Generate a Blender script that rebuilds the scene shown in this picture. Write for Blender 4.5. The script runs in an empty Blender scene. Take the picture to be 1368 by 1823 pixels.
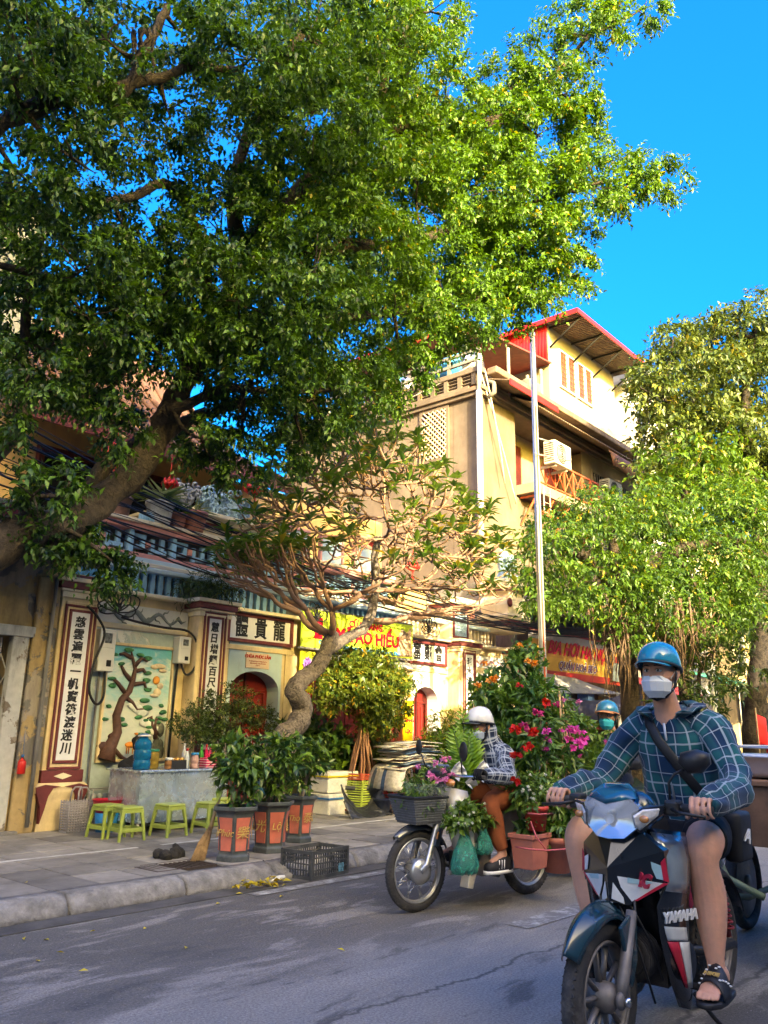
import bpy, bmesh, math, random
import numpy as np
from mathutils import Vector, Matrix, Euler, noise as mnoise

# ------------------------------------------------------------ camera, sky, sun, exposure
SC = bpy.context.scene
COL = SC.collection
PITCH, ROLL, HEAD, CAMH, FPX = math.radians(14.9), math.radians(1.05), math.radians(41.0), 1.30, 1440.0
def _cam_axes():
    F0 = np.array([math.cos(HEAD), math.sin(HEAD), 0.]); R0 = np.array([math.sin(HEAD), -math.cos(HEAD), 0.]); U0 = np.array([0, 0, 1.])
    F = F0*math.cos(PITCH)+U0*math.sin(PITCH); U = -F0*math.sin(PITCH)+U0*math.cos(PITCH)
    return F, math.cos(ROLL)*R0+math.sin(ROLL)*U, -math.sin(ROLL)*R0+math.cos(ROLL)*U
CF, CR, CU = _cam_axes()
CC = np.array([0, 0, CAMH])
cam_d = bpy.data.cameras.new('camera'); cam = bpy.data.objects.new('camera', cam_d); COL.objects.link(cam)
cam_d.sensor_fit = 'VERTICAL'; cam_d.sensor_height = 24.0; cam_d.lens = FPX/1823*24.0
cam_d.clip_start = 0.05; cam_d.clip_end = 3000
cam.matrix_world = Matrix(((CR[0], CU[0], -CF[0], 0), (CR[1], CU[1], -CF[1], 0), (CR[2], CU[2], -CF[2], CAMH), (0, 0, 0, 1)))
SC.camera = cam

SUN_EL, SUN_DIR = math.radians(21), Vector((-.44, -.90, 0)).normalized()   # where the sun stands
world = bpy.data.worlds.new('World'); SC.world = world; world.use_nodes = True
wn = world.node_tree; wn.nodes.clear()
w_out = wn.nodes.new('ShaderNodeOutputWorld'); w_bg = wn.nodes.new('ShaderNodeBackground')
sky = wn.nodes.new('ShaderNodeTexSky'); sky.sky_type = 'NISHITA'; sky.sun_disc = False
sky.sun_elevation = SUN_EL; sky.sun_rotation = math.atan2(SUN_DIR.x, SUN_DIR.y)
sky.air_density = 1.0; sky.dust_density = 10.5; sky.ozone_density = 2.0
w_hs = wn.nodes.new('ShaderNodeHueSaturation'); w_hs.inputs['Saturation'].default_value = 2.0; w_hs.inputs['Hue'].default_value = 0.521
wn.links.new(sky.outputs[0], w_hs.inputs['Color']); wn.links.new(w_hs.outputs[0], w_bg.inputs[0]); wn.links.new(w_bg.outputs[0], w_out.inputs[0])
w_bg.inputs[1].default_value = 0.15
sun_d = bpy.data.lights.new('sun', 'SUN'); sun = bpy.data.objects.new('sun', sun_d); COL.objects.link(sun)
sun_d.energy = 2.0; sun_d.angle = math.radians(0.5); sun_d.color = (1.0, 0.86, 0.68)
_sd = Vector((SUN_DIR.x*math.cos(SUN_EL), SUN_DIR.y*math.cos(SUN_EL), math.sin(SUN_EL)))
sun.rotation_euler = _sd.to_track_quat('Z', 'Y').to_euler()
SC.view_settings.view_transform = 'Standard'; SC.view_settings.look = 'None'
SC.view_settings.exposure = 3.15; SC.view_settings.gamma = 1.0; SC.view_settings.use_curve_mapping = False
SC.view_settings.use_white_balance = True; SC.view_settings.white_balance_temperature = 7600; SC.view_settings.white_balance_tint = 3
SC.cycles.max_bounces = 8; SC.cycles.diffuse_bounces = 4; SC.cycles.glossy_bounces = 3; SC.cycles.transmission_bounces = 6
SC.cycles.transparent_max_bounces = 8; SC.cycles.caustics_reflective = False; SC.cycles.caustics_refractive = False
SC.cycles.sample_clamp_indirect = 6.0

# ------------------------------------------------------------ helpers
rng = random.Random(11)
PI = math.pi
def V(*a): return Vector(a)
def at(px, py, Y=None, X=None, Z=None):
    """the place that stands at a given distance behind a point of the view: on the plane Y, X or Z"""
    d = CF+CR*(px-684)/FPX-CU*(py-911.5)/FPX
    if Y is not None: k = Y/d[1]
    elif X is not None: k = X/d[0]
    else: k = (Z-CAMH)/d[2]
    return Vector(CC+d*k)

class MB:
    """collects shapes; build() links them as one mesh object"""
    def __init__(s): s.v = []; s.f = []; s.m = []; s.uv = {}; s.sm = []
    def add(s, vs, fs, mi=0, smooth=False, uvs=None):
        b = len(s.v); s.v.extend([tuple(p) for p in vs])
        for i, f in enumerate(fs):
            if uvs is not None: s.uv[len(s.f)] = [uvs[k] for k in f]
            s.f.append([k+b for k in f]); s.m.append(mi); s.sm.append(smooth)
        return s
    def box(s, c, d, mi=0, rot=None, taper=None):
        hx, hy, hz = d[0]/2, d[1]/2, d[2]/2
        vs = []
        for z in (-hz, hz):
            k = 1.0 if (z < 0 or taper is None) else taper
            for x, y in ((-hx, -hy), (hx, -hy), (hx, hy), (-hx, hy)): vs.append(Vector((x*k, y*k, z)))
        if rot is not None:
            R = Euler(rot).to_matrix() if not isinstance(rot, Matrix) else rot
            vs = [R @ p for p in vs]
        c = Vector(c)
        return s.add([p+c for p in vs], [(0, 3, 2, 1), (4, 5, 6, 7), (0, 1, 5, 4), (1, 2, 6, 5), (2, 3, 7, 6), (3, 0, 4, 7)], mi)
    def b2(s, x0, x1, y0, y1, z0, z1, mi=0):
        return s.box(((x0+x1)/2, (y0+y1)/2, (z0+z1)/2), (abs(x1-x0), abs(y1-y0), abs(z1-z0)), mi)
    def tube(s, pts, r, n=8, mi=0, cap=True, smooth=True, flat=None, up=None, uvs=False, closed=False):
        """r: number, list, or list of (a, b) half-axes; up: hint for the first half-axis"""
        P = [Vector(p) for p in pts]; k = len(P)
        if not isinstance(r, (list, tuple)): r = [r]*k
        vs = []; uv = []
        T = []
        for i in range(k):
            if closed: t = P[(i+1) % k]-P[i-1]
            else: t = P[min(i+1, k-1)]-P[max(i-1, 0)]
            T.append(t.normalized() if t.length > 1e-9 else Vector((0, 0, 1)))
        hint = Vector(up) if up is not None else (Vector((0, 0, 1)) if abs(T[0].z) < .9 else Vector((1, 0, 0)))
        N = (hint-T[0]*hint.dot(T[0])).normalized(); L = 0
        for i in range(k):
            if i: L += (P[i]-P[i-1]).length
            if up is not None: N = (hint-T[i]*hint.dot(T[i]))
            else: N = N-T[i]*N.dot(T[i])
            if N.length < 1e-6: N = T[i].orthogonal()
            N.normalize(); B = T[i].cross(N)
            a, b = r[i] if isinstance(r[i], (list, tuple)) else (r[i], r[i])
            for j in range(n):
                th = 2*PI*j/n; vs.append(P[i]+N*(a*math.cos(th))+B*(b*math.sin(th))); uv.append((j/n, L))
        fs = []; fu = []
        rows = k if closed else k-1
        for i in range(rows):
            for j in range(n):
                a0, a1 = i*n+j, i*n+(j+1) % n; b0, b1 = ((i+1) % k)*n+j, ((i+1) % k)*n+(j+1) % n
                fs.append((a0, a1, b1, b0))
                fu.append([(j/n, uv[a0][1]), ((j+1)/n, uv[a0][1]), ((j+1)/n, uv[b0][1]), (j/n, uv[b0][1])])
        base = len(s.f)
        s.add(vs, fs, mi, smooth)
        if uvs:
            for q, u in enumerate(fu): s.uv[base+q] = u
        if cap and not closed:
            off = len(s.v)-len(vs)
            s.f.append([off+j for j in range(n)][::-1]); s.m.append(mi); s.sm.append(False)
            s.f.append([off+(k-1)*n+j for j in range(n)]); s.m.append(mi); s.sm.append(False)
        return s
    def lathe(s, prof, n=16, c=(0, 0, 0), mi=0, smooth=True, rot=None, sx=1, sy=1, phase=0):
        c = Vector(c); vs = []; fs = []
        R = None if rot is None else (Euler(rot).to_matrix() if not isinstance(rot, Matrix) else rot)
        for (r, z) in prof:
            for j in range(n):
                p = Vector((r*sx*math.cos(2*PI*j/n+phase), r*sy*math.sin(2*PI*j/n+phase), z))
                vs.append((R @ p if R else p)+c)
        for i in range(len(prof)-1):
            for j in range(n): fs.append((i*n+j, i*n+(j+1) % n, (i+1)*n+(j+1) % n, (i+1)*n+j))
        if prof[0][0] > 1e-6: fs.append(tuple(range(n))[::-1])
        if prof[-1][0] > 1e-6: fs.append(tuple((len(prof)-1)*n+j for j in range(n)))
        return s.add(vs, fs, mi, smooth)
    def prism(s, poly, d, o=(0, 0, 0), ax='y', mi=0, smooth=False):
        """poly: 2-D outline; ax = extrusion axis; d = (from, to) along it"""
        d0, d1 = d; n = len(poly); o = Vector(o)
        def P(a, b, t):
            return {'y': Vector((a, t, b)), 'x': Vector((t, a, b)), 'z': Vector((a, b, t))}[ax]+o
        vs = [P(a, b, d0) for a, b in poly]+[P(a, b, d1) for a, b in poly]
        fs = [(i, (i+1) % n, n+(i+1) % n, n+i) for i in range(n)]
        fs += [tuple(range(n))[::-1], tuple(range(n, 2*n))]
        return s.add(vs, fs, mi, smooth)
    def ball(s, c, r, n=12, m=8, mi=0, rot=None):
        r3 = r if isinstance(r, (list, tuple)) else (r, r, r); c = Vector(c); vs = [];fs = []
        R = None if rot is None else Euler(rot).to_matrix()
        for i in range(m+1):
            ph = PI*i/m
            for j in range(n):
                p = Vector((r3[0]*math.sin(ph)*math.cos(2*PI*j/n), r3[1]*math.sin(ph)*math.sin(2*PI*j/n), -r3[2]*math.cos(ph)))
                vs.append((R @ p if R else p)+c)
        for i in range(m):
            for j in range(n): fs.append((i*n+j, i*n+(j+1) % n, (i+1)*n+(j+1) % n, (i+1)*n+j))
        return s.add(vs, fs, mi, True)
    def loft(s, rings, mi=0, smooth=True, cap=True, closed=True):
        n = len(rings[0]); vs = [p for r in rings for p in r]; fs = []
        for i in range(len(rings)-1):
            for j in range(n if closed else n-1): fs.append((i*n+j, i*n+(j+1) % n, (i+1)*n+(j+1) % n, (i+1)*n+j))
        if cap and closed: fs += [tuple(range(n))[::-1], tuple((len(rings)-1)*n+j for j in range(n))]
        return s.add(vs, fs, mi, smooth)
    def xf(s, M):
        s.v = [tuple(M @ Vector(p)) for p in s.v]; return s
    def data(s, name, mats):
        me = bpy.data.meshes.new(name); me.from_pydata(s.v, [], s.f)
        for m in (mats if isinstance(mats, (list, tuple)) else [mats]): me.materials.append(m)
        me.polygons.foreach_set('material_index', s.m); me.polygons.foreach_set('use_smooth', s.sm)
        if s.uv:
            ul = me.uv_layers.new(name='UVMap')
            for p in me.polygons:
                if p.index in s.uv:
                    for li, u in zip(p.loop_indices, s.uv[p.index]): ul.data[li].uv = u
        me.validate(); me.update()
        return me
    def build(s, name, mats, parent=None, loc=None, bevel=0, fix=True, seg=2):
        me = s.data(name, mats)
        if fix:
            bm = bmesh.new(); bm.from_mesh(me); bmesh.ops.recalc_face_normals(bm, faces=bm.faces); bm.to_mesh(me); bm.free()
        return link(name, me, parent, loc, bevel, seg)

def link(name, me, parent=None, loc=None, bevel=0, seg=2, rot=None):
    o = bpy.data.objects.new(name, me); COL.objects.link(o)
    if parent is not None: o.parent = parent
    if loc is not None: o.location = loc
    if rot is not None: o.rotation_euler = rot
    if bevel:
        b = o.modifiers.new('bevel', 'BEVEL'); b.width = bevel; b.segments = seg; b.limit_method = 'ANGLE'; b.angle_limit = math.radians(40)
    return o
def tag(o, label, cat, group=None, kind=None):
    o['label'] = label; o['category'] = cat
    if group: o['group'] = group
    if kind: o['kind'] = kind
    return o
def struct(o, kind='structure'):
    o['kind'] = kind; return o
def thing(name, label, cat, loc=(0, 0, 0), rz=0, group=None):
    o = bpy.data.objects.new(name, None); COL.objects.link(o); o.empty_display_size = .1
    o.location = loc; o.rotation_euler = (0, 0, rz)
    return tag(o, label, cat, group)
def copy_tree(o, parent=None):
    c = o.copy(); COL.objects.link(c); c.parent = parent
    for ch in list(o.children): copy_tree(ch, c)
    return c
def solidify(o, t, off=-1):
    m = o.modifiers.new('thick', 'SOLIDIFY'); m.thickness = t; m.offset = off; return o
def subsurf(o, n=1):
    m = o.modifiers.new('sub', 'SUBSURF'); m.levels = n; m.render_levels = n; return o
_txt = {}
def text_mesh(body, size, bold=0.0, ext=.004, shear=0, align='CENTER', width=1.0):
    c = bpy.data.curves.new('lettering', 'FONT'); c.body = body; c.size = size; c.align_x = align; c.align_y = 'CENTER'
    c.extrude = ext; c.offset = bold; c.shear = shear; c.resolution_u = 2
    o = bpy.data.objects.new('lettering', c); COL.objects.link(o)
    bpy.context.view_layer.update()
    me = bpy.data.meshes.new_from_object(o.evaluated_get(bpy.context.evaluated_depsgraph_get()))
    bpy.data.objects.remove(o); bpy.data.curves.remove(c)
    if width != 1.0:
        for v in me.vertices: v.co.x *= width
    return me
def text(body, size, mat, parent, loc, rot=(PI/2, 0, 0), name='lettering', **k):
    me = text_mesh(body, size, **k); me.materials.clear(); me.materials.append(mat)
    return link(name, me, parent, loc, rot=rot)

# ------------------------------------------------------------ materials
def nodes(name):
    m = bpy.data.materials.new(name); m.use_nodes = True
    nt = m.node_tree; b = nt.nodes['Principled BSDF']
    return m, nt, b
def N(nt, t, **k):
    n = nt.nodes.new(t)
    for a, v in k.items():
        if a in ('op',): n.operation = v
        elif a == 'blend': n.blend_type = v
        elif isinstance(v, tuple) and a.startswith('i'): n.inputs[int(a[1:])].default_value = v
        elif a.startswith('i') and a[1:].isdigit(): n.inputs[int(a[1:])].default_value = v
        else: setattr(n, a, v)
    return n
def L(nt, a, b): nt.links.new(a, b)
def c4(c): return (c[0], c[1], c[2], 1)
def ntex(nt, vec, scale, detail=4, rough=.6, dist=0):
    n = nt.nodes.new('ShaderNodeTexNoise'); n.inputs['Scale'].default_value = scale; n.inputs['Detail'].default_value = detail
    n.inputs['Roughness'].default_value = rough; n.inputs['Distortion'].default_value = dist
    if vec is not None: L(nt, vec, n.inputs['Vector'])
    return n.outputs['Fac']
def ramp(nt, fac, p0, p1, c0=(0, 0, 0), c1=(1, 1, 1), interp='LINEAR'):
    r = nt.nodes.new('ShaderNodeValToRGB'); r.color_ramp.elements[0].position = p0; r.color_ramp.elements[1].position = p1
    r.color_ramp.elements[0].color = c4(c0); r.color_ramp.elements[1].color = c4(c1); r.color_ramp.interpolation = interp
    L(nt, fac, r.inputs[0]); return r.outputs[0]
def mix(nt, fac, a, b, blend='MIX'):
    m = nt.nodes.new('ShaderNodeMix'); m.data_type = 'RGBA'; m.blend_type = blend
    for s, v in ((0, fac), (6, a), (7, b)):
        if isinstance(v, (int, float)): m.inputs[s].default_value = v
        elif isinstance(v, tuple): m.inputs[s].default_value = c4(v) if len(v) == 3 else v
        else: L(nt, v, m.inputs[s])
    return m.outputs[2]
def wpos(nt, scale=None, obj=False):
    if obj: o = nt.nodes.new('ShaderNodeTexCoord').outputs['Object']
    else: o = nt.nodes.new('ShaderNodeNewGeometry').outputs['Position']
    if scale:
        mp = nt.nodes.new('ShaderNodeMapping'); mp.inputs['Scale'].default_value = scale; L(nt, o, mp.inputs[0]); o = mp.outputs[0]
    return o
def bumpn(nt, b, h, strength=.3, dist=.01):
    n = nt.nodes.new('ShaderNodeBump'); n.inputs['Strength'].default_value = strength; n.inputs['Distance'].default_value = dist
    L(nt, h, n.inputs['Height']); L(nt, n.outputs[0], b.inputs['Normal'])
def mk(name, col, rough=.6, metal=0, var=.25, vs=5., dirt=0., ds=2.5, dcol=(.05, .045, .04), bump=.15, bs=60., bd=.004, spec=.4, obj=False, coat=0, streak=False):
    """plain procedural surface: colour that wanders a little, patches of dirt, fine relief"""
    m, nt, b = nodes(name); p = wpos(nt, obj=obj)
    f = ntex(nt, p, vs, 5, .65)
    lo = tuple(max(0, x*(1-var)) for x in col); hi = tuple(min(1, x*(1+var*.6)) for x in col)
    c = ramp(nt, f, .3, .7, lo, hi)
    if dirt:
        ps = wpos(nt, (1, 1, .25) if streak else None, obj=obj)
        d = ntex(nt, ps, ds, 7, .72); c = mix(nt, ramp(nt, d, .62-.25*dirt, .78), c, dcol)
    L(nt, c, b.inputs['Base Color']); b.inputs['Metallic'].default_value = metal
    rn = ntex(nt, p, vs*3, 3); r = nt.nodes.new('ShaderNodeMapRange'); L(nt, rn, r.inputs[0])
    r.inputs[3].default_value = max(.03, rough-.12); r.inputs[4].default_value = min(1, rough+.12); L(nt, r.outputs[0], b.inputs['Roughness'])
    b.inputs['Specular IOR Level'].default_value = spec
    if coat: b.inputs['Coat Weight'].default_value = coat; b.inputs['Coat Roughness'].default_value = .08
    if bump: bumpn(nt, b, ntex(nt, p, bs, 4), bump, bd)
    return m
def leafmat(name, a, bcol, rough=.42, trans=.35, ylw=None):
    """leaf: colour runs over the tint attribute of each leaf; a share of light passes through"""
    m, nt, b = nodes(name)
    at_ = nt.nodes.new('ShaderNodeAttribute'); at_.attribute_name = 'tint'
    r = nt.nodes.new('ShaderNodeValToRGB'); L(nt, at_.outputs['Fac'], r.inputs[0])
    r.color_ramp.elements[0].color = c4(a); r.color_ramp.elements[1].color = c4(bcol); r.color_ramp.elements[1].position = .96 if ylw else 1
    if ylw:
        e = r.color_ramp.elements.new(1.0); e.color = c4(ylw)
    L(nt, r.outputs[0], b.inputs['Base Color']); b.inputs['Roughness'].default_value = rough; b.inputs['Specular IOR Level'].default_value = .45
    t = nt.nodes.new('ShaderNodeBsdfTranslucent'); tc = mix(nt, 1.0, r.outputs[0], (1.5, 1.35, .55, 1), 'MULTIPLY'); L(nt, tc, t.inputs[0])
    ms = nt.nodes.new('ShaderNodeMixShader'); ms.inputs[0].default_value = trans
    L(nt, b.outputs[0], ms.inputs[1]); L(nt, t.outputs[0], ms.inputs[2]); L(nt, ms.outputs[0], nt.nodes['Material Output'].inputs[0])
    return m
def peel(name, top, under, deep, sc=1.6, lo=.44, hi=.47, mould=.35):
    """old limewash: paint peeled off in islands with an under-coat and bare render, dark mould runs"""
    m, nt, b = nodes(name); p = wpos(nt)
    n1 = ntex(nt, p, sc, 9, .62, .4); n2 = ntex(nt, p, sc*2.3, 8, .6, .2); st = ntex(nt, wpos(nt, (1.6, 1.6, .35)), 2.2, 7, .7)
    f = ntex(nt, p, 14, 5); c = mix(nt, ramp(nt, f, .3, .75), tuple(x*.78 for x in top), top)
    u = mix(nt, ramp(nt, n2, .47, .5), under, deep)
    a = ramp(nt, n1, lo, hi); c = mix(nt, a, u, c)
    c = mix(nt, ramp(nt, st, .66-.35*mould, .86), c, (.03, .03, .028))
    L(nt, c, b.inputs['Base Color']); b.inputs['Roughness'].default_value = .88; b.inputs['Specular IOR Level'].default_value = .2
    h = mix(nt, .35, a, f); bumpn(nt, b, h, .6, .012)
    return m
# ------------------------------------------------------------ ground, road, kerb, pavement
def asphalt():
    m, nt, b = nodes('asphalt'); p = wpos(nt)
    big = ntex(nt, wpos(nt, (.32, 1.15, 1)), 1.0, 6, .58, .25)
    mid = ntex(nt, wpos(nt, (.8, 2.6, 1)), 1.3, 7, .68, .4); fine = ntex(nt, p, 75, 4, .8); spk = nt.nodes.new('ShaderNodeTexVoronoi')
    spk.inputs['Scale'].default_value = 70; L(nt, p, spk.inputs['Vector'])
    sx = nt.nodes.new('ShaderNodeSeparateXYZ'); L(nt, p, sx.inputs[0])
    # strips laid at different times: dark by the kerb, worn grey in the lane, dark again further out
    ya = N(nt, 'ShaderNodeMath', op='MULTIPLY_ADD'); L(nt, big, ya.inputs[0]); ya.inputs[1].default_value = 2.6; L(nt, sx.outputs[1], ya.inputs[2])
    yr = N(nt, 'ShaderNodeMapRange'); L(nt, ya.outputs[0], yr.inputs[0]); yr.inputs[1].default_value = 1.6; yr.inputs[2].default_value = 7.6
    r_ = nt.nodes.new('ShaderNodeValToRGB'); L(nt, yr.outputs[0], r_.inputs[0]); e = r_.color_ramp.elements; e[0].color = c4((.10, .098, .095)); e[1].color = c4((.13, .125, .118))
    for q, v in ((.20, .11), (.27, .20), (.40, .25), (.52, .23), (.58, .15), (.68, .12)): w_ = e.new(q); w_.color = c4((v, v*.925, v*.84))
    c = mix(nt, ramp(nt, mid, .52, .60, (0, 0, 0), (.75, .75, .75)), r_.outputs[0], (.29, .266, .238))
    c = mix(nt, ramp(nt, mid, .36, .43, (.8, .8, .8), (0, 0, 0)), c, (.085, .083, .08))
    g = ramp(nt, fine, .25, .8, (.3, .3, .3), (1.6, 1.6, 1.6)); c = mix(nt, 1.0, c, g, 'MULTIPLY')
    s = ramp(nt, spk.outputs['Distance'], .13, .22, (1, 1, 1), (0, 0, 0)); sm = nt.nodes.new('ShaderNodeMath'); sm.operation = 'MULTIPLY'; L(nt, s, sm.inputs[0])
    L(nt, ramp(nt, ntex(nt, p, 41, 2), .55, .62), sm.inputs[1]); c = mix(nt, sm.outputs[0], c, (.40, .385, .36))
    # tar seams along the lane
    for y0, sl, w in ((3.05, .055, .012), (1.95, .05, .016)):
        wob = ntex(nt, wpos(nt, (1, .05, 1)), 1.4, 6, .7)
        a = N(nt, 'ShaderNodeMath', op='MULTIPLY_ADD'); L(nt, sx.outputs[0], a.inputs[0]); a.inputs[1].default_value = sl; a.inputs[2].default_value = -y0-.22
        a2 = N(nt, 'ShaderNodeMath', op='MULTIPLY_ADD'); L(nt, wob, a2.inputs[0]); a2.inputs[1].default_value = .45; L(nt, a.outputs[0], a2.inputs[2])
        a3 = N(nt, 'ShaderNodeMath', op='ADD'); L(nt, a2.outputs[0], a3.inputs[0]); L(nt, sx.outputs[1], a3.inputs[1])
        a4 = N(nt, 'ShaderNodeMath', op='ABSOLUTE'); L(nt, a3.outputs[0], a4.inputs[0])
        c = mix(nt, ramp(nt, a4.outputs[0], w*.4, w*1.6, (1, 1, 1), (0, 0, 0)), c, (.085, .08, .074))
    L(nt, c, b.inputs['Base Color']); b.inputs['Specular IOR Level'].default_value = .35
    L(nt, ramp(nt, mid, .3, .7, (.62, .62, .62), (.9, .9, .9)), b.inputs['Roughness'])
    h = mix(nt, .5, fine, spk.outputs['Distance']); bumpn(nt, b, h, .7, .006)
    return m
MAT = {}
MAT['asphalt'] = asphalt()
MAT['slab'] = mk('paving stone', (.27, .255, .235), .75, var=.35, vs=3.5, dirt=.55, ds=3.1, dcol=(.12, .115, .11), bump=.35, bs=70, bd=.004)
MAT['mortar'] = mk('pavement mortar', (.045, .042, .04), .9, var=.3, vs=8, bump=.3)
MAT['kerb'] = mk('kerb concrete', (.30, .285, .265), .9, var=.4, vs=9, dirt=.95, ds=5, dcol=(.075, .07, .065), bump=.9, bs=45, bd=.012)
MAT['gutter'] = mk('gutter cement', (.10, .095, .09), .6, var=.4, vs=3, dirt=.8, ds=4, dcol=(.03, .03, .03), bump=.5, bs=60, bd=.006)
def worn_paint():
    m, nt, b = nodes('worn road paint'); p = wpos(nt)
    n = ntex(nt, p, 9, 8, .75); f = ntex(nt, p, 110, 3)
    c = mix(nt, ramp(nt, n, .47, .62), (.17, .158, .144), (.46, .45, .42)); c = mix(nt, ramp(nt, f, .3, .6, (.5, .5, .5), (0, 0, 0)), c, (.15, .14, .13))
    L(nt, c, b.inputs['Base Color']); b.inputs['Roughness'].default_value = .8; bumpn(nt, b, f, .4, .003); return m
MAT['paint'] = worn_paint()

g = MB(); g.add([(-300, -300, -.03), (500, -300, -.03), (500, 600, -.03), (-300, 600, -.03)], [(0, 1, 2, 3)])
struct(g.build('ground', mk('earth', (.12, .11, .095), .9, vs=.5)))
r = MB()
nx, ny = 130, 26
vs = []; fs = []
for i in range(nx+1):
    for j in range(ny+1):
        x = -60+i*1.3; y = -4.0+j*(9.62/ny)
        z = .003*mnoise.noise((x*.35, y*.5, 3.1))-.003*max(0, (y-5.0)/.6) if y > -3.9 else 0
        vs.append((x, y, z))
for i in range(nx):
    for j in range(ny):
        a = i*(ny+1)+j; fs.append((a, a+ny+1, a+ny+2, a+1))
r.add(vs, fs, 0, True); struct(r.build('road', MAT['asphalt']))

# far pavement: bedding, slabs picked apart where they show
p = MB(); p.b2(-60, 108, 5.80, 9.6, -.03, .116); p.b2(-60, .8, 5.84, 9.55, .116, .128); p.b2(16.0, 108, 5.84, 9.55, .116, .128)
pav = struct(p.build('pavement', MAT['mortar'])); 
sl = MB(); sl.box((0, 0, .006), (.386, .426, .024)); _nt = MAT['slab'].node_tree; _b = _nt.nodes['Principled BSDF']; _src = _b.inputs['Base Color'].links[0].from_socket; _oi = _nt.nodes.new('ShaderNodeObjectInfo')
L(_nt, mix(_nt, 1.0, _src, ramp(_nt, _oi.outputs['Random'], 0, 1, (.62, .62, .62), (1.15, 1.13, 1.1)), 'MULTIPLY'), _b.inputs['Base Color'])
slab_me = sl.data('paving_slab', MAT['slab'])
k = 0
for i in range(38):
    for j in range(8):
        x = .8+.2+i*.40; y = 5.86+.22+j*.44
        if 4.2 < x < 4.75 and 6.0 < y < 6.35: continue
        o = link('paving_slab', slab_me, pav, (x, y, .118+rng.uniform(-.0015, .003)), .004 if i < 22 else 0, 1)
        o.rotation_euler = (rng.uniform(-.004, .004), rng.uniform(-.004, .004), rng.uniform(-.006, .006)); k += 1
# kerb stones: sloping face with a worn, rounded top edge
kerb = MB(); kerb.b2(-60, 108, 5.66, 5.80, -.03, .05); kerb = struct(kerb.build('kerb', MAT['kerb']))
for i in range(22):
    q = MB(); x0 = .3+i*.98; x1 = x0+.955; rings = []
    for t in range(25):
        x = x0+(x1-x0)*t/24; e = lambda a: .014*mnoise.noise((x*3.1, a*7.7, 2.2))+.012*mnoise.noise((x*17, a*5.1, i))
        dip = .05 if abs(x-5.35) < .35 else 0
        rings.append([V(x, 5.86, -.03), V(x, 5.62+e(1), -.03), V(x, 5.615+e(2), .035), V(x, 5.655+e(3), .10-dip+e(4)), V(x, 5.69+e(5), .128-dip+e(6)), V(x, 5.75, .139-dip*.6), V(x, 5.858, .135)])
    q.loft(rings, 0, True); q.build('kerb_stone', MAT['kerb'], kerb)
gt = MB(); gt.b2(-60, 108, 5.40, 5.64, -.04, .006); struct(gt.build('gutter', MAT['gutter']))
# paint: line on the pavement, edge line and a worn lane mark on the road
ln = MB()
for i in range(60):
    x = .8+i*.25; w = .028+.004*rng.random(); y = 7.26+.012*math.sin(i*.7)
    ln.add([(x, y-w, .1385), (x+.25, y-w+.002, .1385), (x+.25, y+w, .1385), (x, y+w-.002, .1385)], [(0, 1, 2, 3)])
MAT['line'] = mk('chalky line paint', (.60, .59, .56), .8, var=.3, vs=6, dirt=.6, ds=9, dcol=(.2, .19, .18))
struct(ln.build('pavement_line', MAT['line']))
ed = MB(); ed.add([(4.6, 5.24, .005), (13.5, 5.02, .005), (13.5, 5.14, .005), (4.6, 5.36, .005)], [(0, 1, 2, 3)])
ed.add([(5.2, 3.15, .0055), (9.6, 3.05, .0055), (9.6, 3.22, .0055), (5.2, 3.34, .0055)], [(0, 1, 2, 3)])
ed.add([(15, 3.0, .0055), (20, 3.0, .0055), (20, 3.15, .0055), (15, 3.15, .0055)], [(0, 1, 2, 3)])
struct(ed.build('road_marking', MAT['paint']))
# near pavement on the other side of the street
np_ = MB(); np_.b2(-60, 108, -7.4, -4.0, -.03, .12); struct(np_.build('pavement', MAT['mortar']))
# iron drain grate by the pots
gr = thing('drain_grate', 'rusty slatted drain grate set in the pavement left of the pots', 'drain', (4.47, 6.17, .125))
f = MB(); f.b2(-.30, .30, -.19, -.165, -.03, .012); f.b2(-.30, .30, .165, .19, -.03, .012); f.b2(-.30, -.275, -.165, .165, -.03, .012); f.b2(.275, .30, -.165, .165, -.03, .012); f.b2(-.27, .27, -.16, .16, -.04, -.03)
MAT['iron'] = mk('rusty iron', (.07, .052, .042), .7, .4, var=.4, vs=20, dirt=.4, dcol=(.13, .06, .03), bump=.4)
f.build('grate_frame', MAT['iron'], gr)
for i in range(11):
    s = MB(); s.b2(-.012, .012, -.164, .164, -.02, .010); s.build('slat', MAT['iron'], gr, (-.24+i*.048, 0, 0))
# ------------------------------------------------------------ temple front
def fuzzy(name, col, **k): return mk(name, col, k.pop('rough', .8), **k)
MAT['cream'] = mk('cream limewash', (.72, .57, .34), .85, var=.2, vs=3, dirt=.62, ds=3.2, dcol=(.36, .27, .16), bump=.25, bs=50, streak=True)
MAT['cream2'] = mk('pale cream limewash', (.76, .65, .45), .85, var=.15, vs=3, dirt=.35, ds=2.4, dcol=(.42, .33, .2), bump=.25, bs=50, streak=True)
MAT['maroon'] = mk('maroon paint', (.145, .028, .030), .6, var=.3, vs=6, dirt=.3, dcol=(.25, .12, .08), bump=.2)
MAT['panelwhite'] = mk('white panel paint', (.70, .71, .74), .55, var=.08, vs=4, dirt=.25, ds=4, dcol=(.5, .48, .44), bump=.1)
MAT['ink'] = mk('black lettering paint', (.012, .012, .013), .5, var=.2, bump=0)
MAT['greyblue'] = peel('pale blue limewash', (.44, .53, .54), (.66, .66, .64), (.50, .52, .50), 1.3, .40, .42, .12)
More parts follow.
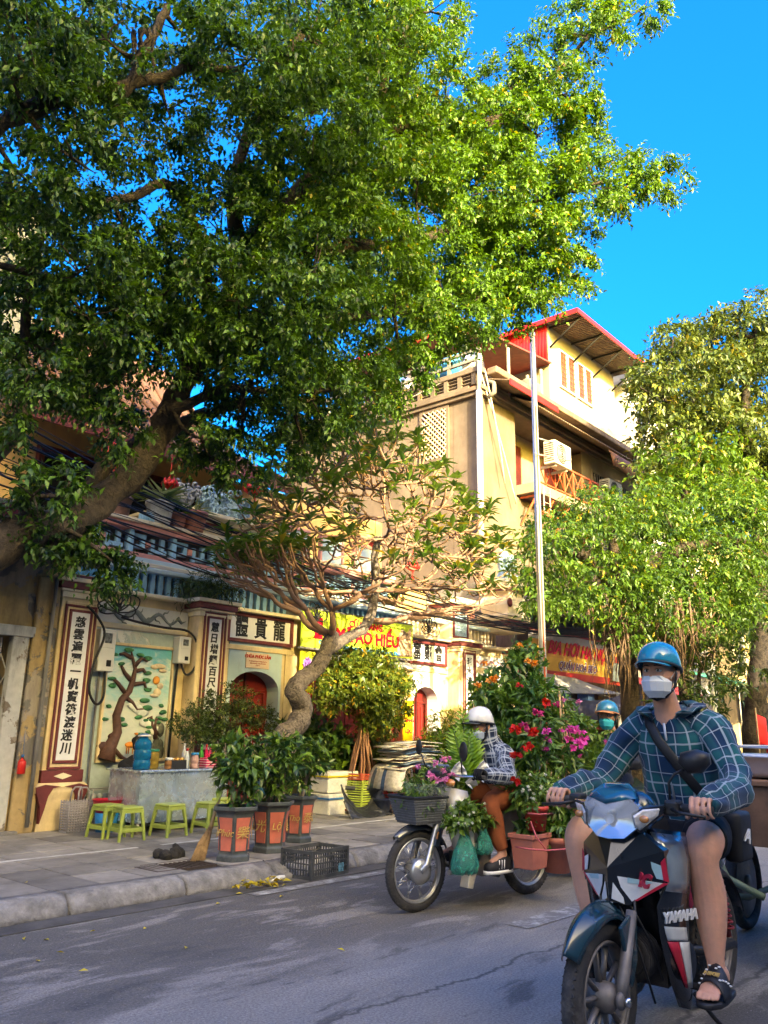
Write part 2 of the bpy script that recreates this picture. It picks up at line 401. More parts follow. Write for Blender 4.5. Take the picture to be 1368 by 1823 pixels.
MAT['bluewall'] = mk('pale blue limewash plain', (.42, .55, .60), .85, var=.12, vs=3, dirt=.3, ds=2.4, dcol=(.3, .33, .33), bump=.2, streak=True)
MAT['blue'] = mk('sky blue paint', (.30, .54, .72), .65, var=.2, vs=5, dirt=.25, dcol=(.2, .25, .28), bump=.15)
MAT['pink'] = mk('salmon paint', (.62, .27, .22), .7, var=.2, vs=5, dirt=.2, dcol=(.35, .2, .16))
MAT['greystone'] = mk('grey weathered render', (.20, .19, .18), .9, var=.3, vs=3, dirt=.6, dcol=(.06, .058, .052), bump=.4, streak=True)
MAT['redwood'] = mk('red lacquered wood', (.20, .017, .014), .38, var=.35, vs=7, dirt=.35, ds=5, dcol=(.07, .012, .01), bump=.15, bs=30, streak=True)
MAT['darkwood'] = mk('dark red wood', (.085, .015, .013), .45, var=.35, vs=8, bump=.2, bs=40)
MAT['white'] = mk('white paint', (.74, .73, .70), .55, var=.06, dirt=.15, dcol=(.5, .48, .44), bump=.08)
MAT['gold'] = mk('gold paint', (.60, .40, .12), .45, .3, var=.2, vs=20, bump=.1)
MAT['red'] = mk('red paint', (.55, .022, .020), .5, var=.15, bump=.05)
MAT['dark'] = mk('dark interior', (.012, .011, .011), .9, var=.2, bump=0)
MAT['roof_tile'] = mk('orange roof tile', (.13, .065, .045), .75, var=.35, vs=6, dirt=.5, dcol=(.12, .07, .05), bump=.3)
MAT['plasticwhite'] = mk('off-white plastic box', (.62, .62, .60), .42, var=.06, dirt=.2, dcol=(.4, .38, .35), bump=.03)
MAT['cable'] = mk('black cable sheath', (.012, .012, .013), .5, var=.2, bump=0)

YW = 9.2
TEMPLE = thing('temple_gate', 'cream and blue temple front with calligraphy columns, mural, arched red doors and balcony', 'temple', (0, 0, 0))
w = MB()
# wall with door openings left free
w.b2(5.05, 7.30, YW, 9.5, 0, 2.86); w.b2(8.30, 9.0, YW, 9.5, 0, 2.86)
w.b2(9.0, 11.15, YW+.25, 9.55, 2.2, 2.86); w.b2(11.15, 11.42, YW, 9.5, 0, 2.86); w.b2(12.22, 14.95, YW, 9.5, 0, 2.86)
w.build('wall', MAT['cream'], TEMPLE)
def arch_wall(x0, x1, xa, xb, spring, top, z1, mat, y0=YW+.003, y1=9.5):
    """wall piece x0..x1 with an arched opening xa..xb"""
    n = 14; cx = (xa+xb)/2; rx = (xb-xa)/2; m = MB()
    arc = [(cx-rx*math.cos(PI*i/n), spring+(top-spring)*math.sin(PI*i/n)) for i in range(n+1)]
    m.prism([(x0, 0), (xa, 0), (xa, spring), (x0, spring)], (y0, y1)); m.prism([(xb, 0), (x1, 0), (x1, spring), (xb, spring)], (y0, y1))
    m.prism([(x0, spring), (xa, spring), (xa, z1), (x0, z1)], (y0, y1)); m.prism([(xb, spring), (x1, spring), (x1, z1), (xb, z1)], (y0, y1))
    for i in range(n):
        (a, za), (b, zb) = arc[i], arc[i+1]; m.prism([(a, za), (b, zb), (b, z1), (a, z1)], (y0, y1))
    return m.build('wall', mat, TEMPLE)
arch_wall(7.30, 8.30, 7.36, 8.26, 1.78, 2.05, 2.86, MAT['bluewall'], YW-.012)
arch_wall(11.42, 12.22, 11.46, 12.18, 1.75, 2.02, 2.86, MAT['panelwhite'], YW-.012)
# panelled arched doors set back in the openings
def door(xa, xb, spring, top):
    d = MB(); n = 12; cx = (xa+xb)/2; rx = (xb-xa)/2
    poly = [(xa, .13), (xb, .13), (xb, spring)]+[(cx+rx*math.cos(PI*i/n), spring+(top-spring)*math.sin(PI*i/n)) for i in range(1, n)]+[(xa, spring)]
    d.prism(poly, (9.44, 9.49)); D = d.build('door', MAT['redwood'], TEMPLE)
    for q in (0, 1):
        a = xa+.05+q*(cx-xa); b = cx-.03+q*(cx-xa)-.02*q
        for z0, z1, nm in ((.30, 1.0, 0), (1.08, spring+.02, 1)):
            m = MB(); wd = .045
            for (u0, u1, v0, v1) in ((a, b, z0, z0+wd), (a, b, z1-wd, z1), (a, a+wd, z0+wd, z1-wd), (b-wd, b, z0+wd, z1-wd)): m.b2(u0, u1, 9.415, 9.445, v0, v1)
            m.b2(a+.1, b-.1, 9.425, 9.445, z0+.1, z1-.1)
            m.build('door_panel', MAT['redwood'], D, bevel=.008)
    m = MB(); m.b2(cx-.012, cx+.012, 9.405, 9.445, .14, top-.02); m.build('door_bead', MAT['darkwood'], D)
    m = MB(); m.lathe([(.022, 0), (.026, .012), (.012, .03), (.0, .034)], 12, (cx+.06, 9.42, 1.1), rot=(PI/2, 0, 0)); m.tube([(cx+.06+.03*math.cos(t*.63), 9.39, 1.07+.03*math.sin(t*.63)) for t in range(10)], .005, 6, closed=True); m.build('door_ring', MAT['gold'], D)
door(7.36, 8.26, 1.78, 2.05); door(11.46, 12.18, 1.75, 2.02)
m = MB(); m.b2(7.0, 8.45, 8.86, 9.2, .13, .27); m.b2(7.1, 8.35, 9.0, 9.2, .27, .40); m.build('step', MAT['greystone'], TEMPLE, bevel=.012)

def frame(x0, x1, z0, z1, t, y0, y1, mat, name='panel_frame', parent=None):
    m = MB(); m.b2(x0, x1, y0, y1, z1-t, z1); m.b2(x0, x1, y0, y1, z0, z0+t); m.b2(x0, x0+t, y0, y1, z0+t, z1-t); m.b2(x1-t, x1, y0, y1, z0+t, z1-t)
    return m.build(name, mat, parent or TEMPLE, bevel=.004, seg=1)
def couplet(xc, hw, z0, z1, chars, n_from_top, csize, yf, wcol=.245, cap=True, ztop=2.77, tall=None):
    """column with a white calligraphy panel inside three stepped frames"""
    c = MB(); c.b2(xc-wcol, xc+wcol, yf, 9.32, .64, ztop); c.b2(xc-wcol+.05, xc+wcol-.05, yf-.025, yf, z0-.14, z1+.12)
    C = c.build('column', MAT['cream'], TEMPLE, bevel=.012)
    frame(xc-hw-.085, xc+hw+.085, z0-.10, z1+.085, .028, yf-.042, yf-.02, MAT['maroon'], parent=C)
    frame(xc-hw-.03, xc+hw+.03, z0-.035, z1+.03, .03, yf-.046, yf-.02, MAT['maroon'], parent=C)
    p = MB(); p.b2(xc-hw, xc+hw, yf-.034, yf-.02, z0, z1); p.build('panel', MAT['panelwhite'], C)
    dz = (z1-z0-.10)/n_from_top
    for i, ch in enumerate(chars):
        text(ch, csize, MAT['ink'], C, (xc-.005+rng.uniform(-.008, .008), yf-.037, z1-.05-dz*(i+.5)), name='character', bold=.0035, ext=.003, shear=.08)
    # pedestal: waisted block with maroon scrolls
    b = MB(); b.b2(xc-wcol-.01, xc+wcol+.01, yf-.03, 9.33, .64, .775); b.build('pedestal_band', MAT['maroon'], C, bevel=.008)
    b = MB(); b.add([(xc-.11, yf-.034, .71), (xc, yf-.034, .675), (xc+.11, yf-.034, .71), (xc, yf-.034, .745)], [(0, 1, 2, 3)]); b.build('diamond', MAT['cream2'], C)
    rings = []
    for z, hwid, dy in ((.13, wcol-.005, 0), (.22, wcol-.01, 0), (.35, wcol-.03, .01), (.46, wcol+.0, .03), (.54, wcol+.06, .05), (.60, wcol+.075, .055), (.64, wcol+.03, .03)):
        rings.append([V(xc-hwid, yf-dy, z), V(xc+hwid, yf-dy, z), V(xc+hwid, 9.3, z), V(xc-hwid, 9.3, z)])
    b = MB(); b.loft(rings, 0, False); P = b.build('pedestal', MAT['cream'], C, bevel=.01)
    for sg in (-1, 1):
        b = MB(); pts = [(xc+sg*(.02), .60), (xc+sg*.11, .585), (xc+sg*.16, .50), (xc+sg*.19, .36), (xc+sg*(wcol-.01), .22), (xc+sg*(wcol-.002), .40), (xc+sg*(wcol+.055), .53), (xc+sg*(wcol+.068), .60), (xc+sg*.2, .625)]
        pts = pts if sg > 0 else pts[::-1]
        b.prism(pts[::-1], (yf-.064, yf-.002)); b.build('scroll', MAT['maroon'], C)
    if cap:
        b = MB(); 
        for z0_, z1_, e, mi in ((2.70, 2.77, .02, 0), (2.77, 2.80, .05, 0), (2.80, 2.88, .075, 1), (2.88, 2.93, .11, 0)): b.b2(xc-wcol-e, xc+wcol+e, yf-e-.02, 9.36, z0_+.001, z1_, mi)
        b.build('capital', [MAT['cream2'], MAT['maroon']], C, bevel=.006)
    return C
cA = couplet(4.865, .115, .88, 2.54, '慈雲遍覆一帆寶筏渡迷川', 11, .135, 8.95, .24)
cB = couplet(6.82, .105, .98, 2.68, '慧日增輝百尺金繩開覺路', 11, .135, 8.95, .25)
cC = couplet(12.80, .125, .95, 2.66, '珥水濃山環寶地晨鐘暮', 9, .15, 8.95, .30)
cD = couplet(14.72, .12, .95, 2.66, '法界真如', 11, .14, 8.95, .27)
# blocks over the columns with little blue pictures
for xc, h in ((4.95, .34), (6.84, .0)):
    if h:
        b = MB(); b.b2(xc-.27, xc+.27, 9.0, 9.4, 2.932, 2.932+h+.06); bl = b.build('column_block', MAT['cream'], TEMPLE, bevel=.01)
        frame(xc-.24, xc+.24, 2.96, 3.30, .03, 8.975, 9.0, MAT['maroon'], parent=bl)
        q = MB(); q.b2(xc-.2, xc+.2, 8.988, 9.0, 3.0, 3.26); q.build('picture', mk('blue seascape paint', (.09, .38, .62), .5, var=.7, vs=14, bump=.1), bl)

# bay with the pine mural
b = MB(); b.b2(5.12, 6.56, YW-.02, YW, 2.505, 2.75); D = b.build('frieze_panel', MAT['panelwhite'], TEMPLE)
b = MB(); dm = mk('grey dragon relief', (.23, .27, .29), .7, var=.3, vs=12)
pts = [(5.30+i*.03, YW-.035, 2.62+.055*math.sin(i*.52+.4)) for i in range(37)]
b.tube(pts, [(.016+.018*math.sin(PI*min(1, i/30))) for i in range(37)], 8)
for i in range(4, 34, 4):
    x, y, z = pts[i]; s_ = 1 if (i//4) % 2 else -1
    b.tube([(x, y, z), (x+.03, y, z+s_*.045), (x+.075, y, z+s_*.05), (x+.10, y, z+s_*.085)], [.014, .012, .009, .003], 6)
    b.tube([(x+.02, y, z), (x+.05, y, z-s_*.03), (x+.06, y, z-s_*.07)], [.012, .008, .003], 6)
b.ball((5.27, YW-.035, 2.63), (.05, .025, .035), 10, 6); b.tube([(6.38, YW-.035, 2.66), (6.45, YW-.03, 2.60), (6.52, YW-.03, 2.63)], [.03, .02, .004], 6)
b.build('dragon_relief', dm, D)
b = MB(); b.b2(5.10, 6.55, YW-.05, YW-.001, 2.435, 2.50); b.build('band', MAT['cream2'], TEMPLE, bevel=.006)
b = MB(); b.b2(5.20, 6.44, YW-.014, YW-.001, .13, 2.43); b.build('wall_panel', MAT['greyblue'], TEMPLE)
b = MB(); b.b2(5.42, 6.34, YW-.03, YW-.012, .86, 2.23); MUR = b.build('mural', MAT['panelwhite'], TEMPLE)
def mural_sky():
    m, nt, bb = nodes('mural painted sky'); p = wpos(nt); sx = nt.nodes.new('ShaderNodeSeparateXYZ'); L(nt, p, sx.inputs[0])
    n = ntex(nt, wpos(nt, (1, 1, 2.2)), 5, 5, .6, .6)
    a = N(nt, 'ShaderNodeMath', op='MULTIPLY_ADD'); L(nt, n, a.inputs[0]); a.inputs[1].default_value = .9; L(nt, sx.outputs[2], a.inputs[2])
    c = ramp(nt, a.outputs[0], .0, 1.0); r = nt.nodes.new('ShaderNodeValToRGB'); mr = N(nt, 'ShaderNodeMapRange'); L(nt, a.outputs[0], mr.inputs[0]); mr.inputs[1].default_value = 1.5; mr.inputs[2].default_value = 2.75
    L(nt, mr.outputs[0], r.inputs[0]); e = r.color_ramp.elements; e[0].color = c4((.50, .56, .50)); e[1].color = c4((.10, .42, .52))
    for pos, col in ((.3, (.60, .62, .54)), (.55, (.30, .54, .55)), (.72, (.62, .68, .66)), (.85, (.14, .44, .54))):
        q = e.new(pos); q.color = c4(col)
    L(nt, r.outputs[0], bb.inputs['Base Color']); bb.inputs['Roughness'].default_value = .6; bumpn(nt, bb, n, .4, .02); return m
MUR.data.materials.clear(); MUR.data.materials.append(mural_sky())
frame(5.385, 6.375, .83, 2.265, .036, YW-.06, YW-.014, MAT['cream'], parent=MUR)
YM = YW-.045
bark = mk('mural bark relief', (.095, .042, .032), .7, var=.4, vs=25, bump=.6, bs=40)
b = MB(); S = lambda u, v: (5.42+u*.92, YM, .86+v*1.37)
b.tube([S(.10, .0), S(.14, .10), S(.24, .24), S(.20, .38), S(.26, .52), S(.36, .60), S(.40, .70), S(.42, .80), S(.36, .90), S(.33, .96)], [.13, .085, .058, .050, .045, .040, .032, .025, .017, .008], 10, up=(0, -1, 0))
for br in ([(.40, .66), (.58, .68), (.62, .62), (.70, .63)], [(.30, .55), (.42, .50), (.50, .44), (.66, .45)], [(.30, .58), (.18, .66), (.10, .70)], [(.42, .78), (.54, .80), (.60, .76)], [(.40, .82), (.50, .90), (.60, .88)], [(.34, .90), (.22, .93), (.16, .92)], [(.36, .70), (.26, .76), (.20, .82)], [(.10, .06), (-.0, .02)], [(.2, .1), (.34, .02), (.42, .0)], [(.86, .22), (.76, .30), (.74, .38), (.68, .36)], [(.84, .18), (.80, .30), (.84, .38)]):
    b.tube([S(*q) for q in br], [.03*(1-.22*i) for i in range(len(br))], 7, up=(0, -1, 0))
for sgn in ((.12, .05), (.05, .12), (.2, .2)):
    b.ball(S(*sgn), (.09, .03, .05), 8, 6)
b.build('pine_relief', bark, MUR)
gm = mk('mural foliage relief', (.045, .19, .075), .7, var=.5, vs=18, bump=.6, bs=60)
for u, v, rr in ((.30, .97, .075), (.47, .93, .06), (.60, .90, .07), (.10, .92, .05), (.20, .84, .05), (.63, .77, .065), (.62, .70, .07), (.08, .70, .06), (.09, .64, .06), (.64, .62, .06), (.62, .52, .08), (.66, .45, .085), (.54, .37, .06), (.66, .35, .05), (.76, .34, .05), (.85, .33, .05), (.72, .28, .05), (.88, .37, .05), (.7, .24, .04), (.28, .35, .06), (.34, .30, .05), (.92, .42, .06), (.96, .36, .06), (.9, .48, .045), (.60, .22, .06), (.55, .18, .05), (.68, .21, .045), (.04, .35, .05), (.06, .46, .04)):
    b = MB()
    for q in range(3): b.ball(S(u+rng.uniform(-.02, .02), v+rng.uniform(-.008, .008)), (rr*rng.uniform(.7, 1), .022, rr*.38), 8, 5)
    b.build('foliage_pad', gm, MUR)
cm_ = mk('mural cloud', (.64, .53, .36), .7, var=.2, vs=20, bump=.3)
for u, v, rx, rz in ((.80, .84, .10, .035), (.72, .83, .06, .03), (.86, .80, .06, .025), (.80, .60, .06, .05), (.84, .66, .05, .04), (.76, .57, .07, .025)): b = MB(); b.ball(S(u, v), (rx, .02, rz), 12, 6); b.build('cloud_relief', cm_, MUR)
b = MB(); b.ball(S(.77, .71), (.052, .02, .052), 14, 8); b.build('sun_relief', mk('mural sun', (.72, .30, .05), .6, var=.15), MUR)
b = MB(); b.ball(S(.46, .13), (.085, .02, .035), 10, 6); b.tube([S(.53, .14), S(.56, .18), S(.55, .22)], [.02, .014, .016], 7); b.ball(S(.53, .225), (.03, .014, .014), 8, 5)
for u in (.41, .44, .50, .53): b.tube([S(u, .12), S(u-.005, .05)], [.01, .006], 5)
b.build('deer_relief', mk('mural deer', (.70, .25, .04), .6, var=.2), MUR)
rk_ = mk('mural rock', (.12, .125, .09), .8, var=.5, vs=16, bump=.8, bs=30)
for i in range(9): b = MB(); b.ball(S(.78+.025*i*rng.uniform(.6, 1.1), .04+.035*rng.random()*i), (.055, .03, .09), 8, 6); b.build('rock_relief', rk_, MUR)
b = MB()
for i in range(7): b.ball(S(.45+.07*i+rng.uniform(-.02, .02), .45-.03*i+rng.uniform(-.05, .05)), (.09, .012, .05), 9, 5)
b.build('mist_relief', mk('mural mist', (.66, .68, .60), .8, var=.2, vs=10, bump=.3), MUR)

# door bays: boards with three big characters, notice plate
def board(x0, x1, z0, z1, chars, csz):
    b = MB(); b.b2(x0, x1, YW-.03, YW, z0, z1); B = b.build('name_board', MAT['panelwhite'], TEMPLE)
    frame(x0-.03, x1+.03, z0-.03, z1+.03, .05, YW-.06, YW-.012, MAT['maroon'], parent=B)
    for i, ch in enumerate(chars): text(ch, csz, MAT['ink'], B, (x0+(x1-x0)*(.2+.3*i), YW-.034, (z0+z1)/2), name='character', bold=.007, ext=.004, width=.72)
board(7.24, 8.44, 2.47, 2.83, '體貴龍', .33); board(11.32, 12.38, 2.44, 2.80, '富鄭會', .32)
b = MB(); b.b2(7.14, 8.52, YW-.035, YW-.001, 2.33, 2.40); b.b2(7.12, 7.28, YW-.03, YW-.001, .13, 2.33); b.b2(8.36, 8.52, YW-.03, YW-.001, .13, 2.33); b.build('door_surround', MAT['cream'], TEMPLE, bevel=.006)
b = MB(); b.b2(11.2, 12.45, YW-.035, YW-.001, 2.28, 2.36); b.build('door_surround', MAT['cream'], TEMPLE, bevel=.006)
b = MB(); b.b2(13.2, 14.4, YW-.025, YW-.001, 2.48, 2.70); fp = b.build('frieze_panel', MAT['panelwhite'], TEMPLE)
b = MB(); b.tube([(13.3+i*.05, YW-.03, 2.58+.04*math.sin(i*1.1)) for i in range(21)], .014, 6); b.build('scroll_relief', MAT['pink'], fp)
b = MB(); b.b2(13.15, 14.4, YW-.02, YW-.001, .5, 2.36); b.build('wall_panel', MAT['panelwhite'], TEMPLE)
# cornice, lower balustrade of blue balusters, second cornice, fretwork balustrade
def run(x0, x1, y0, y1, z0, z1, mat, name='cornice', bevel=.012):
    m = MB(); m.b2(x0, x1, y0, y1, z0, z1); return m.build(name, mat, TEMPLE, bevel=bevel)
run(5.05, 14.95, 9.05, 9.55, 2.862, 2.915, MAT['cream2'])
bal = MB(); bal.tube([(0, 0, 0), (0, 0, .3)], .02)
bm_ = MB(); bm_.prism([(-.035, 0), (.035, 0), (.028, .06), (.038, .15), (.028, .24), (.035, .31), (-.035, .31), (-.028, .24), (-.038, .15), (-.028, .06)], (-.03, .03)); bme = bm_.data('baluster', MAT['blue'])
bm2 = MB(); bm2.b2(-.03, .03, -.03, .03, 0, .31); bme2 = bm2.data('baluster', MAT['cream2'])
for x0, x1, me_ in ((5.24, 6.50, bme), (7.15, 8.5, bme), (8.75, 11.2, bme), (11.3, 12.45, bme2), (13.15, 14.4, bme2)):
    n = int((x1-x0)/.125)
    for i in range(n): link('baluster', me_, TEMPLE, (x0+(i+.5)*(x1-x0)/n, 9.36, 2.916))
run(5.24, 11.2, 9.40, 9.44, 2.915, 3.23, MAT['greystone'], 'balustrade_back'); run(11.3, 14.4, 9.40, 9.44, 2.915, 3.23, MAT['pink'], 'balustrade_back')
run(5.05, 14.6, 9.24, 9.48, 3.23, 3.29, MAT['bluewall'], 'handrail'); run(5.05, 14.6, 9.30, 10.4, 3.30, 3.36, MAT['cream2']); run(5.05, 11.3, 9.5, 9.75, 3.36, 3.46, MAT['bluewall'])
run(5.05, 11.3, 9.55, 9.72, 3.46, 3.53, MAT['pink'], 'handrail'); run(5.05, 11.3, 9.53, 9.74, 3.84, 3.93, MAT['pink'], 'handrail'); run(5.0, 11.3, 9.50, 9.76, 3.93, 3.985, MAT['cream2'], 'coping')
for k_ in range(9):      # fret panels: blue meander blocks
    x = 5.1+k_*.69
    m = MB(); m.b2(x, x+.07, 9.57, 9.70, 3.53, 3.84); m.b2(x+.07, x+.28, 9.60, 9.67, 3.74, 3.80); m.b2(x+.21, x+.27, 9.60, 9.67, 3.60, 3.74); m.b2(x+.12, x+.21, 9.60, 9.67, 3.60, 3.65); m.b2(x+.36, x+.42, 9.60, 9.67, 3.55, 3.76); m.b2(x+.42, x+.62, 9.60, 9.67, 3.57, 3.63); m.b2(x+.52, x+.58, 9.60, 9.67, 3.63, 3.80)
    m.build('fret_panel', MAT['blue'], TEMPLE, bevel=.005, seg=1)
    m = MB(); m.b2(x+.28, x+.35, 9.59, 9.69, 3.64, 3.72); m.build('fret_rosette', MAT['pink'], TEMPLE)
run(5.1, 11.3, 9.78, 9.80, 3.4, 3.9, MAT['greystone'], 'balustrade_back')
# blue scallop crest on the coping
m = MB()
for i in range(7): m.ball((5.92+.05*i, 9.56, 4.02+.03*math.sin(PI*i/6)), (.035, .03, .075), 8, 6)
m.build('crest', MAT['blue'], TEMPLE)
# upper terrace block, dragon sculpture, pillar with ceramic top
m = MB(); m.b2(6.75, 8.3, 9.9, 11.2, 3.36, 4.20, 0); m.b2(6.68, 8.38, 9.84, 11.2, 4.20, 4.26, 1); m.b2(6.60, 8.46, 9.76, 11.2, 4.26, 4.32, 0); m.b2(6.50, 8.56, 9.66, 11.2, 4.32, 4.38, 0); m.build('terrace_block', [MAT['cream2'], MAT['maroon']], TEMPLE, bevel=.008)
ceram = mk('blue-white ceramic shards', (.36, .52, .60), .4, var=.6, vs=16, bump=.8, bs=24, bd=.02)
ceram2 = mk('grey ceramic shards', (.34, .35, .35), .5, var=.6, vs=14, bump=.9, bs=22, bd=.02)
def curly(m, c, size, n, seed, flat=.5):
    r_ = random.Random(seed)
    for i in range(n):
        a = Vector((c[0]+r_.uniform(-1, 1)*size[0], c[1]+r_.uniform(-1, 1)*size[1], c[2]+r_.uniform(-1, 1)*size[2])); pts = []; th = r_.uniform(0, 6.3); rr = r_.uniform(.03, .08)
        for t in range(9):
            q = rr*(1-t/11); pts.append(a+Vector((q*math.cos(th+t*.75), -.02*r_.random(), q*math.sin(th+t*.75)))); 
        m.tube(pts, [.026*(1-t/11) for t in range(9)], 6)
m = MB(); curly(m, (6.85, 9.85, 4.58), (.24, .06, .20), 34, 3); curly(m, (6.55, 9.85, 4.50), (.14, .05, .1), 12, 4); m.ball((6.80, 9.9, 4.60), (.22, .1, .18), 12, 8); m.build('dragon_sculpture', ceram2, TEMPLE)
m = MB(); curly(m, (7.55, 9.85, 4.62), (.48, .06, .20), 60, 5); m.ball((7.35, 9.92, 4.62), (.3, .1, .24), 12, 8); m.ball((7.75, 9.92, 4.56), (.32, .1, .17), 12, 8); m.build('dragon_sculpture', ceram, TEMPLE)
# end pillar: stacked mouldings over column D with a ceramic finial
rings = [(3.22, .30), (3.30, .36), (3.34, .36), (3.36, .28), (3.42, .28), (3.44, .42), (3.52, .46), (3.56, .46), (3.58, .33), (3.66, .36), (3.76, .39), (3.88, .38), (3.97, .30), (4.02, .30), (4.04, .36), (4.10, .42), (4.18, .46), (4.22, .46), (4.24, .36), (4.30, .36)]
m = MB(); vr = []
for z, h in rings: vr.append([V(14.35-h, 8.98-h*.55, z), V(14.35+h, 8.98-h*.55, z), V(14.35+h, 9.3+h*.4, z), V(14.35-h, 9.3+h*.4, z)])
m.loft(vr, 0, False); pl = m.build('pillar', MAT['cream2'], TEMPLE, bevel=.01)
for z, h in ((3.43, .40), (4.07, .40), (3.35, .37)):
    m = MB(); m.b2(14.35-h, 14.35+h, 8.98-h*.55-.012, 9.3+h*.4, z-.022, z+.022); m.build('moulding', MAT['maroon'], pl)
for sx in (-.32, .33):
    m = MB(); m.lathe([(.0, -.02), (.09, -.015), (.10, 0), (.06, .02), (0, .02)], 14, (14.35+sx, 8.99-.38*.55-.02, 3.80), rot=(PI/2, 0, 0)); m.build('roundel', MAT['maroon'], pl)
m = MB(); m.lathe([(.20, 4.30), (.15, 4.42), (.10, 4.55), (.14, 4.66), (.19, 4.76), (.12, 4.86), (.06, 5.0), (.02, 5.1)], 10, (14.35, 9.1, 0)); curly(m, (14.35, 8.95, 4.62), (.17, .06, .26), 34, 8); m.build('finial', ceram, pl)
# second row behind: red-white fret rail and block between the pillars
m = MB(); m.b2(12.5, 13.15, 9.15, 9.6, 2.932, 3.55, 0); m.b2(12.44, 13.2, 9.1, 9.62, 3.55, 3.62, 1); m.b2(12.38, 13.26, 9.05, 9.62, 3.62, 3.70, 0); m.build('column_block', [MAT['cream2'], MAT['maroon']], TEMPLE, bevel=.008)
q = MB(); q.b2(12.62, 13.03, 9.13, 9.15, 3.02, 3.48); q.build('picture', ceram, TEMPLE); frame(12.58, 13.07, 2.98, 3.52, .035, 9.11, 9.15, MAT['maroon'])
run(13.2, 14.0, 9.5, 9.7, 3.36, 3.45, MAT['cream2'], 'handrail'); run(13.2, 14.0, 9.5, 9.7, 3.80, 3.88, MAT['cream2'], 'handrail')
for k_ in range(3):
    x = 13.22+k_*.26; m = MB(); m.b2(x, x+.05, 9.55, 9.65, 3.45, 3.80); m.b2(x+.05, x+.2, 9.57, 9.63, 3.70, 3.75); m.b2(x+.15, x+.2, 9.57, 9.63, 3.52, 3.7); m.b2(x+.09, x+.15, 9.57, 9.63, 3.52, 3.57); m.build('fret_panel', MAT['pink'], TEMPLE)
# upper windows / blue pictures between pillars on the balcony, centre
for x in (8.85, 9.7, 10.55):
    q = MB(); q.b2(x, x+.5, 9.86, 9.9, 3.5, 4.5); w_ = q.build('picture', MAT['bluewall'], TEMPLE); frame(x-.05, x+.55, 3.45, 4.55, .05, 9.83, 9.9, MAT['pink'], parent=w_)

# the hall behind with tiled roof
HALL = thing('temple_hall', 'yellow temple hall with orange tiled eaves behind the balcony', 'hall', (0, 0, 0))
m = MB(); m.b2(4.6, 8.8, 11.2, 17, 0, 6.0); m.b2(8.8, 12.6, 11.0, 17, 0, 5.5); m.b2(12.6, 14.9, 11.6, 17, 0, 4.4); m.build('wall', mk('yellow ochre limewash', (.66, .42, .17), .85, var=.2, vs=2, dirt=.4, dcol=(.4, .26, .13), streak=True), HALL)
for x in (5.6, 7.0, 8.2):
    m = MB(); m.b2(x-.4, x+.4, 11.14, 11.2, 3.6, 5.1); m.build('window', MAT['dark'], HALL); 
    m = MB(); m.b2(x-.48, x-.4, 11.08, 11.2, 3.5, 5.2); m.b2(x+.4, x+.48, 11.08, 11.2, 3.5, 5.2); m.b2(x-.4, x+.4, 11.08, 11.2, 5.1, 5.2); m.b2(x-.03, x+.03, 11.1, 11.14, 3.6, 5.1); m.build('window_frame', MAT['darkwood'], HALL)
m = MB(); prof = [(9.9, 5.30), (10.6, 5.55), (11.6, 6.15), (13.0, 7.3), (14.1, 8.6)]
m.loft([[V(4.2, y, z), V(9.2, y, z), V(9.2, y, z-.14), V(4.2, y, z-.14)] for y, z in prof], 0, False); RF = m.build('roof', MAT['roof_tile'], HALL)
tm = MB(); tm.tube([(0, y, z+.03) for y, z in prof], .06, 8); tme = tm.data('tile_ridge', MAT['roof_tile'])
for i in range(16): link('tile_ridge', tme, RF, (4.35+i*.31, 0, 0))
m = MB(); m.b2(4.2, 9.2, 9.86, 9.90, 5.10, 5.27); m.build('fascia', MAT['maroon'], HALL)
for i in range(19):
    if i % 2 == 0: continue
    q = MB(); q.ball((4.4+i*.26, 9.855, 5.19), (.05, .015, .03), 8, 5); q.build('fascia_boss', MAT['gold'], HALL)

# lotus lanterns hung from the eaves
lan = mk('red silk lantern', (.60, .025, .018), .5, var=.25, vs=10, bump=.1)
def lantern(p, s, label, hang):
    t = thing('lotus_lantern', label, 'lantern', p, 0, 'red lotus lanterns under the temple eaves')
    m = MB(); m.lathe([(.03, -.10), (.10, -.06), (.13, .0), (.11, .06), (.05, .10), (.02, .11)], 14); m.xf(Matrix.Scale(s, 4)); m.build('body', lan, t)
    for ring, (r_, z_, n_, h_) in enumerate(((.10, -.04, 8, .15), (.13, -.07, 8, .11))):
        for i in range(n_):
            th = 2*PI*(i+.5*ring)/n_; d = V(math.cos(th), math.sin(th), 0); sd = V(-d.y, d.x, 0); q = MB()
            q.loft([[(d*r_*.6+V(0, 0, z_)-sd*.02)*s, (d*r_*.6+V(0, 0, z_)+sd*.02)*s], [(d*r_*1.2+V(0, 0, z_+h_*.45)-sd*.055)*s, (d*r_*1.2+V(0, 0, z_+h_*.45)+sd*.055)*s], [(d*r_*1.3+V(0, 0, z_+h_*.8)-sd*.03)*s, (d*r_*1.3+V(0, 0, z_+h_*.8)+sd*.03)*s], [(d*r_*1.15+V(0, 0, z_+h_*1.15)-sd*.003)*s, (d*r_*1.15+V(0, 0, z_+h_*1.15)+sd*.003)*s]], 0, True, False, False)
            solidify(q.build('petal', lan, t), .006)
    q = MB(); q.tube([(0, 0, .1*s), (0, 0, hang)], .006, 5); q.tube([(0, 0, -.1*s), (0, 0, -.32*s)], [.012, .03], 6); q.build('cord', MAT['red'], t)
lantern(at(207, 812, Y=9.7), 1.25, 'red lotus lantern hanging left of the leaning tree trunk', .5)
lantern(at(303, 863, Y=9.6), .75, 'small red bud lantern above the white flowerpot', .45)
lantern(at(455, 872, Y=9.6), 1.15, 'red lotus lantern with tassel right of the blue dragon sculpture', .45)
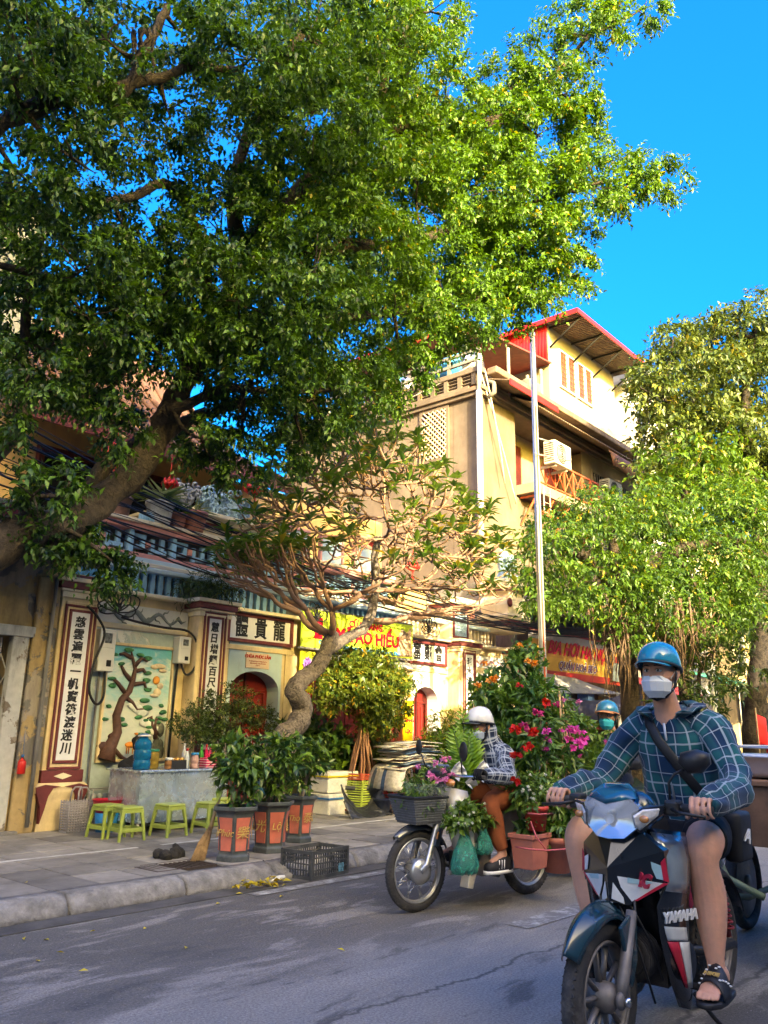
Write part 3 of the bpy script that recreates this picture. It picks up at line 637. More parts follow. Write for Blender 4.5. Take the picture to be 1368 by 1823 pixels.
lantern(at(735, 1010, Y=9.4), .8, 'red lantern behind the right branches of the frangipani', .5)
lantern(at(668, 968, Y=9.5), .8, 'red lantern behind the middle of the frangipani', .5)

# ------------------------------------------------------------ shop of the middle bay
SHOP = thing('red_shopfront', 'red wooden folding shopfront in the middle bay under the green sign', 'shopfront', (0, 0, 0))
m = MB(); m.b2(9.0, 11.15, 9.40, 9.46, .13, 2.25); m.build('back_panel', MAT['darkwood'], SHOP)
for i in range(5):
    x0 = 9.02+i*.425
    m = MB(); m.b2(x0, x0+.41, 9.34, 9.395, .14, 2.22); lf = m.build('door_leaf', MAT['redwood'], SHOP, bevel=.005)
    for z0, z1 in ((.25, .85), (.95, 1.35), (1.45, 2.1)):
        m = MB(); m.b2(x0+.06, x0+.35, 9.322, 9.342, z0, z1); m.build('leaf_panel', MAT['redwood'], lf, bevel=.012)
m = MB(); m.add([(9.0, 9.2, 2.42), (11.15, 9.2, 2.42), (11.15, 8.75, 2.26), (9.0, 8.75, 2.26)], [(0, 1, 2, 3)]); solidify(m.build('awning', mk('pale striped awning', (.55, .55, .52), .7, var=.5, vs=9), SHOP), .02)
# lime sign
SIGN = thing('shop_sign', 'lime green shop sign with red lettering behind the frangipani', 'sign', (0, 0, 0))
lime = mk('lime banner vinyl', (.52, .66, .06), .4, var=.12, vs=2, bump=.05, bs=20)
m = MB(); m.b2(8.50, 11.16, 8.98, 9.02, 2.46, 3.04); m.build('board', lime, SIGN)
m = MB(); m.b2(8.48, 11.18, 8.99, 9.06, 2.43, 2.458); m.b2(8.48, 11.18, 8.99, 9.06, 3.042, 3.07); m.build('sign_frame', MAT['greystone'], SIGN)
rt = mk('red sign lettering', (.62, .008, .03), .4, var=.08, bump=0); bt = mk('blue sign lettering', (.02, .22, .55), .4, var=.08, bump=0)
text('CỬA HÀNG', .155, rt, SIGN, (9.93, 8.974, 2.90), bold=.006); text('MÃ ÁO HIẾU', .27, rt, SIGN, (10.0, 8.974, 2.70), bold=.010)
text('Quán trà: Ngõ Quỳnh 12, Quận Ba Đình', .085, bt, SIGN, (10.1, 8.974, 2.51), bold=.002); text('Quán', .09, bt, SIGN, (8.95, 8.974, 2.55), bold=.003)
m = MB(); m.prism([(8.74, 2.60), (8.80, 2.93), (8.92, 2.93), (8.93, 2.60)], (8.973, 8.979)); m.build('figure_print', rt, SIGN)
m = MB(); m.prism([(10.75, 2.47), (10.72, 2.75), (10.85, 2.95), (11.0, 2.9), (11.1, 3.0), (11.14, 2.5)], (8.972, 8.979)); m.build('photo_print', mk('printed bouquet', (.52, .34, .22), .5, var=.9, vs=13, bump=0), SIGN)
SB = thing('sign_banner', 'narrow lime upright banner with a purple seal below the shop sign', 'banner', (0, 0, 0))
m = MB(); m.b2(8.56, 8.86, 9.06, 9.08, 1.0, 2.40); m.build('cloth', mk('lime to yellow banner vinyl', (.62, .62, .04), .45, var=.12, vs=2, bump=.1, bs=12), SB)
m = MB(); n = 11; m.prism([(8.71+(.105 if i % 2 else .085)*math.cos(PI*i/n), 2.20+(.125 if i % 2 else .10)*math.sin(PI*i/n)) for i in range(2*n)], (9.053, 9.059)); m.build('seal', mk('purple print', (.33, .13, .52), .5, bump=0), SB)
text('Yến', .10, MAT['ink'], SB, (8.71, 9.05, 2.20), shear=.2)
for z, s_ in ((1.92, 'MUA'), (1.74, 'BÁN'), (1.56, 'SỈ'), (1.38, 'LẺ')): text(s_, .12, rt, SB, (8.71, 9.056, z), bold=.004)
YB = thing('yellow_banner', 'yellow upright banner with red words beside the right arched door', 'banner', (0, 0, 0))
m = MB(); m.b2(10.98, 11.24, 9.02, 9.04, .8, 1.75); m.build('cloth', mk('yellow banner vinyl', (.75, .50, .02), .45, var=.1, bump=.1, bs=12), YB)
for z, s_ in ((1.60, 'MAI'), (1.42, 'KHANG'), (1.24, 'LỘC')): text(s_, .085, rt, YB, (11.11, 9.016, z), bold=.003)
# notice plate over the left door
NP = thing('notice_plate', 'small pale notice plate with red heading over the left arched door', 'sign', (0, 0, 0))
m = MB(); m.b2(7.60, 8.04, YW-.028, YW-.014, 2.09, 2.31); m.build('plate', mk('notice plate enamel', (.66, .50, .36), .5, var=.12, dirt=.3, dcol=(.5, .3, .2)), NP, bevel=.003)
rs = mk('red notice paint', (.55, .05, .03), .5, bump=0)
text('CHÙA PHÚC LÂM', .062, rs, NP, (7.82, YW-.031, 2.255), bold=.0025, ext=.002); text('Di tích lịch sử văn hoá - Phường Phúc Tân', .019, rs, NP, (7.82, YW-.031, 2.19), ext=.001); text('Quận Hoàn Kiếm, Thành phố Hà Nội', .019, rs, NP, (7.82, YW-.031, 2.16), ext=.001); text('Số nhà 13', .019, rs, NP, (7.82, YW-.031, 2.13), ext=.001)

# electricity meter boxes and their loops of cable
def meter(x0, x1, z0, z1, label):
    t = thing('meter_box', label, 'meter box', ((x0+x1)/2, 9.09, z0)); wd = x1-x0; h = z1-z0
    m = MB(); m.b2(-wd/2, wd/2, -.07, .08, 0, h); m.build('case', MAT['plasticwhite'], t, bevel=.015)
    m = MB(); m.b2(-wd*.36, wd*.36, -.078, -.068, h*.55, h*.93); m.build('cover', MAT['plasticwhite'], t, bevel=.006)
    m = MB(); m.b2(-wd*.22, wd*.22, -.082, -.075, h*.66, h*.9); m.build('window', mk('meter glass', (.15, .16, .16), .15, var=.8, vs=30, bump=0), t, bevel=.004)
    m = MB(); m.b2(wd*.02, wd*.3, -.076, -.068, h*.12, h*.27); m.build('breaker', MAT['dark'], t, bevel=.003)
meter(5.20, 5.42, 1.89, 2.40, 'tall white meter box at the upper left of the pine mural')
meter(6.34, 6.53, 2.06, 2.41, 'small white meter box at the upper right of the pine mural')
# ------------------------------------------------------------ old house at the left
MAT['oldwall'] = peel('old peeling wall', (.46, .33, .16), (.33, .28, .22), (.17, .155, .14), 1.5, .50, .52, .55)
MAT['oldgrey'] = mk('rain-streaked cement', (.23, .235, .235), .9, var=.35, vs=1.6, dirt=.75, ds=1.5, dcol=(.045, .046, .046), bump=.4, streak=True)
MAT['oldwhite'] = peel('flaking white timber', (.55, .54, .50), (.30, .25, .19), (.2, .16, .12), 3.2, .40, .43, .5)
OLD = thing('old_house', 'old house with peeling stained plaster and dark tiled awning at the left edge', 'house', (0, 0, 0))
m = MB(); m.b2(-3, 3.30, 9.0, 9.3, 2.2, 3.2); m.b2(4.13, 4.62, 9.0, 9.3, .13, 3.2); m.b2(3.30, 4.13, 9.0, 9.3, 2.2, 3.2); m.b2(-3, 2.4, 9.0, 9.3, 0, 2.2)
m.build('wall', MAT['oldwall'], OLD)
m = MB(); m.b2(4.33, 4.60, 8.93, 9.0, .13, 2.9); m.build('pilaster', MAT['oldwall'], OLD, bevel=.02)
m = MB(); m.b2(4.12, 4.30, 8.95, 9.06, .13, 2.2); m.build('door_jamb', MAT['oldwhite'], OLD, bevel=.01)
m = MB(); m.b2(2.3, 4.36, 8.93, 9.06, 2.201, 2.32); m.build('door_lintel', MAT['oldwhite'], OLD, bevel=.01)
m = MB(); m.b2(2.3, 4.4, 8.86, 9.1, .13, .17); m.build('threshold', MAT['greystone'], OLD, bevel=.01)
m = MB(); m.b2(2.3, 4.13, 9.26, 9.3, .13, 2.2); m.build('door_back', MAT['dark'], OLD)
steel = mk('painted steel', (.40, .38, .34), .5, .3, var=.3, vs=12, dirt=.4, dcol=(.2, .1, .05))
for i in range(9):
    x = 2.45+i*.2; m = MB(); m.b2(x-.012, x+.012, 9.08, 9.10, .14, 2.19); m.build('gate_bar', steel, OLD)
    for z in (.4, 1.0, 1.6):
        m = MB(); m.tube([(x, 9.075, z), (x+.2, 9.075, z+.42)], .008, 5); m.tube([(x, 9.07, z+.42), (x+.2, 9.07, z)], .008, 5); m.build('gate_lattice', steel, OLD)
# awning: dark fibre-cement tiles on battens
m = MB(); m.add([(-3, 9.05, 3.42), (4.72, 9.05, 3.42), (4.72, 8.15, 2.98), (-3, 8.15, 2.98)], [(0, 1, 2, 3)]); AW = solidify(m.build('awning', mk('sooty roof sheet', (.045, .042, .04), .9, var=.4, vs=8, bump=.5), OLD), .05)
tl = MB(); tl.box((0, 0, 0), (.30, .34, .022), rot=(-.455+.06, 0, 0)); tle = tl.data('roof_tile', mk('sooty tile', (.05, .047, .044), .9, var=.5, vs=9, bump=.5))
for i in range(12):
    for j in range(3): link('roof_tile', tle, AW, (1.1+i*.31+rng.uniform(-.01, .01), 8.28+j*.30, 3.085+j*.147+.01*rng.random()), rot=(0, 0, rng.uniform(-.03, .03)))
m = MB(); m.b2(-3, 4.5, 8.98, 9.0, 3.42, 3.66); m.build('fascia_board', mk('maroon tin fascia', (.10, .018, .03), .5, var=.2, dirt=.3), OLD)
m = MB(); m.b2(-3, 4.6, 9.0, 12, 3.2, 3.72); m.build('upper_floor', MAT['oldgrey'], OLD)
m = MB(); m.b2(-6, 4.9, 11.4, 17, 3.72, 8.9); m.build('rear_wall', MAT['oldgrey'], OLD)
for x in (1.2, 2.8):
    m = MB(); m.b2(x, x+.9, 11.36, 11.42, 5.6, 7.0); m.build('window', MAT['dark'], OLD)
m = MB(); m.b2(-6.1, 5.0, 11.3, 17.1, 8.9, 9.05); m.build('coping', MAT['greystone'], OLD)
m = MB(); m.tube([(4.50, 8.88, .2), (4.50, 8.88, 2.9)], .022, 8); m.build('drain_pipe', MAT['greystone'], OLD)
can = thing('red_canister', 'small red canister hung on a wire on the old peeling wall', 'canister', at(37, 1378, Y=8.88))
m = MB(); m.lathe([(.0, 0), (.035, 0), (.042, .01), (.042, .12), (.03, .145), (.012, .15), (.012, .17), (0, .17)], 14); m.build('body', mk('red plastic', (.55, .02, .015), .35, var=.1), can)
m = MB(); m.lathe([(.016, .17), (.016, .2), (0, .2)], 10); m.tube([(0, 0, .2), (.005, .03, .45)], .003, 4); m.build('cap', mk('blue cap', (.03, .12, .3), .4), can)

# ------------------------------------------------------------ brown house with terrace
MAT['brown'] = mk('weathered brown render', (.165, .125, .10), .9, var=.4, vs=1.4, dirt=.75, ds=1.5, dcol=(.085, .065, .052), bump=.4, bs=30, streak=True)
MAT['tanwall'] = mk('peeling cream render', (.29, .25, .195), .9, var=.3, vs=1.5, dirt=.7, ds=1.8, dcol=(.30, .21, .14), bump=.3, bs=30, streak=True)
MAT['corr'] = mk('rusty corrugated sheet', (.23, .17, .13), .7, .2, var=.4, vs=4, dirt=.5, dcol=(.10, .055, .035), bump=.2)
MAT['redtin'] = mk('red painted tin', (.55, .018, .022), .45, var=.15, vs=3, dirt=.15, dcol=(.3, .05, .04))
MAT['redsteel'] = mk('red-lead steel', (.50, .10, .045), .55, var=.25, dirt=.3, dcol=(.2, .08, .05))
MAT['steelpipe'] = mk('galvanised pipe', (.50, .51, .52), .35, .45, var=.1, vs=9, bump=.03)
BX, BY = 15.2, 10.2
BR = thing('brown_house', 'tall weathered brown house with roof terrace, red tin edges and balcony behind the temple', 'house', (0, 0, 0))
m = MB(); m.b2(BX, 24.0, BY+.8, 17, 0, 9.1); m.b2(BX, 16.75, BY, BY+.81, 0, 9.1); m.b2(16.75, 24, BY, BY+.81, 0, 6.9); m.b2(20.3, 24, BY, BY+.81, 6.9, 9.0)
m.build('wall', MAT['brown'], BR)
m = MB(); m.b2(16.752, 20.3, BY+.775, BY+.80, 7.2, 9.1); m.b2(20.31, 24, BY-.012, BY-.001, 5.8, 9.1); m.build('plaster', MAT['tanwall'], BR)
# stepped cornice and pierced parapet on the temple side and on the street side
m = MB(); m.b2(BX-.10, 24.1, BY-.10, 17, 9.1, 9.2); m.b2(BX-.16, 24.1, BY-.16, 17, 9.2, 9.3); m.b2(BX-.06, BX+.2, BY+.3, 17, 9.3, 9.42); m.build('cornice', MAT['brown'], BR, bevel=.01)
for i in range(16):
    y = BY+.1+i*.42; m = MB(); m.b2(BX-.05, BX+.12, y, y+.12, 9.42, 9.72); m.build('parapet_post', MAT['brown'], BR)
    for k_ in range(3):
        q = MB(); q.box((BX+.03, y+.27, 9.47+k_*.09), (.12, .30, .02), rot=(0, .5, 0)); q.build('vent_slat', MAT['brown'], BR)
m = MB(); m.b2(BX-.08, BX+.2, BY-.05, 17, 9.72, 9.86); m.build('parapet_coping', MAT['brown'], BR, bevel=.02)
m = MB()
for z in (10.05, 10.3): m.b2(BX-.02, BX+.06, BY, 16.8, z, z+.07)
for i in range(8): m.b2(BX-.01, BX+.05, BY+.05+i*.85, BY+.13+i*.85, 9.86, 10.3)
m.build('terrace_railing', MAT['greystone'], BR)
m = MB(); m.b2(BX+.2, 24.1, BY-.08, BY+.08, 9.3, 9.75); m.build('parapet', MAT['tanwall'], BR)
for i in range(5):
    x = 15.55+i*.55
    for k_ in range(3):
        q = MB(); q.box((x, BY-.09, 9.42+k_*.09), (.38, .05, .03), rot=(.5, 0, 0)); q.build('vent_slat', MAT['brown'], BR)
# lattice window in the side wall
lt = MB(); lt.b2(BX-.03, BX-.001, 11.2, 11.95, 7.75, 9.0); LW = lt.build('lattice_window', MAT['dark'], BR)
lm = mk('pale lattice brick', (.55, .40, .29), .85, var=.2)
for i in range(-6, 13):
    for sg in (1, -1):
        pts = []
        for t in (0, 1):
            y = 11.2+.75*t; z = 7.75+i*.14+(sg*.75*1.0*t)+(0 if sg > 0 else .0)
            pts.append((y, z))
        (y0, z0), (y1, z1) = pts
        # clip to the opening
        def clip(zlim, lo):
            global_y = y0+(zlim-z0)/(z1-z0)*(y1-y0); return global_y
        ya, za, yb, zb = y0, z0, y1, z1
        if sg > 0:
            if za < 7.75: ya = clip(7.75, 1); za = 7.75
            if zb > 9.0: yb = clip(9.0, 0); zb = 9.0
        else:
            if za > 9.0: ya = clip(9.0, 0); za = 9.0
            if zb < 7.75: yb = clip(7.75, 1); zb = 7.75
        if yb-ya < .05 or not (11.19 <= ya <= 11.96): continue
        q = MB(); q.tube([(BX-.04-.008*(sg > 0), ya, za), (BX-.04-.008*(sg > 0), yb, zb)], .021, 4, smooth=False); q.build('lattice_bar', lm, LW)
q = MB(); q.b2(BX-.05, BX-.001, 11.12, 11.2, 7.67, 9.08); q.b2(BX-.05, BX-.001, 11.95, 12.03, 7.67, 9.08); q.b2(BX-.05, BX-.001, 11.2, 11.95, 9.0, 9.08); q.b2(BX-.05, BX-.001, 11.2, 11.95, 7.67, 7.75); q.build('window_surround', MAT['brown'], LW)
# white downpipe at the corner with bent head, loose hoses
q = MB(); q.tube([(BX-.14, BY-.06, 5.0), (BX-.14, BY-.06, 9.15)], .075, 10); q.tube([(BX-.14, BY-.06, 9.15), (BX-.14, BY-.1, 10.1)], .055, 10); q.build('downpipe', mk('white pvc pipe', (.66, .64, .62), .4, var=.1, dirt=.2), BR)
q = MB(); q.tube([(BX+.12, BY-.16, 9.45), (BX+.16, BY-.3, 9.4), (BX+.16, BY-.3, 9.15), (BX+.14, BY-.14, 9.05)], .06, 8); q.build('pipe_elbow', MAT['greystone'], BR)
for k_, (a, b_) in enumerate((((15.1, 10.1, 9.6), (16.4, 10.0, 6.6)), ((15.2, 10.05, 9.7), (15.9, 10.0, 7.0)), ((15.14, 13.5, 9.5), (15.16, 10.4, 9.95)))):
    q = MB(); A, B_ = Vector(a), Vector(b_); q.tube([A.lerp(B_, t/8)+V(0, -.06*math.sin(PI*t/8), -.10*math.sin(PI*t/8)) for t in range(9)], .018, 6); q.build('hose', mk('pale hose', (.5, .45, .38), .5), BR)
# eaves of corrugated sheet over the balcony and further along
def sheet(name, x0, x1, ya, za, yb, zb, mat, parent, pitch=.11, amp=.02, along='x'):
    n = int(abs(x1-x0)/pitch)*4; q = MB(); r0 = []; r1 = []
    for i in range(n+1):
        x = x0+(x1-x0)*i/n; d = amp*math.sin(2*PI*i/4)
        if along == 'x': r0.append(V(x, ya, za+d)); r1.append(V(x, yb, zb+d))
        else: r0.append(V(ya, x, za+d)); r1.append(V(yb, x, zb+d))
    q.loft([r0, r1], 0, True, False, False); return solidify(q.build(name, mat, parent), .008)
sheet('eave_sheet', 16.4, 24.6, BY+.1, 9.55, BY-.75, 9.10, MAT['corr'], BR)
q = MB(); q.b2(15.25, 24.1, BY-.45, BY-.16, 9.60, 9.78); q.build('eave_slab', MAT['corr'], BR, bevel=.03)
q = MB(); q.b2(15.3, 17.6, BY-.80, BY-.77, 9.20, 9.36); q.build('awning_edge', MAT['redtin'], BR)
q = MB(); q.add([(15.3, BY-.78, 9.34), (17.6, BY-.78, 9.34), (17.6, BY-.1, 9.55), (15.3, BY-.1, 9.55)], [(0, 1, 2, 3)]); solidify(q.build('awning', MAT['corr'], BR), .02)
q = MB(); rings = []
for t in range(12):
    x = 20.6+t*.31; sag = .06*math.sin(t*1.3); rings.append([V(x, BY-.86+.02*math.sin(t), 8.55+sag), V(x, BY-.80, 8.95+sag*.5), V(x, BY-.72, 9.05)])
q.loft(rings, 0, True, False, False); solidify(q.build('rolled_blind', mk('rust brown tarpaulin', (.36, .17, .09), .7, var=.35, vs=3), BR), .03)
# balcony
q = MB(); q.b2(16.76, 20.3, BY-.55, BY+.8, 6.95, 7.2); q.build('balcony_slab', MAT['tanwall'], BR, bevel=.01)
q = MB(); q.b2(16.8, 20.28, BY-.53, BY-.49, 7.95, 7.99); q.b2(16.8, 20.28, BY-.53, BY-.49, 7.25, 7.28); q.build('railing_rail', MAT['redsteel'], BR)
for i in range(8):
    x = 16.82+i*.49; q = MB(); q.b2(x-.02, x+.02, BY-.53, BY-.49, 7.2, 7.96); q.build('railing_post', MAT['redsteel'], BR)
    if i < 7:
        q = MB(); q.tube([(x, BY-.51, 7.27), (x+.49, BY-.51, 7.95)], .014, 5); q.tube([(x+.49, BY-.515, 7.27), (x, BY-.515, 7.95)], .014, 5); q.build('railing_cross', MAT['redsteel'], BR)
# boards, doors and shutters behind the balcony
for i, (x0, x1, mt) in enumerate(((16.8, 17.5, 'tanwall'), (17.55, 18.2, 'darkwood'), (18.25, 18.9, 'tanwall'), (18.95, 19.5, 'tanwall'), (19.55, 20.28, 'darkwood'))):
    q = MB(); q.b2(x0, x1, BY+.72, BY+.77, 7.2, 8.75); q.build('shutter', MAT[mt], BR, bevel=.01)
for x0 in (20.9, 21.9, 22.9):
    q = MB(); q.b2(x0, x0+.75, BY-.03, BY-.014, 7.65, 8.6); wd = q.build('window', MAT['dark'], BR); frame(x0-.05, x0+.8, 7.6, 8.65, .06, BY-.06, BY-.012, MAT['tanwall'], 'window_frame', wd)
    for k_ in range(4): s_ = MB(); s_.b2(x0+.15*(k_+1)-.01, x0+.15*(k_+1)+.01, BY-.05, BY-.03, 7.65, 8.6); s_.build('window_bar', steel, wd)
for x, z0, ln_ in ((16.95, 5.0, 2.1), (17.25, 5.0, 2.1)):
    q = MB(); q.tube([(x, BY-.65, z0), (x, BY-.65, z0+ln_)], .02, 6); q.build('ladder_rail', steel, BR)
for i in range(8): q = MB(); q.tube([(16.95, BY-.65, 5.2+i*.25), (17.25, BY-.65, 5.2+i*.25)], .014, 6); q.build('ladder_rung', steel, BR)
for i in range(5):
    x = 16.9+i*.8; q = MB(); q.tube([(x, BY-.5, 6.93), (x, BY-.02, 6.2)], .035, 4, smooth=False); q.tube([(x, BY-.5, 6.9), (x, BY-.02, 6.9)], .03, 4, smooth=False); q.build('bracket', MAT['redsteel'], BR)
q = MB(); q.b2(16.8, 20.3, BY-.7, BY-.62, 6.35, 6.43); q.build('bracket_beam', MAT['redsteel'], BR)
# terrace roof, tanks and the upper room
q = MB(); q.add([(15.6, 10.9, 11.45), (20.1, 10.9, 11.95), (20.1, 17, 11.95), (15.6, 17, 11.45)], [(0, 1, 2, 3)]); solidify(q.build('terrace_roof', mk('dull red roof sheet', (.26, .05, .045), .6, var=.3, vs=3), BR), .05)
q = MB(); q.b2(15.56, 15.62, 10.85, 17, 11.36, 11.56); q.build('roof_edge', MAT['redtin'], BR)
for x, y in ((15.7, 11.0), (17.8, 11.0), (15.7, 13.5), (19.6, 11.0)): q = MB(); q.tube([(x, y, 9.3), (x, y, 11.6)], .05, 6); q.build('roof_post', steel, BR)
sheet('red_cladding', 11.0, 16.8, 20.06, 13.35, 20.06, 11.95, MAT['redtin'], BR, along='y')
q = MB(); q.b2(20.1, 24.6, 11.0, 16.5, 9.3, 13.25); UP = q.build('upper_room', mk('cream upper wall', (.42, .38, .30), .85, var=.15, vs=1.2, dirt=.55, ds=1.4, dcol=(.42, .32, .22), streak=True), BR)
q = MB(); q.b2(19.9, 24.9, 9.9, 16.8, 13.29, 13.33); q.build('roof_sheet', MAT['corr'], BR)
for i in range(46): q = MB(); q.b2(19.95+i*.107, 19.99+i*.107, 9.92, 11.0, 13.25, 13.289); q.build('roof_rib', MAT['corr'], BR)
q = MB(); q.b2(19.86, 24.95, 9.86, 9.9, 13.22, 13.36); q.b2(19.86, 19.9, 9.9, 16.8, 13.22, 13.36); q.build('roof_edge', MAT['redtin'], BR)
for x in (20.2, 21.6, 23.0, 24.4): q = MB(); q.tube([(x, 11.0, 12.55), (x, 9.95, 13.22)], .035, 4); q.tube([(x, 11.0, 13.2), (x, 9.95, 13.2)], .035, 4); q.build('roof_brace', MAT['dark'], BR)
for x0 in (20.7, 21.22, 21.85, 22.37):
    q = MB(); q.b2(x0, x0+.46, 10.97, 10.99, 11.45, 12.65); wd = q.build('window', mk('window dark glass', (.05, .055, .06), .2), UP); frame(x0-.03, x0+.49, 11.42, 12.68, .05, 10.93, 10.99, MAT['white'], 'window_frame', wd)
    for k_ in range(7): s_ = MB(); s_.b2(x0+.02, x0+.44, 10.945, 10.96, 11.5+k_*.16, 11.515+k_*.16); s_.build('window_bar', MAT['redsteel'], wd)
    for k_ in range(3): s_ = MB(); s_.b2(x0+.11*(k_+1)-.006, x0+.11*(k_+1)+.006, 10.94, 10.955, 11.5, 12.6); s_.build('window_bar', MAT['redsteel'], wd)
def tank(p, label, ln_=1.5, r_=.42):
    t = thing('water_tank', label, 'water tank', p, PI/2, 'water tanks on the terrace')
    q = MB(); R90 = (0, PI/2, 0); q.lathe([(0, -ln_/2), (r_*.6, -ln_/2+.04), (r_*.95, -ln_/2+.18), (r_, -ln_/2+.3), (r_, ln_/2-.3), (r_*.95, ln_/2-.18), (r_*.6, ln_/2-.04), (0, ln_/2)], 20, (0, 0, r_+.2), rot=R90); q.build('tank', mk('brushed tank steel', (.55, .57, .60), .25, .9, var=.1), t)
    q = MB(); q.lathe([(r_+.006, -ln_*.30), (r_+.006, ln_*.30)], 20, (0, 0, r_+.2), rot=R90); q.build('blue_band', mk('blue tank label', (.06, .32, .62), .4, var=.2), t)
    for x in (-ln_*.3, ln_*.3): q = MB(); q.b2(x-.04, x+.04, -.3, .3, 0, .28); q.build('cradle', MAT['redsteel'], t)
tank((15.75, 11.3, 9.62), 'steel water tank with blue band at the terrace corner'); tank((15.75, 13.3, 9.50), 'steel water tank with blue band further back on the terrace')
def ac(p, label, rz=0):
    t = thing('air_conditioner', label, 'air conditioner', p, rz)
    q = MB(); q.b2(-.42, .42, -.16, .16, 0, .60); q.build('case', mk('aged white enamel', (.60, .56, .48), .45, var=.1, dirt=.35, dcol=(.35, .28, .2)), t, bevel=.02)
    q = MB(); q.lathe([(.0, 0), (.23, 0), (.25, .015), (.25, -.02)], 24, (-.08, -.162, .30), rot=(PI/2, 0, 0)); q.build('fan_opening', MAT['dark'], t)
    for i in range(5): s_ = MB(); s_.tube([(-.08+(.05+.045*i)*math.cos(a*.35), -.178, .30+(.05+.045*i)*math.sin(a*.35)) for a in range(18)], .005, 4, closed=True); s_.build('fan_guard', MAT['plasticwhite'], t)
    for i in range(9): s_ = MB(); s_.b2(-.426, -.418, -.13, .13, .06+i*.055, .085+i*.055); s_.build('side_grille', MAT['dark'], t)
    q = MB(); q.b2(-.3, -.25, -.1, .45, -.06, 0); q.b2(.25, .3, -.1, .45, -.06, 0); q.build('bracket', steel, t)
    return t
ac((17.35, 9.35, 7.65), 'white air conditioner unit at the left end of the red balcony'); ac((21.4, 9.85, 7.75), 'dirty white air conditioner unit right of the red balcony')
# small shrine-like box and post on the terrace edge
tb = thing('terrace_box', 'grey metal box on the terrace edge beneath the red cladding', 'box', (17.7, 10.35, 9.76)); q = MB(); q.b2(-.3, .3, -.25, .25, 0, .55); q.lathe([(.12, .55), (.12, .66), (.05, .68), (.05, .8)], 10); q.build('case', MAT['greystone'], tb, bevel=.02)

# ------------------------------------------------------------ more houses up the street
def simple_house(name, label, x0, x1, y0, h, mat, floors, mats, roof=None, shut=True, depth=7):
    t = thing(name, label, 'house', (0, 0, 0))
    q = MB(); q.b2(x0, x1, y0, y0+depth, 0, h); q.build('wall', mat, t)
    fh = h/floors
    for f in range(floors):
        n = max(1, int((x1-x0)/1.6))
        for i in range(n):
            if f == 0:
                continue
            xc = x0+(i+.5)*(x1-x0)/n; z0 = f*fh+.8
            q = MB(); q.b2(xc-.42, xc+.42, y0-.03, y0-.005, z0, z0+1.3); wd = q.build('window', mats[0], t); frame(xc-.48, xc+.48, z0-.06, z0+1.36, .07, y0-.08, y0-.006, mats[1], 'window_frame', wd)
        q = MB(); q.b2(x0-.05, x1+.05, y0-.18, y0, (f+1)*fh-.12, (f+1)*fh); q.build('floor_band', mats[1], t)
    if shut:
        q = MB(); q.b2(x0+.2, x1-.2, y0-.03, y0-.004, .13, 2.5); q.build('shop_opening', MAT['dark'], t)
    if roof:
        q = MB(); q.b2(x0-.3, x1+.3, y0-.6, y0+depth, h, h+.12); q.build('roof', roof, t)
    return t
glass = mk('window glass', (.06, .07, .085), .15, var=.3)
palew = mk('pale grey-white render', (.60, .58, .60), .8, var=.1, vs=1, dirt=.25, dcol=(.4, .38, .38), streak=True)
WH = simple_house('white_house', 'tall pale house with grey tin roof behind the brown house', 25.2, 31, 10.8, 13.6, palew, 4, (glass, MAT['white']), None, False)
q = MB(); q.prism([(10.2, 13.6), (14.0, 15.6), (18, 13.6), (18, 13.4), (14, 15.4), (10.2, 13.4)], (24.6, 31.5), ax='x'); q.build('roof', mk('grey tin roof', (.30, .33, .32), .5, .3, var=.2), WH)
simple_house('yellow_house', 'ochre house with dark openings behind the right trees', 31.2, 38, 10.0, 8.5, MAT['cream'], 3, (glass, MAT['white']), MAT['corr'])
simple_house('grey_house', 'grey house far up the street behind the tree trunk', 38.2, 47, 10.0, 9.5, MAT['oldgrey'], 3, (glass, MAT['white']), MAT['corr'])
simple_house('tan_house', 'tan house at the far end of the street', 47.2, 62, 9.8, 11, MAT['tanwall'], 3, (glass, MAT['white']), MAT['corr'])
# houses on the near side of the street, behind the viewer: they shade the road
simple_house('row_house', 'tall grey house across the street behind the viewer', -34, -3.0, -14.5, 17.0, MAT['oldgrey'], 5, (glass, MAT['white']), None)
simple_house('row_house', 'cream three-storey house row across the street behind the viewer', -2.95, 22, -14.5, 8.3, MAT['cream2'], 3, (glass, MAT['white']), None)
simple_house('row_house', 'pale house row across the street further up', 22.1, 60, -14.5, 8.3, palew, 3, (glass, MAT['white']), None)

# ------------------------------------------------------------ beer shop right of the temple
BS = thing('beer_shop', 'dark open-fronted beer shop under the yellow sign', 'shop', (0, 0, 0))
q = MB(); q.b2(15.0, 15.15, 9.3, 12, 0, 4.5); q.b2(25, 25.15, 9.3, 12, 0, 4.2); q.b2(15.15, 25, 9.25, 9.5, 3.45, 4.6); q.build('wall', MAT['greystone'], BS)
q = MB(); q.b2(15.15, 25, 10.1, 10.15, 0, 3.6); q.build('back_wall', mk('dim ochre wall', (.20, .13, .08), .9, var=.3, vs=2), BS)
sheet('shop_awning', 15.1, 25.2, 9.35, 4.15, 8.3, 3.65, MAT['corr'], BS)
for i in range(26):
    z = .4+.5*(i % 4); x = 15.6+(i//4)*1.25+rng.uniform(-.2, .2); s_ = MB(); wd = rng.uniform(.2, .5); s_.box((0, 0, .15), (wd, .3, rng.uniform(.18, .4))); s_.build('stock_box', mk('stock %d' % i, rng.choice([(.5, .06, .04), (.5, .36, .1), (.1, .2, .4), (.5, .48, .42), (.08, .25, .12), (.4, .2, .1)]), .5), BS, (x, 9.85, z))
for z in (.4, .9, 1.4, 1.9): q = MB(); q.b2(15.4, 24.5, 9.65, 10.08, z-.05, z-.02); q.build('shelf', MAT['darkwood'], BS)
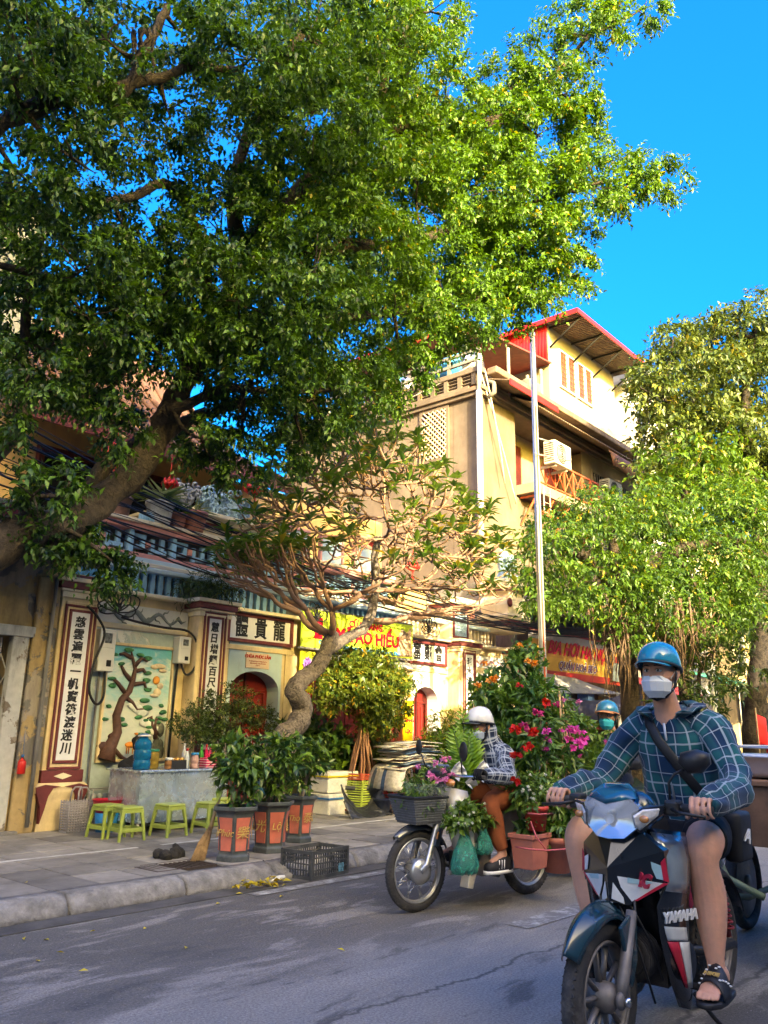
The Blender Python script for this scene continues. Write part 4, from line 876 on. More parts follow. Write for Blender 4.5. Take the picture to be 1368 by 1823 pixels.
for i in range(3): q = MB(); q.b2(19.9+i*1.7, 21.4+i*1.7, 9.28, 9.32, .13, 2.9); q.build('roller_shutter', steel, BS)
SG = thing('beer_sign', 'long yellow and red sign reading beer hall above the shop awning', 'sign', (0, 0, 0))
q = MB(); q.add([(15.15, 9.06, 2.42), (19.85, 9.06, 2.42), (19.85, 8.92, 3.42), (15.15, 8.92, 3.42), (15.15, 9.14, 2.42), (19.85, 9.14, 2.42), (19.85, 9.0, 3.42), (15.15, 9.0, 3.42)], [(0, 1, 2, 3), (7, 6, 5, 4), (0, 4, 5, 1), (1, 5, 6, 2), (2, 6, 7, 3), (3, 7, 4, 0)])
def sgm():
    m_, nt, b = nodes('printed yellow sign'); sx = nt.nodes.new('ShaderNodeSeparateXYZ'); L(nt, wpos(nt), sx.inputs[0])
    r_ = nt.nodes.new('ShaderNodeValToRGB'); r_.color_ramp.interpolation = 'CONSTANT'; mr = N(nt, 'ShaderNodeMapRange'); L(nt, sx.outputs[2], mr.inputs[0]); mr.inputs[1].default_value = 2.42; mr.inputs[2].default_value = 3.42
    L(nt, mr.outputs[0], r_.inputs[0]); e = r_.color_ramp.elements; e[0].color = c4((.50, .012, .015)); e[1].position = .15; e[1].color = c4((.72, .40, .035))
    for p_, c_ in ((.44, (.66, .32, .03)), (.78, (.50, .50, .47)), (.95, (.42, .03, .04))): q_ = e.new(p_); q_.color = c4(c_)
    n_ = ntex(nt, wpos(nt), 5, 5); c = mix(nt, ramp(nt, n_, .3, .7, (.3, .3, .3), (0, 0, 0)), r_.outputs[0], (.4, .2, .05)); L(nt, c, b.inputs['Base Color']); b.inputs['Roughness'].default_value = .45; return m_
q.build('board', sgm(), SG)
tl = math.radians(90)+math.atan2(.14, 1.0)
text('BIA HƠI HÀ NỘI', .40, rt, SG, (17.3, 8.955, 3.06), rot=(tl, 0, 0), bold=.012, shear=.25); text('QUÁN HOÀ BÉO', .24, MAT['white'], SG, (17.3, 9.005, 2.70), rot=(tl, 0, 0), bold=.016, shear=.2, ext=.003); text('QUÁN HOÀ BÉO', .24, mk('plum print', (.16, .02, .10), .5, bump=0), SG, (17.3, 9.0, 2.70), rot=(tl, 0, 0), bold=.002, shear=.2, ext=.005)
q = MB(); q.prism([(19.0, 2.5), (19.05, 2.8), (19.15, 2.95), (19.55, 2.95), (19.62, 2.8), (19.68, 2.5)], (8.985, 8.999)); q.build('basket_print', mk('printed crab basket', (.35, .42, .38), .5, var=.7, vs=12), SG); q = MB(); q.prism([(19.1, 2.95), (19.2, 3.1), (19.5, 3.1), (19.6, 2.95)], (8.965, 8.985)); q.build('food_print', mk('printed food', (.6, .08, .05), .5, var=.6, vs=14), SG)
# tilted tarpaulin awnings on poles in front of it
def tarp(name, label, P, mat, poles=True, val=None):
    t = thing(name, label, 'awning', (0, 0, 0)); q = MB(); n = 10; rings = []
    for i in range(n+1):
        a = Vector(P[0]).lerp(Vector(P[1]), i/n); b = Vector(P[3]).lerp(Vector(P[2]), i/n); sag = .12*math.sin(PI*i/n)
        rings.append([a.lerp(b, j/6)-V(0, 0, sag*math.sin(PI*j/6)+.03*math.sin(PI*j/6)) for j in range(7)])
    q.loft(rings, 0, True, False, False); solidify(q.build('canvas', mat, t), .012)
    for pnt in (P[0], P[1]): q = MB(); q.tube([(pnt[0], pnt[1], .13), pnt], .02, 6); q.build('pole', steel, t)
    if val:
        q = MB(); rings = []
        for i in range(13):
            a = Vector(P[0]).lerp(Vector(P[1]), i/12)-V(0, 0, .12*math.sin(PI*i/12)); rings.append([a+V(0, .05, -.01), a+V(0, .06+.02*math.sin(i*2), -.42)])
        q.loft(rings, 0, True, False, False); solidify(q.build('valance', val, t), .01)
beige = mk('beige tarpaulin', (.50, .46, .38), .8, var=.15, vs=2, dirt=.2, bump=.2, bs=8, bd=.03)
tarp('tarpaulin_awning', 'beige tarpaulin awning with grey valance below the yellow sign', [(14.0, 7.8, 1.98), (17.0, 7.8, 2.08), (17.0, 8.95, 2.45), (14.6, 8.95, 2.5)], beige, val=mk('grey-violet canvas', (.14, .13, .19), .8, var=.2))
tarp('tarpaulin_awning', 'pale tarpaulin flap drooping right of the yellow sign', [(17.4, 7.7, 1.85), (19.2, 7.7, 1.55), (18.6, 8.9, 2.05), (17.3, 8.9, 2.3)], beige)
tarp('maroon_awning', 'maroon awning further along the shop front', [(19.6, 7.8, 2.2), (22.5, 7.8, 2.2), (22.5, 9.2, 2.7), (19.6, 9.2, 2.7)], mk('maroon canvas', (.20, .02, .04), .8, var=.2))
tarp('green_awning', 'teal awning far along the shop row', [(24, 7.6, 2.6), (28, 7.6, 2.6), (28, 9.2, 3.1), (24, 9.2, 3.1)], mk('teal canvas', (.03, .25, .22), .8, var=.2))
tarp('striped_awning', 'pale awning far along the shop row beyond the teal one', [(29, 7.6, 2.7), (34, 7.6, 2.7), (34, 9.2, 3.3), (29, 9.2, 3.3)], beige)
# ------------------------------------------------------------ trees and plants
nr = np.random.default_rng(5)
def unit(a): return a/np.maximum(np.linalg.norm(a, axis=-1, keepdims=True), 1e-9)
class Leaves:
    def __init__(s): s.b = []; s.d = []; s.n = []; s.l = []; s.w = []; s.t = []
    def add(s, b, d, n, l, w, t): s.b.append(b); s.d.append(d); s.n.append(n); s.l.append(l); s.w.append(w); s.t.append(t)
    def build(s, name, mat, parent, fold=.25, droop=.18):
        b = np.concatenate(s.b); d = unit(np.concatenate(s.d)); n = np.concatenate(s.n); l = np.concatenate(s.l)[:, None]; w = np.concatenate(s.w)[:, None]; t = np.concatenate(s.t)
        side = unit(np.cross(d, n)); n = np.cross(side, d); k = len(b)
        up = n*l
        m = b+d*l*.45+up*.02; Lf = m+side*w+up*fold*.35; Rt = m-side*w+up*fold*.35; tip = b+d*l-up*droop
        v = np.stack([b, Lf, m, Rt, tip], 1).reshape(-1, 3)
        o = (np.arange(k)*5)[:, None, None]; f = (np.array([[0, 2, 1], [0, 3, 2], [1, 2, 4], [2, 3, 4]])[None]+o).reshape(-1, 3)
        me = bpy.data.meshes.new(name); me.vertices.add(len(v)); me.vertices.foreach_set('co', v.astype(np.float32).ravel())
        me.loops.add(f.size); me.loops.foreach_set('vertex_index', f.astype(np.int32).ravel()); me.polygons.add(len(f))
        me.polygons.foreach_set('loop_start', np.arange(0, f.size, 3, dtype=np.int32)); me.polygons.foreach_set('loop_total', np.full(len(f), 3, np.int32))
        at_ = me.attributes.new('tint', 'FLOAT', 'POINT'); at_.data.foreach_set('value', np.repeat(np.clip(t, 0, 1), 5).astype(np.float32))
        me.polygons.foreach_set('use_smooth', np.ones(len(f), bool)); me.materials.append(mat); me.update(); me.validate()
        return link(name, me, parent)
def rdir(n): return unit(nr.normal(size=(n, 3)))
def twigs(LS, o, d, ln, nl, leaf, asp, droop=.5, tint=.5, tv=.25, spread=1.0, up=.8):
    """leafy twigs: o, d arrays of starts and directions; nl leaves on each"""
    k = len(o); t = (np.arange(nl)+.4)/nl
    side = unit(np.cross(d, rdir(k)))
    P = o[:, None]+d[:, None]*(ln[:, None]*t[None])[..., None]
    P[..., 2] -= (ln[:, None]*t[None]**2)*droop*.55
    sg = np.where(np.arange(nl) % 2 == 0, 1., -1.)[None, :, None]
    D = d[:, None]*.55+side[:, None]*sg*.8*spread+nr.normal(size=(k, nl, 3))*.28; D[..., 2] -= droop*.75
    Nn = nr.normal(size=(k, nl, 3))*.40+d[:, None]*.3; Nn[..., 2] += up
    sz = leaf*nr.uniform(.55, 1.3, (k, nl))
    tt = tint+nr.normal(size=(k, 1))*tv*.6+nr.normal(size=(k, nl))*tv*.6
    LS.add(P.reshape(-1, 3), D.reshape(-1, 3), Nn.reshape(-1, 3), sz.ravel(), (sz*asp*.5).ravel(), tt.ravel())
def clumps(LS, c, r, nclump, ntw, ln, nl, leaf, asp, droop=.5, tint=.5, tv=.25, shell=.65, out=None, csz=.35, hem=0., spread=1.0):
    """a lobe: clumps near its surface, each a burst of twigs"""
    c = np.array(c); r = np.array(r)*np.ones(3)
    u = rdir(nclump)
    if hem: u[:, 2] = np.abs(u[:, 2])*hem+u[:, 2]*(1-hem); u = unit(u)
    rad = shell+(1-shell)*nr.random(nclump)**.6
    cc = c+u*r*rad[:, None]; ctint = tint+nr.normal(size=nclump)*tv*.5
    o = np.repeat(cc, ntw, 0)+nr.normal(size=(nclump*ntw, 3))*csz*r*.55*np.array([1.15, 1.15, .5])
    d = unit(np.repeat(u, ntw, 0)*1.0+rdir(nclump*ntw)*.9+(np.array(out)*.6 if out is not None else 0))
    d[:, 2] = d[:, 2]*.6-.05; d = unit(d)
    k = len(o); twigs(LS, o, d, ln*nr.uniform(.6, 1.25, k), nl, leaf, asp, droop, np.repeat(ctint, ntw)[:, None] if False else tint+0*0, tv, spread)
def atd(px, py, d):
    return CC+(CF+CR*(px-684)/FPX-CU*(py-911.5)/FPX)*d
def limb(m, pts, r0, r1, n=8, wob=.03, seed=1, k=6):
    P = [Vector(p) for p in pts]; out = []; r_ = random.Random(seed)
    for i in range(len(P)-1):
        a = P[max(i-1, 0)]; b = P[i]; c = P[i+1]; d = P[min(i+2, len(P)-1)]
        for t in range(k):
            u = t/k; q = .5*((2*b)+(-a+c)*u+(2*a-5*b+4*c-d)*u*u+(-a+3*b-3*c+d)*u**3); out.append(q)
    out.append(P[-1]); N_ = len(out)
    rr = [r0+(r1-r0)*(i/(N_-1))**.8 for i in range(N_)]
    out = [q+Vector((mnoise.noise(q*2.3+V(seed, 0, 0)), mnoise.noise(q*2.3+V(0, seed, 5)), mnoise.noise(q*2.3+V(3, 1, seed))))*wob*rr[i]/max(r0, .02) for i, q in enumerate(out)]
    rr = [x*(1+.16*mnoise.noise(out[i]*5.5)) for i, x in enumerate(rr)]
    b0 = len(m.v); m.tube(out, rr, n)
    if r0 > .07:
        for q in range(b0, len(m.v)):
            p_ = Vector(m.v[q]); m.v[q] = tuple(p_+mnoise.noise_vector(p_*6)*.026+mnoise.noise_vector(p_*17)*.017)
    return out
def barkmat(name, col, scale=14, dark=(.03, .026, .022), rough=.85):
    m, nt, b = nodes(name); p = wpos(nt); n1 = ntex(nt, p, scale, 8, .72, .6); n2 = ntex(nt, p, 2.5, 4)
    c = ramp(nt, n1, .38, .62, dark, col); c = mix(nt, ramp(nt, n2, .45, .7, (0, 0, 0), (.5, .5, .5)), c, tuple(x*1.5 for x in col)); L(nt, c, b.inputs['Base Color'])
    b.inputs['Roughness'].default_value = rough; b.inputs['Specular IOR Level'].default_value = .2; bumpn(nt, b, n1, 1.0, .05); return m

# ---- the big leaning fig
MAT['figbark'] = barkmat('fig bark', (.092, .070, .050), 18); MAT['figleaf'] = leafmat('fig leaf', (.008, .031, .009), (.145, .300, .020), .45, .30, (.42, .33, .03))
FIG = thing('fig_tree', 'huge leaning fig tree whose leafy crown fills the top left', 'tree', (1.75, 6.45, .13))
FIG_M = Matrix.Translation(-FIG.location)
tr = MB(); A = lambda px, py, d: atd(px, py, d+1.9*min(1, max(0, (px-560)/320)))
limb(tr, [(1.75, 6.45, .0), (1.9, 6.5, .9), (2.25, 6.52, 1.9), at(0, 965, Y=6.5), at(95, 935, Y=6.5), at(190, 885, Y=6.5), at(262, 812, Y=6.5), at(305, 730, Y=6.5), at(345, 650, Y=6.6), at(430, 480, Y=6.8)], .20, .10, 26, .10, 2, 12)
tr.lathe([(.50, -.02), (.42, .06), (.34, .2), (.30, .5)], 14, (1.75, 6.45, .13))
limb(tr, [at(120, 915, Y=6.7), at(190, 830, Y=6.9), at(270, 770, Y=7.0), at(330, 700, Y=7.0)], .09, .06, 10, .05, 3)
limb(tr, [at(270, 795, Y=6.5), at(340, 745, Y=6.8), at(430, 720, Y=7.2), at(560, 690, Y=7.4)], .08, .03, 9, .05, 4)
tr.xf(FIG_M); tr.build('trunk', MAT['figbark'], FIG)
br = MB(); SK = []
for k_, (pts, r0, r1) in enumerate((([A(430, 480, 9.0), A(530, 340, 9.1), A(640, 240, 9.1), A(800, 230, 9.1), A(930, 190, 9.2), A(1050, 60, 9.5)], .14, .03), ([A(430, 480, 9.0), A(560, 440, 8.8), A(720, 430, 8.8), A(870, 390, 9), A(1010, 340, 9.1), A(1150, 310, 9.2)], .10, .02),
      ([A(345, 650, 8.4), A(500, 590, 8.3), A(650, 560, 8.4), A(800, 540, 8.6), A(930, 510, 8.8)], .09, .02), ([A(640, 240, 9.1), A(700, 120, 9), A(740, 10, 9)], .07, .03), ([A(430, 480, 9.0), A(420, 330, 8.6), A(470, 180, 8.4), A(540, 60, 8.4)], .10, .04),
      ([A(-160, 330, 6.2), A(0, 225, 6.5), A(120, 178, 6.8), A(215, 160, 7.0), A(255, 95, 7.1), A(300, 10, 7.3)], .09, .035), ([A(345, 650, 8.4), A(250, 540, 7.8), A(120, 500, 7.2), A(0, 470, 6.8)], .07, .03), ([A(380, 570, 8.7), A(330, 350, 8.0), A(230, 350, 7.4), A(160, 370, 7.2)], .07, .03),
      ([A(-60, 900, 6.4), A(30, 760, 6.8), A(38, 680, 7.0), A(45, 590, 7.1), A(70, 420, 7.1)], .07, .04), ([A(38, 690, 7.0), A(100, 690, 7.2), A(190, 700, 7.4)], .035, .02), ([A(215, 160, 7), A(330, 130, 7.4), A(420, 120, 7.8)], .06, .03), ([A(300, 730, 7.7), A(420, 690, 7.8), A(520, 700, 8), A(620, 690, 8.2)], .06, .02), ([A(95, 935, 6.8), A(150, 960, 6.8), A(200, 1000, 6.9)], .03, .01), ([A(190, 880, 7.2), A(100, 880, 6.9), A(50, 880, 6.8)], .03, .015))):
    SK += limb(br, pts, r0, r1, 8, .09, 20+k_)
LOB = [(1150, 12, 34, 9.5), (1095, 40, 42, 9.4), (1030, 60, 55, 9.3), (970, 110, 62, 9.2), (1010, 165, 50, 9.1), (905, 150, 52, 9.2), (885, 220, 70, 9.0), (965, 245, 78, 9.0), (1030, 215, 36, 9), (1040, 270, 40, 9),
 (1172, 312, 46, 9.2), (1110, 325, 55, 9.1), (1040, 335, 70, 9.0), (960, 345, 78, 8.9), (1005, 415, 55, 9), (930, 430, 78, 8.8), (860, 330, 88, 8.8),
 (1015, 485, 45, 9), (955, 500, 60, 8.9), (870, 470, 82, 8.6), (905, 545, 45, 8.8), (830, 550, 68, 8.5), (780, 490, 88, 8.4), (760, 590, 55, 8.4), (715, 650, 50, 8.3), (705, 560, 78, 8.3), (690, 700, 34, 8.3),
 (770, 20, 62, 9.1), (680, 40, 88, 8.9), (620, 110, 98, 8.7), (730, 130, 88, 8.8), (795, 180, 52, 9), (700, 230, 98, 8.6), (800, 275, 78, 8.7), (740, 345, 98, 8.4), (640, 310, 98, 8.2), (560, 200, 108, 8.0), (560, 60, 108, 8.2),
 (620, 420, 108, 8.1), (540, 330, 105, 8.0), (680, 460, 88, 8.2), (560, 490, 108, 7.9), (600, 600, 98, 8.0), (500, 570, 105, 7.8), (640, 680, 66, 8.1), (560, 710, 75, 8.0),
 (450, 100, 112, 7.8), (430, 250, 100, 7.8), (400, 410, 100, 7.8), (420, 520, 105, 7.6), (330, 500, 105, 7.4), (240, 490, 95, 7.2), (150, 480, 88, 7.0), (60, 440, 95, 6.8), (60, 560, 88, 6.8), (160, 570, 88, 7.0), (260, 600, 88, 7.2), (350, 610, 85, 7.5), (450, 650, 88, 7.7), (500, 740, 55, 7.9), (425, 750, 62, 7.8), (350, 780, 36, 7.6), (430, 800, 45, 8.0), (485, 815, 42, 8.2), (385, 825, 30, 7.9), (540, 790, 42, 8.3),
 (50, 60, 85, 6.5), (60, 200, 70, 6.5), (140, 290, 70, 6.8), (60, 330, 85, 6.6), (220, 400, 75, 7.1), (330, 60, 70, 7.4), (230, 250, 60, 7.0), (300, 200, 55, 7.2), (100, 130, 70, 6.6), (180, 60, 70, 6.8), (20, 130, 60, 6.3), (130, 190, 60, 6.6), (240, 150, 50, 6.9), (0, 0, 80, 6.4), (110, 20, 70, 6.6),
 (200, 715, 52, 7.3), (140, 680, 62, 7.1), (60, 650, 75, 6.9), (25, 720, 55, 6.8), (210, 765, 40, 7.3), (100, 620, 75, 7.0), (60, 880, 52, 6.6), (115, 868, 42, 6.7), (25, 925, 36, 6.5), (170, 985, 34, 6.8), (130, 960, 38, 6.7), (205, 1015, 26, 6.9), (80, 975, 32, 6.6)]
LS = Leaves()
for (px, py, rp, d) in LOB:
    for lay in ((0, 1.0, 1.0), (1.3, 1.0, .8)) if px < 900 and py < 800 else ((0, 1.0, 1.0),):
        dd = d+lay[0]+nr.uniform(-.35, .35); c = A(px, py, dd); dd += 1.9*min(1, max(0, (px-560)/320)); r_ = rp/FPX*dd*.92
        n_ = max(6, int((30 if px < 800 else 44)*lay[2]*(r_/.5)**2)); clumps(LS, c, (r_, r_, r_*.9), n_, 11, .20, 8, .068, .46, .62, .24+.10*(px > 430)+.20*(px > 600), .25, .6, None, .18)  # tint steps put the crown's shaded left and sunlit right into leaf colour
        cv = Vector(c); j = min(range(len(SK)), key=lambda q: (SK[q]-cv).length+(.0 if q % 7 else .15)); s_ = SK[j]
        if lay[0] == 0 and (s_-cv).length > .12:
            mid = s_.lerp(cv, .5)+V(0, 0, -.05); limb(br, [s_, mid, cv], .03, .008, 5, .05, int(px), 3)
            for q in range(3):
                e = cv+Vector(rdir(1)[0])*r_*.8; limb(br, [cv.lerp(mid, .3), cv.lerp(e, .5), e], .012, .004, 4, .02, int(py+q), 2)
# loose hanging aerial roots on the lit limb
for i in range(14):
    a = Vector(A(255+rng.uniform(-20, 20), 75+rng.uniform(-30, 30), 7.0)); br.tube([a, a+V(rng.uniform(-.05, .05), -.03, -.12), a+V(rng.uniform(-.1, .1), -.04, -.3)], [.02, .014, .004], 5)
br.xf(FIG_M); br.build('branches', MAT['figbark'], FIG)
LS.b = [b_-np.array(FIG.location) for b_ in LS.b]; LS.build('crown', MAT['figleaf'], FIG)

# ---- the frangipani in front of the temple
MAT['plumbark'] = barkmat('frangipani bark', (.27, .22, .175), 22, (.055, .046, .04), .8); MAT['plumtwig'] = mk('frangipani twig', (.34, .20, .125), .75, var=.35, vs=6, bump=.3, bs=40)
MAT['plumleaf'] = leafmat('frangipani leaf', (.035, .105, .026), (.19, .31, .035), .35, .3, (.42, .33, .03))
PLUM = thing('frangipani_tree', 'frangipani tree with bent trunk and bare forked branches before the temple', 'tree', (6.85, 7.6, .13))
PM = Matrix.Translation(-PLUM.location); Yp = 7.6
tr = MB(); B = lambda px, py, y=Yp: at(px, py, Y=y)
limb(tr, [(6.85, Yp, .10), B(478, 1400), B(500, 1330), B(540, 1262), B(522, 1232), B(560, 1198), B(573, 1172), B(592, 1130)], .165, .09, 24, .12, 5, 12)
limb(tr, [B(580, 1158), B(625, 1128), B(655, 1108), B(668, 1060, 7.55), B(670, 990, 7.5), B(672, 955, 7.5)], .085, .05, 10, .05, 6); tr.xf(PM); tr.build('trunk', MAT['plumbark'], PLUM)
tw = MB(); nodes_ = [(Vector(B(590, 1132)), .095), (Vector(B(650, 1105)), .085), (Vector(B(668, 1050, 7.55)), .07), (Vector(B(671, 965, 7.5)), .06)]
rp_ = random.Random(4); cen = Vector((8.5, 7.55, 3.35)); tips = []
while len(tips) < 1300:
    u = Vector((rp_.gauss(0, 1), rp_.gauss(0, 1), rp_.gauss(0, 1))).normalized()
    if u.z < -.22: continue
    s_ = rp_.uniform(.55, 1.0)**.6; p_ = cen+Vector((u.x*2.45, u.y*1.75, u.z*(2.15 if u.z > 0 else .9)))*s_
    if p_.x < 5.6 or p_.y > 9.0 and p_.z < 3.6: continue
    tips.append(p_)
def kmeans(pts, k, it=6):
    cs = rp_.sample(pts, min(k, len(pts)))
    for _ in range(it):
        g = [[] for _ in cs]
        for p_ in pts: g[min(range(len(cs)), key=lambda i: (p_-cs[i]).length_squared)].append(p_)
        cs = [sum(q, Vector())/len(q) if q else cs[i] for i, q in enumerate(g)]
    return [q for q in g if q]
LP = Leaves()
def seg(a, b, ra, rb, bend, n=6):
    up = V(0, 0, 1); d = (b-a); mid = a.lerp(b, .5)+Vector((d.x, d.y, 0))*.16+V(rp_.uniform(-1, 1), rp_.uniform(-1, 1), -.8)*bend*d.length
    P = [a, a.lerp(mid, .55)*.5+((a+mid)*.5)*.5, mid, (mid+b)*.5+V(0, 0, -.02), b]; tw.tube(P, [ra, ra*.95, (ra+rb)/2, rb*1.05, rb], n)
def branch(node, r, pts, depth):
    if len(pts) == 1 or depth >= 4:
        for p_ in pts[:4]:
            seg(node, p_, min(r, .018), .012, .05, 5)
            d = (p_-node).normalized(); end = p_+(d+V(0, 0, .9)).normalized()*rp_.uniform(.08, .2); tw.tube([p_, (p_+end)/2+d*.01, end], [.012, .013, .010], 5)
            rel = (p_-cen); outer = Vector((rel.x/2.45, rel.y/1.75, max(0, rel.z)/1.95)).length
            if rp_.random() < (.98 if outer > .55 and rel.z > .05 else .36) or (rel.x < -1.3 and rp_.random() < .75):
                nl = rp_.randint(7, 11); th = np.arange(nl)*2.4+rp_.random()*6; el = nr.uniform(-.1, .9, nl)
                D = np.stack([np.cos(th)*np.cos(el), np.sin(th)*np.cos(el), np.sin(el)], 1); nn = np.stack([-np.cos(th)*np.sin(el)*.8, -np.sin(th)*np.sin(el)*.8, np.cos(el)], 1)
                l_ = nr.uniform(.13, .27, nl); LP.add(np.repeat(np.array(end)[None], nl, 0)-np.array(PLUM.location), D, nn, l_, l_*.15, np.clip(.5+nr.normal(size=nl)*.3, 0, 1))
        return
    gs = kmeans(pts, {0: 3, 1: 3, 2: 3, 3: 3}[depth])
    for g_ in gs:
        c_ = sum(g_, Vector())/len(g_); k_ = {0: .36, 1: .42, 2: .48, 3: .5}[depth]; nx_ = node.lerp(c_, k_); r2 = max(.015, r*(.72 if depth < 2 else .66)); seg(node, nx_, r*.9, r2, .06, 7 if depth < 2 else 5); branch(nx_, r2, g_, depth+1)
left = list(tips); groups = [[], [], [], []]
for p_ in left:
    # nearest starting fork, with the lower forks serving the low left and low right
    groups[min(range(4), key=lambda i: ((p_-nodes_[i][0]).length*(1.0+.12*i if p_.z < 3.2 else 1.25-.09*i)))].append(p_)
for (nd, r_), g_ in zip(nodes_, groups):
    if g_: branch(nd, r_*.55, g_, 0)
tw.xf(PM); tw.build('branches', MAT['plumtwig'], PLUM); LP.build('crown', MAT['plumleaf'], PLUM, .25, .14)

# ---- trees to the right
MAT['leafB'] = leafmat('bright fig leaf', (.016, .055, .010), (.115, .215, .018), .4, .34, (.3, .26, .03)); MAT['leafO'] = leafmat('olive leaf', (.020, .048, .014), (.115, .155, .030), .42, .25, (.28, .24, .04)); MAT['leafD'] = leafmat('dark shrub leaf', (.016, .045, .012), (.085, .130, .022), .33, .25)
def lobes_tree(name, label, base, lobes, mat, leaf, asp, trunk, bark, r0, cl, ntw=5, nl=7, ln=.28, droop=.6, tint=.5, back=1.2, group=None):
    t = thing(name, label, 'tree', base, 0, group); M_ = Matrix.Translation(-Vector(base)); tr = MB(); sk = []
    for pts, a, b in trunk: sk += limb(tr, pts, a, b, 10, .08, int(a*1000))
    LS = Leaves()
    for (px, py, rp, d) in lobes:
        for off in ((0., back) if back else (0.,)):
            dd = d+off+nr.uniform(-.4, .4); c = atd(px, py, dd); r_ = rp/FPX*dd*.95; n_ = max(7, int(cl*(r_/.8)**2)); clumps(LS, c, (r_, r_, r_*.85), n_, ntw, ln, nl, leaf, asp, droop, tint, .3, .55, None, .3)
            if off == 0:
                cv = Vector(c); s_ = min(sk, key=lambda q: (q-cv).length); mid = s_.lerp(cv, .5)+V(0, 0, -.1); limb(tr, [s_, mid, cv], r0*.2, r0*.05, 5, .05, int(px), 3)
    LS.b = [b_-np.array(base) for b_ in LS.b]; tr.xf(M_); tr.build('trunk', bark, t); LS.build('crown', mat, t); return t
b1 = Vector((15.6, 7.0, .13))
T1 = lobes_tree('banyan_tree', 'bright green banyan with hanging aerial roots behind the man on the black motorbike', b1,
 [(985, 950, 50, 14), (960, 1000, 40, 13.6), (1000, 1045, 55, 13.8), (1060, 960, 70, 14.5), (1090, 1040, 75, 14.2), (1150, 970, 75, 15), (1180, 1060, 75, 14.6), (1240, 990, 75, 15.4), (1270, 1080, 65, 15), (1130, 1110, 55, 14.4), (1210, 1130, 45, 14.6), (1320, 960, 70, 16), (1350, 1040, 60, 15.6), (1060, 905, 45, 15), (1180, 905, 50, 15.5), (1290, 900, 60, 16.2), (1350, 890, 50, 16.5), (960, 1060, 32, 13.4)],
 MAT['leafB'], .105, .40, [([b1-V(0, 0, .1), atd(1120, 1200, 15.2), atd(1108, 1120, 15.0), atd(1100, 1040, 14.8)], .20, .15), ([atd(1100, 1050, 14.8), atd(1020, 980, 14.4), atd(960, 1020, 13.8)], .14, .05), ([atd(1100, 1050, 14.8), atd(1200, 980, 15.2), atd(1320, 960, 16)], .16, .06), ([atd(1100, 1050, 14.8), atd(1090, 960, 14.8), atd(1080, 920, 15)], .14, .05)], MAT['figbark'], .3, 60, 5, 8, .28)
ar = MB()
for i in range(150):     # aerial roots in hanging skirts
    gx = rng.choice([1080, 1100, 1115, 1190, 1215, 1240]); a = Vector(atd(gx+rng.gauss(0, 16), rng.uniform(1060, 1120), 14.4+rng.uniform(-.3, .5))); ln_ = rng.uniform(.5, 1.5)
    if gx in (1000, 1240): ln_ *= .6
    ar.tube([a-Vector(b1), a+V(rng.uniform(-.12, .12), rng.uniform(-.1, .1), -ln_*.4)-Vector(b1), a+V(rng.uniform(-.10, .10), 0, -ln_*.7)-Vector(b1), a+V(rng.uniform(-.12, .12), rng.uniform(-.1, .1), -ln_)-Vector(b1)], [rng.uniform(.010, .025), .012, .009, .003], 5)
ar = ar.build('aerial_roots', mk('aerial root bark', (.15, .095, .06), .8, var=.4, vs=8), T1); ar['kind'] = 'stuff'
b2 = Vector((22.0, 6.7, .13))
lobes_tree('street_tree', 'tall olive-leaved tree with dark straight trunk at the right edge', b2,
 [(1350, 570, 50, 22), (1310, 610, 55, 22), (1250, 620, 50, 21.5), (1200, 640, 40, 21), (1160, 660, 32, 20.5), (1140, 690, 26, 20), (1185, 710, 50, 20.5), (1250, 690, 70, 21), (1330, 680, 70, 21.5), (1200, 780, 60, 20.5), (1270, 770, 65, 20.5), (1350, 770, 60, 21), (1180, 815, 40, 20), (1240, 850, 60, 20), (1320, 850, 65, 20.5), (1180, 880, 40, 20), (1265, 575, 26, 21.8), (1200, 600, 25, 21), (1170, 750, 34, 20.4), (1380, 650, 60, 22), (1380, 850, 60, 21)],
 MAT['leafO'], .17, .42, [([b2-V(0, 0, .1), atd(1346, 1300, 19.8), atd(1352, 1180, 20), atd(1362, 1060, 20.4), atd(1350, 920, 20.8), atd(1320, 780, 21.2)], .30, .2), ([atd(1350, 900, 20.8), atd(1240, 760, 20.8), atd(1180, 700, 20.6)], .15, .05), ([atd(1330, 800, 21), atd(1330, 680, 21.6), atd(1345, 590, 22)], .15, .05)], barkmat('dark street tree bark', (.055, .045, .04), 10, (.012, .011, .011)), .35, 30, 5, 7, .42, .55)
lobes_tree('yellow_green_tree', 'smaller yellow-green tree whose top shows before the tall olive one', Vector((19.5, 7.4, .13)),
 [(1150, 900, 45, 18), (1200, 830, 45, 18.4), (1250, 800, 50, 18.6), (1280, 850, 55, 18.5), (1210, 880, 55, 18), (1130, 930, 40, 17.6)], MAT['leafB'], .17, .4, [([Vector((19.5, 7.4, .1)), atd(1215, 1150, 18), atd(1215, 1000, 18.2), atd(1220, 860, 18.4)], .16, .07)], MAT['figbark'], .16, 36, 5, 7, .34, .5, .55, 0)
b3 = Vector((12.3, 6.5, .13))
